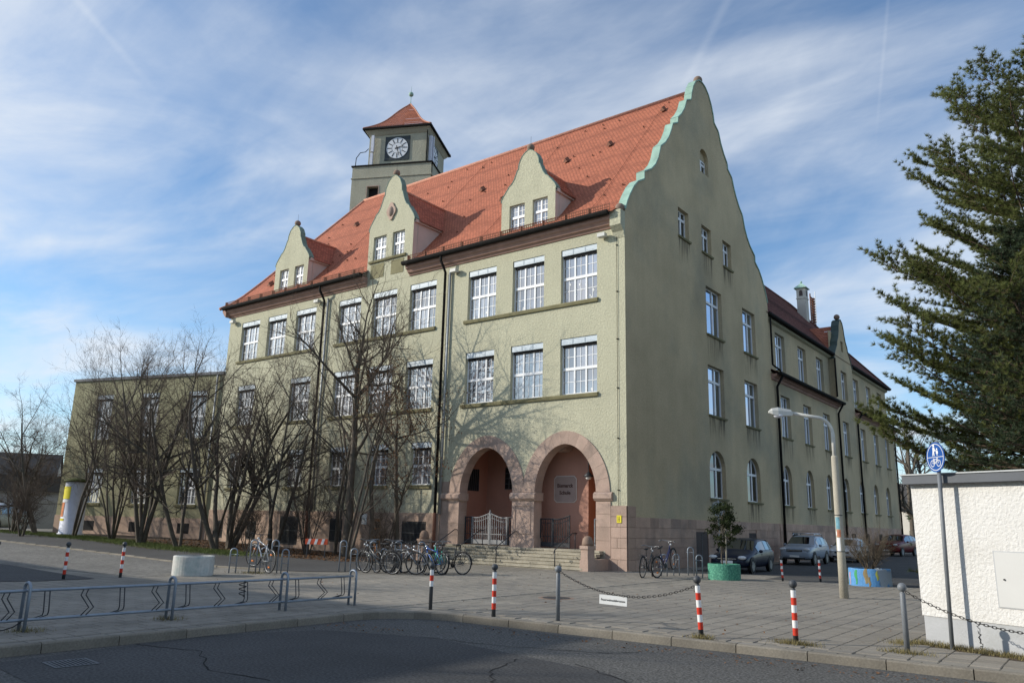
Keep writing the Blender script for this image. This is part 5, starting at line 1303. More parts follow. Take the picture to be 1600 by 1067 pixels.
# planters
def planter(label, loc, r_, h, m, smooth=True):
    t = thing('planter', label, 'planter', loc, 0, None)
    q = MB(); q.lathe([(r_ * .985, -.02), (r_, .02), (r_, h - .02), (r_ - .015, h), (r_ - .09, h), (r_ - .09, h - .08), (.001, h - .08)], 40); q.build('concrete_ring', m, t); 
    q = MB(); q.lathe([(r_ - .092, h - .11), (r_ - .1, h - .07), (.3, h - .03), (.001, h - .02)], 24); q.build('soil', 'soil', t)
    return t
planter('big round concrete planter with faded white paint beside the bike stands', (-6.35, -13.9, 0), .56, .54, 'planter_white')
pg = planter('round mosaic green planter with a small evergreen', (4.2, -1.0, 0), .53, .52, 'planter_green')
pb = planter('round planter painted blue with coloured figures and bare twigs', (8.35, .7, 0), .63, .54, 'planter_blue')
for m, a, w_, z0, z1 in (('mural_green', -2.02, .10, .06, .50), ('mural_pink', -2.50, .12, .04, .42), ('mural_olive', -1.52, .12, .10, .55), ('mural_yellow', -2.85, .08, .05, .48), ('mural_olive', -1.38, .08, .02, .3), ('mural_yellow', -1.0, .07, .2, .5)):
    q = MB(); L, Rr = [], []
    for k in range(7):
        t = k / 6; z = z0 + (z1 - z0) * t; ww = w_ * (.75 + .35 * math.sin(5 * t + a)) * (1 - .3 * t); c = a + .03 * math.sin(7 * t)
        L.append(((.633) * math.cos(c - ww), (.633) * math.sin(c - ww), z)); Rr.append(((.633) * math.cos(c + ww), (.633) * math.sin(c + ww), z))
    mid = [((.636) * math.cos(a), (.636) * math.sin(a), z0 + (z1 - z0) * k / 6) for k in range(7)]
    q.add(L + mid + Rr, [(k, k + 7, k + 8, k + 1) for k in range(6)] + [(k + 7, k + 14, k + 15, k + 8) for k in range(6)]); q.build('painted_figure', m, pb)

# advertising column
ad = thing('advertising_column', 'slanting round advertising column with yellow and white posters among shrubs', 'column', (-33.4, -5.5, hz(-33.4, -5.5)))
q = MB(); q.lathe([(.70, -.05), (.70, .12), (.62, .14), (.60, 3.0), (.62, 3.02)], 32); q.build('column', 'poster_grey', ad, True)
q = MB(); q.lathe([(.72, 3.02), (.74, 3.08), (.70, 3.14), (.3, 3.24), (.001, 3.26)], 28); q.build('cap', 'ivy', ad, True)
for z0, z1, a0, a1, m in ((2.05, 2.75, -2.2, -.9, 'fluor_yellow'), (1.05, 1.85, -2.1, -1.35, 'poster_orange'), (.82, .95, -2.4, -1.2, 'fluor_yellow'), (1.86, 2.0, -2.3, -1.0, 'sign_white')):
    q = MB(); n = 10; q.add([(.622 * math.cos(a0 + (a1 - a0) * k / n), .622 * math.sin(a0 + (a1 - a0) * k / n), z) for z in (z0, z1) for k in range(n + 1)], [(k, k + 1, k + n + 2, k + n + 1) for k in range(n)]); q.build('poster', m, ad)

# manhole, drain
mh = thing('manhole_cover', 'round iron manhole cover with brick ring in the paving', 'manhole', (4.40, -11.25, .012))
q = MB(); q.lathe([(.42, .0), (.42, .006), (.001, .006)], 28); q.build('frame', 'brown_stone', mh)
q = MB(); q.lathe([(.32, .006), (.32, .012), (.001, .012)], 28); q.build('lid', 'iron_dark', mh)
dg = thing('drain_grate', 'slotted iron drain grate in the asphalt near the kerb', 'drain', (4.72, -22.05, -.100), R(84))
q = MB(); q.box(-.25, .25, -.25, -.21, 0, .006); q.box(-.25, .25, .21, .25, 0, .006); q.box(-.25, -.21, -.21, .21, 0, .006); q.box(.21, .25, -.21, .21, 0, .006); q.build('frame', 'post_dark', dg)
q = MB(); q.box(-.21, .21, -.21, .21, -.004, .0015); q.build('sump', 'dark_void', dg)
for k in range(9): q = MB(); x = -.185 + k * .046; q.box(x - .013, x + .013, -.205, .205, .0016, .006); q.build('slat', 'post_dark', dg)

# ---- bike rack of welded tube in the foreground
def rack_post(x, y):
    t = thing('x', '', ''); return t
rk = thing('bike_rack', 'long galvanised tube bike rack with wheel holders in the foreground', 'bike rack', (2.45, -26.0, 0))
RX = lambda y: .0 if y < 4 else (.03 * (y - 4))      # slight bow of the rack line
rp = [0.3, 4.25, 6.4, 8.55, 10.15]
for y in rp:
    x = RX(y) + .0
    q = MB(); q.tube([(x - .09, y, -.03), (x - .09, y, .60)] + [(x - .09 * math.cos(t), y, .60 + .07 * math.sin(t)) for t in [PI * k / 6 for k in range(1, 6)]] + [(x + .09, y, .60), (x + .09, y, -.03)], .024, 8); q.build('post', 'galvanised', rk, True)
for z, nm in ((.56, 'top_rail'), (.165, 'bottom_rail')):
    q = MB(); q.tube([(RX(y), y, z) for y in rp], .021, 8); q.build(nm, 'galvanised', rk, True)
ys_ = []
for a, b_ in zip(rp, rp[1:]):
    n = max(2, round((b_ - a) / .52)); ys_ += [a + (b_ - a) * (k + .5) / n for k in range(n)]
for i, y in enumerate(ys_):
    x = RX(y); q = MB()
    for o in (-.035, .035):
        if i % 2: q.tube([(x, y + o, .55), (x - .02, y + o - .02, .46), (x + .16, y + o + .03, .30), (x, y + o, .17)], .009, 5)
        else: q.tube([(x, y + o, .55), (x + .05, y + o, .27), (x + .03, y + o, .22), (x - .30, y + o - .02, .13), (x - .42, y + o - .02, .10)], .009, 5)
    q.build('wheel_holder', 'iron_dark', rk, True)
lk = thing('bike_lock', 'coiled black cable lock left hanging on the bike rack', 'lock', (2.62, -18.35, .53))
q = MB(); q.tube([(.04 * math.cos(k * .9), .05 * math.sin(k * .9) + .02 * math.sin(k), .03 - k * .011) for k in range(24)], .008, 5); q.build('cable', 'rubber_black', lk, True)
lk2 = thing('bike_lock', 'black cable lock slung under the rack at the left edge', 'lock', (2.45, -21.9, .15))
q = MB(); q.tube([(.05, .12, .0), (.07, .02, -.06), (.08, -.1, -.09), (.08, -.25, -.10), (.06, -.4, -.12)], .009, 5); q.build('cable', 'rubber_black', lk2, True)

# ---- tall hoops for leaning bikes
HK = {}
def stand(label, x, y, rz, h, group):
    t = thing('bike_stand', label, 'bike stand', (x, y, hz(x, y)), rz, group); w_ = .10
    if h not in HK:
        q = MB(); q.tube([(-w_, 0, -.03), (-w_, 0, h - .10)] + [(-w_ * math.cos(u), 0, h - .10 + .10 * math.sin(u)) for u in [PI * k / 6 for k in range(1, 6)]] + [(w_, 0, h - .10), (w_, 0, -.03)], .021, 8); a = q.mesh('hoop', True); a.materials.append(MATS['galvanised'])
        q = MB(); q.tube([(-w_, 0, .30), (w_, 0, .30), (w_, .0, h - .18), (w_ + .02, .17, h - .18), (-w_ - .02, .17, h - .18), (-w_, 0, h - .18)], .009, 5); b2 = q.mesh('wheel_clamp', True); b2.materials.append(MATS['galvanised']); HK[h] = (a, b2)
    put('hoop', HK[h][0], t); put('wheel_clamp', HK[h][1], t); return t
LS = [('leftmost low bike stand right of the white planter', -6.53, -12.50, .72), ('tall bike stand behind the front wheel of the parked silver bike', -6.18, -12.05, .98), ('low bike stand between the silver bike wheels', -6.35, -11.55, .74), ('tall bike stand at the rear wheel of the silver bike', -5.95, -11.45, .98), ('low bike stand right of the parked silver bike', -5.55, -11.35, .72),
      ('tall empty bike stand left of the bicycle crowd', -5.35, -9.25, .98), ('low empty bike stand at the left of the bicycle crowd', -4.98, -9.1, .74), ('tall bike stand inside the bicycle crowd, leftmost', -4.85, -8.4, .98), ('low bike stand inside the bicycle crowd, leftmost', -4.55, -8.2, .74), ('tall bike stand in the middle of the bicycle crowd', -4.35, -7.75, .98), ('low bike stand in the middle of the bicycle crowd', -4.05, -8.0, .74), ('tall bike stand at the right of the bicycle crowd', -3.75, -7.25, .98)]
for lb, x, y, h in LS: stand(lb, x, y, R(40), h, 'bike stands by the tree bed')
for lb, x, y, h in [('low bike stand right of the two bikes at the side wall', 2.25, -.55, .74), ('tall bike stand in the middle at the side wall', 2.55, .0, .98), ('low bike stand left of the green planter', 3.30, -.95, .76), ('bike stand behind the navy bike at the side wall', 2.1, -1.2, .74)]: stand(lb, x, y, R(35), h, 'bike stands by the side wall')

# ---- bicycles
BM = {}
def bmesh_part(key, f, m, sm=True):
    if key not in BM: q = MB(); f(q); BM[key] = q.mesh(key[0], sm); BM[key].materials.append(MATS[m])
    return BM[key]
def bicycle(label, loc, rz, colr, lean=0.06, city=False, steer=.15, refl=False, pitch=0.0, basket=False, fender=True):
    t = thing('bicycle', label, 'bicycle', loc, rz, 'parked bicycles'); t.rotation_euler = (lean, pitch, rz)
    WR = .335
    for x, st_ in ((-.52, 0), (.54, steer)):
        w_ = put('wheel', bmesh_part(('tyre', 1), lambda q: q.tube([(WR * math.cos(u), 0, WR * math.sin(u)) for u in [2 * PI * k / 28 for k in range(28)]], .019, 6, closed=True), 'tyre'), t, (x, 0, WR + .015), st_)
        put('rim', bmesh_part(('rim', 1), lambda q: q.tube([((WR - .025) * math.cos(u), 0, (WR - .025) * math.sin(u)) for u in [2 * PI * k / 28 for k in range(28)]], .010, 4, closed=True), 'alloy'), w_)
        def spk(q):
            for k in range(20): u = 2 * PI * k / 20; q.tube([(.02 * math.cos(u + .5), .025 * (-1) ** k, .02 * math.sin(u + .5)), ((WR - .03) * math.cos(u), 0, (WR - .03) * math.sin(u))], .0022, 3, False)
            q.tube([(0, -.05, 0), (0, .05, 0)], .018, 8)
        put('spokes', bmesh_part(('spokes', 1), spk, 'spoke'), w_)
        if refl:
            q = bmesh_part(('reflector', 1), lambda q: (q.box(-.05, .05, -.008, .008, .16, .20), q.box(-.05, .05, -.008, .008, -.20, -.16)), 'reflector_orange'); put('reflector', q, w_)
        if fender: put('mudguard', bmesh_part(('mudguard', x > 0), lambda q: q.tube([(.37 * math.cos(u), 0, .37 * math.sin(u)) for u in ([R(30 + 14 * k) for k in range(12)] if x < 0 else [R(20 + 13 * k) for k in range(8)])], .014, 5), 'rubber_black'), w_)
    za = WR + .015; bb, hd0, hd1, stp, rr_ = (-.08, 0, .29), (.40, 0, .70), (.37, 0, .86), (-.21, 0, .80 if not city else .72), (-.52, 0, za)
    def frm(q):
        if city: q.tube([hd0, (.12, 0, .42), bb], .021, 8); q.tube([(.385, 0, .78), (.1, 0, .52), (-.12, 0, .44)], .016, 8)
        else: q.tube([hd0, bb], .021, 8); q.tube([(.385, 0, .80), (-.185, 0, .70)], .018, 8)
        q.tube([bb, stp], .018, 8); q.tube([hd0, hd1], .022, 8)
        for s in (-.05, .05): q.tube([bb, (-.3, s, .31), (rr_[0], s, rr_[2])], .010, 6); q.tube([(-.19, 0, .70), (-.3, s, .60), (rr_[0], s, rr_[2])], .009, 6)
    put('frame', bmesh_part(('frame', colr, city), frm, colr), t)
    def fork(q):
        for s in (-.045, .045): q.tube([(.415, s * .6, .66), (.45, s, .58), (.54, s, za)], .011, 6)
        q.tube([(.415, -.03, .66), (.415, .03, .66)], .015, 6)
    put('fork', bmesh_part(('fork', colr), fork, colr), t)
    def hb(q):
        q.tube([(.37, 0, .84), (.36, 0, .98)], .014, 6)
        pts = [(.22, -.30, 1.02), (.34, -.24, 1.04), (.38, -.08, 1.0), (.38, .08, 1.0), (.34, .24, 1.04), (.22, .30, 1.02)] if city else [(.36, -.31, 1.01), (.39, -.1, .99), (.39, .1, .99), (.36, .31, 1.01)]
        q.tube(pts, .012, 6)
    h_ = put('handlebar', bmesh_part(('handlebar', city), hb, 'alloy' if city else 'bike_black'), t)
    put('grip', bmesh_part(('grip', city), lambda q: [q.tube([(.24 if city else .365, s * .30 if city else s * .33, 1.02), (.33 if city else .372, s * .25 if city else s * .22, 1.035 if city else 1.005)], .018, 6) for s in (-1, 1)], 'rubber_black'), h_)
    put('saddle', bmesh_part(('saddle', 1), lambda q: (q.sphere((-.27, 0, .93), .10, 10, 6, 1.25, .75, .32), q.sphere((-.12, 0, .93), .06, 8, 6, 1.5, .5, .4), q.tube([(-.21, 0, .72), (-.235, 0, .91)], .013, 6)), 'rubber_black'), t)
    put('crank', bmesh_part(('crank', 1), lambda q: (q.lathe([(.09, -.004), (.09, .004)], 18, (-.08, -.055, .29), 'y'), q.tube([(-.08, -.07, .29), (.04, -.075, .18)], .009, 5), q.tube([(-.08, .07, .29), (-.2, .075, .40)], .009, 5), q.box(-.01, .09, -.15, -.08, .165, .185), q.box(-.25, -.15, .08, .15, .39, .41), q.tube([(-.08, -.055, .375), (-.52, -.055, .39)], .006, 4), q.tube([(-.08, -.055, .205), (-.52, -.055, .31)], .006, 4)), 'iron_dark', False), t)
    if city: put('carrier', bmesh_part(('carrier', 1), lambda q: (q.tube([(-.24, -.06, .73), (-.75, -.06, .73), (-.75, .06, .73), (-.24, .06, .73)], .007, 5), q.tube([(-.52, -.06, .36), (-.58, -.06, .73)], .006, 4), q.tube([(-.52, .06, .36), (-.58, .06, .73)], .006, 4)), 'iron_dark'), t)
    put('headlamp', bmesh_part(('headlamp', 1), lambda q: q.sphere((.47, 0, .86), .035, 8, 6), 'headlight'), t)
    if basket: put('basket', bmesh_part(('basket', 1), lambda q: [q.tube([(.44, -.15, z), (.68, -.15, z), (.68, .15, z), (.44, .15, z)], .006, 4, closed=True) for z in (.80, .88, .96, 1.04)], 'iron_dark'), t)
    return t
bicycle('silver and purple bicycle hooked up in the stands beside the planter', (-5.95, -11.95, .11), R(172), 'bike_silver', .05, False, .25, True, pitch=-.13, fender=False)
bicycle('black bicycle at the left end of the bicycle crowd', (-4.85, -8.55, 0), R(165), 'bike_black', .05, True, .2)
bicycle('grey bicycle with chrome handlebar second in the bicycle crowd', (-4.05, -8.85, 0), R(190), 'bike_grey', -.06, True, -.2)
bicycle('black bicycle with front basket in the middle of the crowd', (-4.15, -8.15, 0), R(150), 'bike_black', .04, True, .3, basket=True)
bicycle('dark grey bicycle with wide bars just left of the white rimmed one', (-3.65, -8.25, 0), R(12), 'bike_grey', .05, False, .2, fender=False)
bicycle('black bicycle with pale wheel left of the blue and green bike', (-3.30, -7.95, 0), R(178), 'bike_silver', -.05, False, .1, fender=False)
bicycle('blue and turquoise bicycle in the bicycle crowd', (-3.05, -7.45, 0), R(168), 'bike_blue', .06, False, -.2, fender=False)
bicycle('green framed bicycle half hidden behind the blue one', (-3.15, -7.05, 0), R(155), 'bike_green', .03, True, .1)
bicycle('black bicycle at the right end of the crowd near the steps', (-2.75, -6.95, 0), R(185), 'bike_black', .05, True, .2)
bicycle('dark city bicycle at the side wall nearest the building corner', (2.05, -2.35, 0), R(100), 'bike_black', .05, True, .25)
bicycle('navy bicycle with lifted front wheel at the side wall', (2.5, -1.85, .14), R(85), 'bike_navy', .05, True, .2, pitch=-.24, refl=True)

# ================================================================ cars
def car(label, loc, rz, paint, L=4.5, W=1.76, H=1.5, kind='wagon', rails=False, hub='alloy', plate=True, group='cars parked along the side street'):
    """front faces local -y"""
    t = thing('parked_car' if kind != 'van' else 'parked_van', label, 'car' if kind != 'van' else 'van', loc, rz, group)
    hw = W / 2
    if kind == 'wagon':
        # y, bottom, belt, top, half width at belt, half width at top
        S_ = [(-.500, .34, .52, .58, .62, .50), (-.475, .26, .62, .70, .88, .70), (-.40, .22, .70, .82, .97, .80), (-.28, .20, .82, .90, 1.0, .84), (-.20, .20, .88, .955, 1.0, .86),
              (-.03, .20, .92, 1.40, 1.0, .70), (.05, .20, .93, 1.475, 1.0, .72), (.20, .20, .95, 1.50, 1.0, .73), (.36, .20, .96, 1.45, .99, .71), (.45, .22, .96, 1.25, .96, .70), (.485, .26, .90, 1.0, .93, .78), (.50, .36, .70, .80, .86, .74)]
        ws, rs = 4, 5
    elif kind == 'suv':
        S_ = [(-.500, .42, .66, .74, .70, .58), (-.48, .32, .80, .90, .90, .74), (-.42, .28, .92, 1.0, .98, .84), (-.28, .27, .98, 1.04, 1.0, .86), (-.21, .27, 1.0, 1.07, 1.0, .88),
              (-.06, .27, 1.03, 1.50, 1.0, .72), (.02, .27, 1.05, 1.58, 1.0, .74), (.18, .27, 1.06, 1.60, 1.0, .75), (.36, .27, 1.08, 1.56, .99, .74), (.45, .28, 1.08, 1.40, .97, .74), (.485, .32, 1.0, 1.1, .95, .82), (.50, .42, .80, .90, .90, .78)]
        ws, rs = 4, 5
    elif kind == 'hatch':
        S_ = [(-.500, .34, .54, .60, .62, .50), (-.475, .24, .66, .74, .88, .70), (-.42, .20, .76, .86, .97, .80), (-.32, .18, .84, .93, 1.0, .84), (-.25, .18, .88, .97, 1.0, .86),
              (-.06, .18, .92, 1.38, 1.0, .68), (.04, .18, .94, 1.48, 1.0, .70), (.16, .18, .97, 1.49, 1.0, .71), (.34, .18, 1.0, 1.34, .99, .70), (.46, .20, 1.02, 1.14, .95, .74), (.49, .26, .90, 1.0, .92, .78), (.50, .36, .70, .80, .86, .74)]
        ws, rs = 4, 5
    else:
        S_ = [(-.500, .36, .70, .80, .80, .70), (-.48, .26, .88, .98, .94, .84), (-.42, .22, 1.0, 1.10, .98, .88), (-.36, .22, 1.05, 1.18, 1.0, .90), (-.33, .22, 1.08, 1.25, 1.0, .90),
              (-.22, .22, 1.15, 1.85, 1.0, .82), (-.16, .22, 1.15, 1.93, 1.0, .84), (.1, .22, 1.15, 1.95, 1.0, .85), (.40, .22, 1.15, 1.94, 1.0, .85), (.47, .24, 1.15, 1.90, .99, .84), (.495, .28, 1.12, 1.7, .98, .84), (.50, .36, .9, 1.2, .96, .84)]
        ws, rs = 4, 5
    k = H / max(s[3] for s in S_); rings = []
    for y, zb, zs, zt, wb, wt in S_:
        y *= L; zb, zs, zt = zb, zs * k, zt * k; a, c = hw * wb, hw * wt; zm = zb + (zs - zb) * .45
        half = [(0, zb), (a * .80, zb), (a * .96, zb + .10), (a, zm), (a * .985, zs - .04), (a * .955, zs), (c + .01, zt - .055), (c * .86, zt - .01), (c * .45, zt + .012), (0, zt + .018)]
        rings.append([(x, y, z) for x, z in half] + [(-x, y, z) for x, z in half[-2:0:-1]])
    n = len(rings[0]); q = MB(); vs = [p for r_ in rings for p in r_]; fs = []
    for i in range(len(rings) - 1):
        for j in range(n): fs.append((i * n + j, i * n + (j + 1) % n, (i + 1) * n + (j + 1) % n, (i + 1) * n + j))
    fs += [tuple(range(n))[::-1], tuple(range((len(rings) - 1) * n, len(rings) * n))]; q.add(vs, fs); body = q.build('body', paint, t, True)
    sub = body.modifiers.new('s', 'SUBSURF'); sub.levels = 1; sub.render_levels = 1
    def P(i, j, off=.012, sgn=1):
        p = Vector(rings[i][j]); c = Vector((0, p.y, .8)); d = (p - c); d.y = 0; d.normalize(); return (p + d * off)
    def lerp(a, b_, s): return a + (b_ - a) * s
    def glasspatch(nm, quad, inset=(.06, .06)):
        a, b_, c, d = quad; u0, v0 = inset
        def bil(u, v): return lerp(lerp(a, b_, u), lerp(d, c, u), v)
        q = MB(); N = 4; vs = [bil(u0 + (1 - 2 * u0) * i / N, v0 + (1 - 2 * v0) * j / N) for j in range(N + 1) for i in range(N + 1)]
        q.add(vs, [(j * (N + 1) + i, j * (N + 1) + i + 1, (j + 1) * (N + 1) + i + 1, (j + 1) * (N + 1) + i) for j in range(N) for i in range(N)]); return q.build(nm, 'car_glass', t, True)
    off = .02
    def mir(v): return Vector((-v.x, v.y, v.z))
    # windscreen and rear window
    a, d = P(ws, 6, .02), P(rs, 6, .03); up = Vector((0, -.03, .03))
    a = a + up; d = d + up
    q = MB(); N = 6; grid = []
    for jv in range(5):
        v = .04 + .92 * jv / 4; e = lerp(a, d, v)
        for iu in range(N + 1): u = 1 - 2 * iu / N; bow = .045 * (1 - u * u); grid.append((e.x * u * .94, e.y - bow * .9, e.z + bow * .9))
    q.add(grid, [(j * (N + 1) + i, j * (N + 1) + i + 1, (j + 1) * (N + 1) + i + 1, (j + 1) * (N + 1) + i) for j in range(4) for i in range(N)]); q.build('windscreen', 'car_glass', t, True)
    re = len(S_) - 3
    a, d = P(re, 6, .02) + Vector((0, .03, .02)), P(re - 1, 6, .02) + Vector((0, .03, .02)); q = MB(); q.add([(a.x * .9, a.y, a.z), (-a.x * .9, a.y, a.z), (-d.x * .9, d.y, d.z), (d.x * .9, d.y, d.z)], [(0, 1, 2, 3)]); q.build('rear_window', 'car_glass', t)
    # side windows: three per side
    spans = [(ws + .55, rs + 1.6), (rs + 1.7, rs + 2.55), (rs + 2.65, re - .25)]
    def rl(i, j):
        i0 = int(i); f = i - i0; return lerp(P(i0, j, .014), P(min(i0 + 1, len(rings) - 1), j, .014), f)
    for s0, s1 in spans:
        for sg in (1, -1):
            pts = []
            for (f, vlo, vhi) in ((s0, .1, .88), ((s0 + s1) / 2, .1, .88), (s1, .1, .88)):
                b0, b1 = rl(f, 5), rl(f, 6); pts.append((lerp(b0, b1, vlo), lerp(b0, b1, vhi)))
            vs = [p for pr in pts for p in pr]
            if sg < 0: vs = [mir(p) for p in vs]
            q = MB(); q.add(vs, [(0, 1, 3, 2), (2, 3, 5, 4)]); q.build('side_window', 'car_glass', t, True)
    # wheels and arches
    wr = .31 if kind in ('wagon', 'hatch') else .345
    for y in (-.315 * L, .29 * L):
        for sg in (1, -1):
            q = MB(); q.lathe([(wr + .055, -.02), (wr + .055, .006), (.001, .006)], 26, (0, 0, 0), 'x'); ar = q.build('wheel_arch', 'car_black', t, False, (sg * (hw - .004), y, wr + .02), PI if sg < 0 else 0)
            q = MB(); q.lathe([(wr - .10, -.09), (wr - .02, -.10), (wr, -.06), (wr, .05), (wr - .02, .085), (wr - .09, .09), (wr - .11, .07)], 24, (0, 0, 0), 'x'); w_ = q.build('wheel', 'tyre', t, True, (sg * (hw - .075), y, wr), PI if sg < 0 else 0)
            q = MB(); q.lathe([(wr - .10, .082), (wr - .12, .06), (.06, .05), (.05, .085), (.001, .085)], 20, (0, 0, 0), 'x')
            for s_ in range(5):
                u = 2 * PI * s_ / 5; q.prism([(.072, .05 * math.cos(u) - .03 * math.sin(u), .05 * math.sin(u) + .03 * math.cos(u)), (.072, .05 * math.cos(u) + .03 * math.sin(u), .05 * math.sin(u) - .03 * math.cos(u)), (.08, (wr - .11) * math.cos(u) + .025 * math.sin(u), (wr - .11) * math.sin(u) - .025 * math.cos(u)), (.08, (wr - .11) * math.cos(u) - .025 * math.sin(u), (wr - .11) * math.sin(u) + .025 * math.cos(u))], (.012, 0, 0))
            q.build('rim', hub, w_, False)
    # lamps, grille, plate, mirrors
    fz = .62 * k if kind != 'suv' else .78 * k
    if kind == 'van': fz = .80 * k
    for sg in (1, -1):
        q = MB(); q.sphere((sg * hw * .72, -L * .480, fz + .06), .19, 12, 8, 1.0, .50, .46); q.build('headlight', 'headlight', t, True)
        q = MB(); q.sphere((sg * (hw + .09), -L * .11, (S_[ws][2]) * k + .06), .11, 10, 6, .85, .55, .65); q.build('mirror', paint, t, True)
        q = MB(); q.sphere((sg * hw * .82, L * .488, .85 * k), .10, 8, 6, .7, .4, 1.3); q.build('tail_light', 'paint_red', t, True)
        q = MB(); q.box(sg * (hw - .005) - .01, sg * (hw - .005) + .012, -.02 * L, .02 * L - .02, .78 * k, .81 * k); q.build('door_handle', paint, t)
    q = MB(); q.box(-hw * .48, hw * .48, -L * .5 - .012, -L * .48, fz - .06, fz + .05); g_ = q.build('grille', 'car_black', t)
    q = MB(); q.box(-hw * .46, hw * .46, -L * .5 - .02, -L * .5 - .011, fz - .008, fz + .012); q.build('grille_bar', 'chrome', g_)
    q = MB(); q.box(-hw * .62, hw * .62, -L * .5 - .012, -L * .48, .30, .40); q.build('air_intake', 'car_black', t)
    if plate: q = MB(); q.box(-.26, .26, -L * .5 - .024, -L * .5 - .013, .42, .53); q.build('number_plate', 'sign_white', t)
    if rails:
        for sg in (1, -1): q = MB(); q.tube([(sg * hw * .66, -.05 * L, H - .02), (sg * hw * .66, -.02 * L, H + .07), (sg * hw * .66, .32 * L, H + .07), (sg * hw * .66, .36 * L, H - .03)], .022, 6); q.build('roof_rail', 'chrome', t, True)
        for y in (.05, .22): q = MB(); q.tube([(-hw * .72, y * L, H + .10), (hw * .72, y * L, H + .10)], .03, 6); q.build('roof_bar', 'chrome', t, True)
    t.scale = (.89,) * 3
    return t
car('dark blue estate car parked behind the green planter', (2.62, 4.75, .01), R(4), 'car_blue', 4.5, 1.76, 1.46, 'wagon')
car('silver off-road car with roof bars parked along the side wall', (1.85, 15.2, .01), R(3), 'car_silver', 4.55, 1.78, 1.60, 'suv', True)
car('white hatchback parked behind the silver car', (2.35, 21.6, .01), R(3), 'car_white', 4.45, 1.75, 1.48, 'hatch')
car('dark red off-road car at the far end of the street', (1.35, 38.6, .01), R(-8), 'car_red', 4.8, 1.98, 1.76, 'suv', False, 'post_grey')
car('grey car half hidden behind the hut edge beyond the red one', (2.6, 45.5, .01), R(-4), 'car_grey', 4.3, 1.76, 1.55, 'wagon')
car('pale van standing at the left edge beyond the shrubs', (-43.0, -5.9, .42), R(40), 'car_pale', 4.9, 1.9, 1.95, 'van', group='cars by the garages')
sc_ = thing('construction_barrier', 'red and white plastic barrier half hidden behind a stand by the trees', 'barrier', (-12.6, -4.5, 0), R(30)); sc_.scale = (.66, .8, .95)
q = MB(); q.box(-.75, .75, -.03, .03, .62, .86); bb_ = q.build('board', 'tape_red', sc_)
for i in range(3): q = MB(); x = -.62 + i * .46; q.prism([(x, -.032, .622), (x + .18, -.032, .622), (x + .28, -.032, .858), (x + .10, -.032, .858)], (0, -.004, 0)); q.build('white_stripe', 'paint_white', bb_)
for sx in (-.6, .6): q = MB(); q.box(sx - .03, sx + .03, -.02, .02, 0, .62); q.box(sx - .04, sx + .04, -.25, .25, 0, .06); q.build('leg', 'post_dark', sc_)

# ================================================================ background
gar = thing('garage_row', 'low grey garage row with dark flat roof at far left', 'building', (-54.5, 1.6, .35), R(62))
q = MB(); q.box(-13, 13, 0, 8, -.4, 2.9); q.build('wall', 'house_wall2', gar)
q = MB(); q.box(-13.4, 13.4, -.5, 8.3, 2.9, 4.2); q.build('roof', 'dark_roof', gar)
for i in range(5): q = MB(); x = -11.5 + i * 4.9; q.box(x, x + 2.8, -.04, 0, 0, 2.2); q.build('garage_door', 'concrete', gar)
q = MB(); q.box(1.5, 3.4, 2, 4, 4.2, 5.4); q.build('roof_box', 'dark_roof', gar)
def house(label, x, y, rz, w_, d, h, rh, m='house_wall', far=True):
    t = thing('house', label, 'house', (x, y, -.3), rz, 'houses in the distance')
    q = MB(); q.box(-w_ / 2, w_ / 2, -d / 2, d / 2, 0, h); q.prism([(-w_ / 2, -d / 2, h), (-w_ / 2, d / 2, h), (-w_ / 2, 0, h + rh)], (w_, 0, 0)); q.build('wall', m, t)
    q = MB()
    for s in (-1, 1): q.prism([(-w_ / 2 - .3, s * (d / 2 + .4), h - .3), (-w_ / 2 - .3, 0, h + rh + .12), (-w_ / 2 - .3, 0, h + rh - .02), (-w_ / 2 - .3, s * (d / 2 + .4), h - .44)], (w_ + .6, 0, 0))
    q.build('roof', 'dark_roof', t)
    n = int(w_ / 2.6)
    for fl_ in range(int(h / 2.8)):
        for i in range(n):
            x0 = -w_ / 2 + (i + .5) * w_ / n - .55; q = MB(); q.box(x0, x0 + 1.1, -d / 2 - .03, -d / 2 + .05, 1.0 + fl_ * 2.8, 2.4 + fl_ * 2.8); q.build('window', 'glass_dim', t)
    return t
for i, (lb, x, y, rz, w_, d, h, rh) in enumerate([('cream house with dark roof far behind the pine tree', -8, 118, -10, 14, 10, 6, 4), ('far house left of the garages', -118, 20, 60, 16, 10, 6, 4.5), ('far house behind the garages', -110, 45, 70, 14, 10, 5.6, 4), ('far house at the end of the side street', 14, 112, 5, 13, 10, 6, 4.2)]):
    house(lb, x, y, R(rz), w_, d, h, rh)

# ================================================================ vegetation
def seg_mesh(name, segs, n, m, parent):
    A = np.array([s[0] for s in segs], float); B = np.array([s[1] for s in segs], float); r0 = np.array([s[2] for s in segs]); r1 = np.array([s[3] for s in segs])
    D = B - A; L = np.linalg.norm(D, axis=1, keepdims=True); D /= np.maximum(L, 1e-6)
    ref = np.where(np.abs(D[:, 2:3]) > .9, np.array([[1., 0, 0]]), np.array([[0, 0, 1.]])); U = np.cross(D, ref); U /= np.linalg.norm(U, axis=1, keepdims=True); W = np.cross(D, U)
    B = B + D * np.minimum(r1[:, None] * .6, .03)
    N = len(segs); V = np.zeros((N, 2 * n, 3))
    for k in range(n):
        t = 2 * PI * k / n; o = U * math.cos(t) + W * math.sin(t); V[:, k] = A + o * r0[:, None]; V[:, n + k] = B + o * r1[:, None]
    base = (np.arange(N) * 2 * n)[:, None]; F = []
    for k in range(n): F.append(np.concatenate([base + k, base + (k + 1) % n, base + n + (k + 1) % n, base + n + k], 1))
    return np_mesh(name, V.reshape(-1, 3), np.stack(F, 1).reshape(-1, 4), m, parent, n > 3)
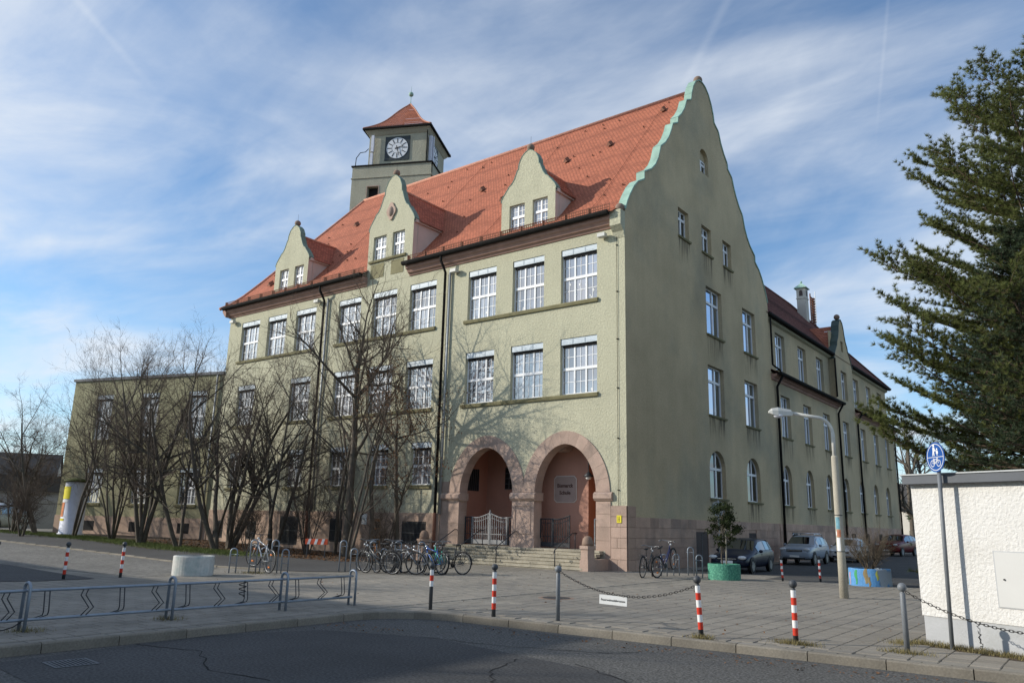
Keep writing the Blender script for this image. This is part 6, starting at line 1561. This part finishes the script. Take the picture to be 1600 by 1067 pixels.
def rot_about(v, ax, a): return Matrix.Rotation(a, 3, ax) @ v
def bare_tree(label, x, y, h, seed, stems=1, spread=.45, lean=(0, 0), r0=.11, fork=.32, dens=1.0, leaves=0, name='bare_tree', droop=0.0, up=.35, flare=1.0, m='bark', tw='twig', levels=4, cat='tree', group='bare trees in front of the school', zbase=None):
    rg = random.Random(seed); z = hz(x, y) if zbase is None else zbase
    t = thing(name, label, cat, (x, y, z - .02), 0, group)
    thick, thin, leafp = [], [], []
    def grow(p, d, L, r, lev):
        n = max(3, int(L / (.35 if lev < 2 else .22))) if lev < 3 else 3
        n = min(n, 9); pts = [(p.copy(), r)]; dd = d.copy(); step = L / n
        wob = (.10, .16, .22, .26, .3)[min(lev, 4)]
        rend = r * (.35 if lev else .45)
        for i in range(n):
            dd = (dd + Vector((rg.gauss(0, wob), rg.gauss(0, wob), rg.gauss(0, wob * .7))) * .6 + Vector((0, 0, up * .12 - droop * .1 * lev))).normalized()
            q = p + dd * step; ra, rb_ = r + (rend - r) * i / n, r + (rend - r) * (i + 1) / n
            (thick if ra > .018 else thin).append((tuple(p), tuple(q), ra, rb_)); p = q; pts.append((p.copy(), rb_, dd.copy()))
        if lev >= levels:
            if leaves and rg.random() < leaves: leafp.append(tuple(p))
            return
        nb = int((6, 8, 7, 5, 3)[min(lev, 4)] * dens * rg.uniform(.8, 1.25)) + (1 if lev == 0 else 0)
        for k in range(nb):
            f = rg.uniform(fork if lev == 0 else .18, 1.0) if k else 1.0
            i = min(int(f * n), n); pp = pts[i]; bd = pp[2] if len(pp) > 2 else d
            ax = bd.cross(Vector((rg.gauss(0, 1), rg.gauss(0, 1), rg.gauss(0, 1))))
            if ax.length < 1e-4: continue
            ang = rg.uniform(.35, .95) * (spread / .45) if k else rg.uniform(.05, .3)
            nd = rot_about(bd, ax.normalized(), ang); nd.z += up * .4; nd.normalize()
            ll = L * rg.uniform(.42, .72) * (1.15 - .45 * f) * (.95 if lev else 1)
            grow(pp[0], nd, max(ll, .25), max(pp[1] * rg.uniform(.5, .78), .0036), lev + 1)
    for s in range(stems):
        a = 2 * PI * (s + rg.random()) / stems; k = (.0 if stems == 1 else rg.uniform(.12, .34) * flare)
        d = Vector((lean[0] + math.cos(a) * k, lean[1] + math.sin(a) * k, 1)).normalized()
        o = Vector((math.cos(a) * .12, math.sin(a) * .12, 0)) if stems > 1 else Vector()
        grow(o, d, h * rg.uniform(.55, .68), r0 * (1 if stems == 1 else rg.uniform(.55, .85)), 0)
    # normalise the height
    top = max(s[1][2] for s in thick + thin); f = h / top
    sc = lambda L_: [(tuple(c * f for c in a), tuple(c * f for c in b_), ra, rb_) for a, b_, ra, rb_ in L_]
    if thick: seg_mesh('trunk', sc(thick), 7, m, t)
    seg_mesh('crown', sc(thin), 3, tw, t)
    if leafp:
        V, F = [], []
        for p in leafp:
            for _ in range(3):
                c = Vector(p) * f + Vector((rg.gauss(0, .07), rg.gauss(0, .07), rg.gauss(0, .07))); a = Vector((rg.gauss(0, 1), rg.gauss(0, 1), rg.gauss(0, 1))).normalized(); b_ = a.orthogonal().normalized(); s = rg.uniform(.028, .05)
                k = len(V); V += [c + a * s, c + b_ * s * .6, c - a * s, c - b_ * s * .6]; F.append((k, k + 1, k + 2, k + 3))
        np_mesh('dry_leaves', [tuple(v) for v in V], F, 'dry_leaf', t)['kind'] = 'stuff'
    return t
TREES = [
 ('low many stemmed shrub at the far left beside the lawn', -32.0, -8.6, 3.6, 1, 6, .55, (0, 0), .05, 1.0),
 ('bare tree with a thick leaning limb left of the advertising column', -35.6, -6.4, 8.0, 2, 2, .62, (-.2, -.1), .16, 1.0),
 ('slender bare tree just right of the advertising column', -31.2, -6.3, 9.6, 3, 3, .42, (0, 0), .09, .95),
 ('many stemmed bare shrub between the advertising column and the annex windows', -27.6, -5.9, 7.6, 4, 6, .55, (.05, -.05), .09, .8),
 ('broad many stemmed bare tree in front of the annex', -24.0, -6.2, 9.8, 5, 5, .52, (.0, -.02), .15, 1.0),
 ('crooked bare tree behind the white planter', -20.6, -6.1, 8.6, 6, 2, .55, (-.05, -.05), .14, 1.0),
 ('bare tree at the joint between annex and school', -23.4, -2.6, 10.2, 7, 2, .45, (.1, 0), .13, .9),
 ('bare tree with two leaning trunks behind the silver bicycle', -19.4, -4.2, 9.2, 8, 4, .50, (.18, .05), .17, 1.0),
 ('bare tree leaning right near the left downpipe', -17.2, -3.4, 9.0, 9, 3, .50, (.12, -.02), .13, 1.0),
 ('dense bare shrub left of the barrier', -14.8, -3.2, 4.6, 10, 7, .50, (0, 0), .05, 1.1),
 ('tall bare tree forking low in front of the orange door', -12.9, -2.6, 11.8, 11, 1, .50, (.02, 0), .20, 1.15),
 ('straight slim bare tree beside the orange door', -12.0, -1.9, 9.2, 12, 1, .38, (.03, 0), .12, .9),
 ('slim tree keeping its brown leaves left of the porch', -9.9, -2.3, 7.6, 13, 1, .55, (.02, 0), .12, 1.0),
 ('low bare shrub behind the bicycles', -10.2, -2.9, 3.4, 14, 6, .55, (.05, 0), .045, 1.0),
 ('thick trunked bare tree behind the empty tall stand', -15.6, -4.6, 9.6, 17, 2, .52, (.10, .0), .16, .82),
 ('bare tree with steep limbs at the foot of the right downpipe', -11.2, -4.0, 8.4, 18, 2, .42, (.0, .02), .11, .85),
 ('fine twigged tall bare tree reaching the middle dormer', -14.6, -1.8, 12.6, 19, 2, .40, (.0, .0), .10, .9),
 ('forked bare tree between the stands and the left downpipe', -18.6, -5.4, 9.0, 20, 2, .56, (-.12, -.04), .15, .85),
 ('thin bare shrub behind the stands at the bed edge', -16.8, -5.0, 3.2, 15, 6, .55, (0, 0), .04, 1.0),
 ('bare shrub at the lawn edge left of the annex', -37.5, -7.0, 5.0, 16, 5, .55, (0, 0), .06, 1.0),
 ('round crowned bare tree at the left edge over the garage', -39.5, -6.2, 7.0, 23, 3, .60, (-.05, 0), .13, 1.05),
]
for lb, x, y, h, sd_, st_, sp, ln_, r0, de in TREES:
    lv = .55 if 'brown leaves' in lb else 0
    if h > 5.2: h *= 1.22
    else: de *= .72
    if h > 5.2: sp *= 1.22; de *= .97
    if sd_ == 17: continue
    bare_tree(lb, x, y, h, sd_, st_, sp, ln_, r0, dens=de, leaves=lv, name='bare_shrub' if h < 5.2 else 'bare_tree', cat='shrub' if h < 5.2 else 'tree')
# trees beyond the end of the side street
for lb, x, y, h, sd_ in (('big bare tree at the far end of the side street', -.4, 57.5, 15.5, 31), ('bare tree further behind at the far street end', -3.0, 68, 16, 32), ('bare tree behind the pine at the far street', 4.0, 66, 14, 33), ('far bare tree beside the cream house', .5, 84, 15, 34)):
    bare_tree(lb, x, y, h, sd_, 1, .5, (0, 0), .30, dens=.95, fork=.2, levels=4, group='bare trees at the end of the street')
for lb, x, y, h, sd_ in (('far bare tree over the garage roof', -70, 6, 9, 41), ('far bare tree at the left picture edge', -66, -6, 10, 42), ('far bare tree between garage and annex', -62, 16, 10, 43)):
    bare_tree(lb, x, y, h, sd_, 2, .5, (0, 0), .2, dens=.85, levels=3, group='bare trees by the garages', zbase=0)

# needle trees
def tuft_arrays(pos, dirs, L, w_, n, rg):
    pos = np.asarray(pos); dirs = np.asarray(dirs); N = len(pos)
    th = rg.uniform(0, 2 * PI, (N, n)); ph = rg.uniform(.25, 1.15, (N, n)); ln_ = L * rg.uniform(.7, 1.15, (N, n))
    ref = np.where(np.abs(dirs[:, 2:3]) > .9, np.array([[1., 0, 0]]), np.array([[0, 0, 1.]])); U = np.cross(dirs, ref); U /= np.linalg.norm(U, axis=1, keepdims=True); W = np.cross(dirs, U)
    d = dirs[:, None] * np.cos(ph)[..., None] + (U[:, None] * np.cos(th)[..., None] + W[:, None] * np.sin(th)[..., None]) * np.sin(ph)[..., None]
    s = np.cross(d, rg.normal(size=(N, n, 3))); s /= np.linalg.norm(s, axis=2, keepdims=True)
    P0 = pos[:, None]; V = np.stack([P0 + s * w_, P0 - s * w_, P0 + d * ln_[..., None]], 2).reshape(-1, 3); F = np.arange(len(V)).reshape(-1, 3); return V, F
def conifer(label, x, y, h, seed, rad, pine=True, zmin=.12, needle='pine_needle', ntuft=26, z0=0, name='pine_tree'):
    rg = random.Random(seed); nr_ = np.random.default_rng(seed)
    t = thing(name, label, 'tree', (x, y, z0), 0, 'needle trees')
    segs, tp, td = [], [], []; p = Vector((0, 0, 0)); n = 16; r = .30 * h / 20
    for i in range(n): q = p + Vector((rg.gauss(0, .04), rg.gauss(0, .04), h / n)); segs.append((tuple(p), tuple(q), r * (1 - i / n) + .02, r * (1 - (i + 1) / n) + .02)); p = q
    seg_mesh('trunk', segs, 9, 'pine_bark', t)
    br = []; z = h * zmin; k = 0
    while z < h * .985:
        f = z / h; R_ = rad * ((1 - f) ** (.46 if pine else .7)) + .3
        nb = rg.randint(6, 8) if pine else rg.randint(6, 8)
        for b_ in range(nb):
            a = 2 * PI * (b_ + rg.random() * .8) / nb + k; L = R_ * rg.uniform(.62, 1.12)
            # flat, tiered limbs that rise towards the tip
            d = Vector((math.cos(a), math.sin(a), (.10 + .55 * f if pine else -.10 + .5 * f) + rg.gauss(0, .06))).normalized()
            pp = Vector((0, 0, z + rg.uniform(-.15, .15))); m_ = max(5, int(L / .45)); rr_ = .012 + .009 * L
            for s in range(m_):
                u = (s + 1) / m_; d = (d + Vector((rg.gauss(0, .06), rg.gauss(0, .06), (.07 if pine else .03) * u + rg.gauss(0, .03)))).normalized(); q = pp + d * (L / m_); br.append((tuple(pp), tuple(q), rr_ * (1 - u * .85) + .004, rr_ * (1 - u) + .004))
                if u > .30:
                    # side sprays lie nearly flat beside the limb
                    for sg in (-1, 1):
                        for rep in range(2):
                            sd_ = d.cross(Vector((0, 0, 1))).normalized() * sg; sl_ = L * .34 * (1.15 - u * .7) * rg.uniform(.5, 1.15) + .12
                            e = (d * rg.uniform(.5, 1.0) + sd_ * rg.uniform(.5, 1.0) + Vector((0, 0, rg.uniform(.0, .35)))).normalized(); o = pp.lerp(q, rg.random())
                            en = o + e * sl_; br.append((tuple(o), tuple(en), .010, .004)); c = max(2, int(sl_ / .13))
                            for w_ in range(c):
                                g_ = o.lerp(en, (w_ + .8) / c) + Vector((rg.gauss(0, .035), rg.gauss(0, .035), rg.gauss(0, .03))); tp.append(tuple(g_)); e2 = (e + Vector((rg.gauss(0, .5), rg.gauss(0, .5), rg.uniform(0, .7)))).normalized(); td.append(tuple(e2))
                pp = q
            for w_ in range(5): tp.append(tuple(pp - d * .1 * w_)); td.append(tuple((d + Vector((rg.gauss(0, .3), rg.gauss(0, .3), rg.uniform(0, .5)))).normalized()))
        z += h * (.036 if pine else .026) * rg.uniform(.8, 1.3); k += 1.1
    seg_mesh('limbs', br, 4, 'pine_bark', t)
    V, F = tuft_arrays(tp, td, .19 if pine else .13, .0095 if pine else .009, ntuft, nr_)
    o = np_mesh('needles', V, F, needle, t); o['kind'] = 'stuff'
    print(name, len(tp), 'tufts', len(F), 'tris'); return t
conifer('tall pine with tiered branches reaching over the street at the right', 14.1, 5.0, 18.3, 7, 7.4, True, .18, 'pine_needle', 30)
conifer('dark dense spruce at the right edge behind the hut', 13.5, .6, 11.0, 9, 3.4, False, .08, 'pine_needle_dark', 20, name='spruce_tree')

# small evergreen in the green planter
ev = thing('evergreen_shrub', 'small dark evergreen with stake in the green planter', 'shrub', (4.2, -1.0, .46))
rg = random.Random(5); q = MB(); q.tube([(.10, -.02, 0), (.11, -.02, 1.2)], .025, 8); q.build('stake', 'concrete_pole', ev, True)
sg_ = []; V, F = [], []
p = Vector((-.05, 0, 0)); 
for i in range(6): n_ = p + Vector((rg.gauss(.01, .02), rg.gauss(0, .02), .26)); sg_.append((tuple(p), tuple(n_), .03 - i * .003, .027 - i * .003)); p = n_
for k in range(34):
    zc = rg.uniform(.6, 2.0); rr_ = .60 * math.sin(PI * min(max((zc - .45) / 1.75, 0.02), 1)) ** .7; a = rg.uniform(0, 2 * PI); c = Vector((rr_ * math.cos(a) * rg.uniform(.3, 1) + .08 * math.sin(zc * 3), rr_ * math.sin(a) * rg.uniform(.3, 1), zc)); sg_.append(((0, 0, max(zc - .35, .3)), tuple(c), .010, .005))
    for j in range(85):
        q_ = c + Vector((rg.gauss(0, .085), rg.gauss(0, .085), rg.gauss(0, .05))); a_ = Vector((rg.gauss(0, 1), rg.gauss(0, 1), rg.gauss(.3, 1))).normalized(); b_ = a_.orthogonal().normalized(); s = rg.uniform(.03, .05); n0 = len(V); V += [tuple(q_ - a_ * s), tuple(q_ + b_ * s * .45), tuple(q_ + a_ * s), tuple(q_ - b_ * s * .45)]; F.append((n0, n0 + 1, n0 + 2, n0 + 3))
seg_mesh('stem', sg_, 5, 'bark', ev); np_mesh('leaves', V, F, 'holly', ev)['kind'] = 'stuff'
# twiggy bush in the blue planter
bare_tree('dry twiggy bush growing in the blue planter', 8.35, .7, 1.70, 51, 34, .60, (0, 0), .016, dens=.8, levels=2, flare=2.6, name='twiggy_bush', cat='bush', m='twig_pale', tw='twig_pale', up=.5, zbase=.52, group='plants in planters')

# grass, litter
LEAVES = 0
def blades(name, label, areas, m, hgt, seed, wid=.006):
    rn = np.random.default_rng(seed); P = []
    for (cx_, cy_, sx, sy, n, zf) in areas: P.append(np.stack([rn.normal(cx_, sx, n), rn.normal(cy_, sy, n), np.full(n, zf)], 1))
    P = np.concatenate(P); 
    for i in range(len(P)): P[i, 2] += hz(P[i, 0], P[i, 1])
    N = len(P); a = rn.uniform(0, 2 * PI, N); hh = hgt * rn.uniform(.4, 1.2, N); d = np.stack([np.cos(a), np.sin(a), np.zeros(N)], 1); le = rn.normal(0, .45, (N, 2))
    tip = P + np.stack([le[:, 0] * hh, le[:, 1] * hh, hh], 1); V = np.stack([P + d * wid, P - d * wid, tip], 1).reshape(-1, 3); o = np_mesh(name, V, np.arange(N * 3).reshape(-1, 3), m); return tag(o, label, 'grass', None, 'stuff')
blades('grass', 'short green grass under the bare trees on the left', [(-30 + i * 2.0, -6.4 + .12 * math.sin(i), 1.0, .55, 2600, .02) for i in range(-6, 8)], 'grass_blade', .10, 3, .010)
blades('grass_tuft', 'dry grass tufts at the feet of the bollards and the hut wall', [(9.57, -14.9, .10, .06, 260, .0), (10.86, -14.45, .16, .07, 520, .0), (12.3, -14.15, .18, .07, 320, .0), (12.05, -13.1, .10, .12, 300, .0)] + [(12.35 + .927 * s, -12.88 - .375 * s, .16, .07, 420, 0) for s in (.0, .4, .8, 1.2, 1.6, 2.0, 2.4)] + [(-6.2, -12.0, .25, .2, 300, 0), (2.5, -19.6, .12, .12, 160, 0), (2.5, -21.7, .14, .12, 200, 0)], 'grass_dry', .085, 4, .005)
rn = np.random.default_rng(8); N = 5200; xs = rn.uniform(-28, -9.6, N); ysr = rn.uniform(-5.6, -.8, N); zz_ = np.array([hz(a, b_) for a, b_ in zip(xs, ysr)]) + .035; P = np.stack([xs, ysr, zz_], 1)
d1 = rn.normal(size=(N, 3)) * [1, 1, .3]; d1 /= np.linalg.norm(d1, axis=1, keepdims=True); d2_ = np.cross(d1, rn.normal(size=(N, 3)) * .3 + [0, 0, 1]); d2_ /= np.linalg.norm(d2_, axis=1, keepdims=True); s = rn.uniform(.03, .065, (N, 1))
V = np.stack([P + d1 * s, P + d2_ * s * .6, P - d1 * s, P - d2_ * s * .6], 1).reshape(-1, 3); o = np_mesh('leaf_litter', V, np.arange(N * 4).reshape(-1, 4), 'dry_leaf'); tag(o, 'brown fallen leaves covering the tree bed', 'leaves', None, 'stuff')
rn = np.random.default_rng(18); N = 900; k_ = rn.random(N)
px_ = np.where(k_ < .45, rn.uniform(3.9, 13.5, N), rn.uniform(-7, 12, N)); py_ = np.where(k_ < .45, -15.75 - np.abs(rn.normal(0, .35, N)) + (px_ - 5.2) * .062, rn.uniform(-14.8, -4, N)); bad = (k_ < .45) & (px_ < 5.4); py_[bad] -= 1.3
pz_ = np.where(k_ < .45, -.094, .022); P = np.stack([px_, py_, pz_], 1)
d1 = rn.normal(size=(N, 3)) * [1, 1, .25]; d1 /= np.linalg.norm(d1, axis=1, keepdims=True); d2_ = np.cross(d1, rn.normal(size=(N, 3)) * .25 + [0, 0, 1]); d2_ /= np.linalg.norm(d2_, axis=1, keepdims=True); s = rn.uniform(.012, .032, (N, 1))
V = np.stack([P + d1 * s, P + d2_ * s * .6, P - d1 * s, P - d2_ * s * .6], 1).reshape(-1, 3); o = np_mesh('stray_leaves', V, np.arange(N * 4).reshape(-1, 4), 'dry_leaf'); tag(o, 'stray dry leaves blown over the paving and along the kerb', 'leaves', None, 'stuff')
for lb, x0_, y0_, w_, d_, h_ in (('tall house row added unseen behind the camera to block sky light', 28, -60, 50, 12, 15),):  # unseen house row, added to block sky light and deepen the shade
    row = thing('sky_blocker_row', lb, 'building', (x0_, y0_, 0), R(6)); q = MB(); q.box(-w_ / 2, w_ / 2, -d_ / 2, d_ / 2, -.3, h_); q.build('wall', 'house_wall', row)
    q = MB(); q.box(-w_ / 2 - .4, w_ / 2 + .4, -d_ / 2 - .4, d_ / 2 + .4, h_, h_ + .4); q.build('roof', 'dark_roof', row)
    for fl_ in range(4):
        for i in range(16): q = MB(); q.box(-24 + i * 3, -22.6 + i * 3, d_ / 2, d_ / 2 + .03, 1.2 + fl_ * 3.3, 2.9 + fl_ * 3.3); q.build('window', 'glass_dim', row)
# ---- unseen house and trees, added behind the camera to shade the near street
apt = thing('shade_house', 'plain house added unseen left behind the camera to shade the street', 'building', (-26.5, -35.0, 0))
q = MB(); q.box(-18, 17.5, -6, 6.2, -.3, 9.0); q.build('wall', 'house_wall', apt)
q = MB(); q.box(-18.4, 17.9, -6.4, 6.6, 9.0, 9.3); q.build('roof', 'dark_roof', apt)
for fl_ in range(3):
    for i in range(12): q = MB(); q.box(-17 + i * 2.9, -15.7 + i * 2.9, 6.2, 6.23, 1 + fl_ * 2.9, 2.4 + fl_ * 2.9); q.build('window', 'glass_dim', apt)
for lb, x, y, h, sd_ in (('unseen street tree added for shade behind the camera to the left', -3.5, -29.0, 9.5, 61), ('unseen street tree added for shade behind the camera nearer the road', 1.0, -31.5, 10.0, 62), ('unseen street tree added for shade behind the camera beside the house', 5.0, -33.5, 10.0, 63), ('unseen street tree added for shade left of the camera by the parking lane', -14.0, -24.2, 10.5, 64), ('unseen street tree added for shade left of the camera near the corner', -6.5, -26.5, 9.5, 65)):  # unseen trees, added for dappled shade and shadow streaks on the paving
    bare_tree(lb, x, y, h, sd_, 2, .55, (0, 0), .16, dens=1.1, group='unseen street trees added for shade')
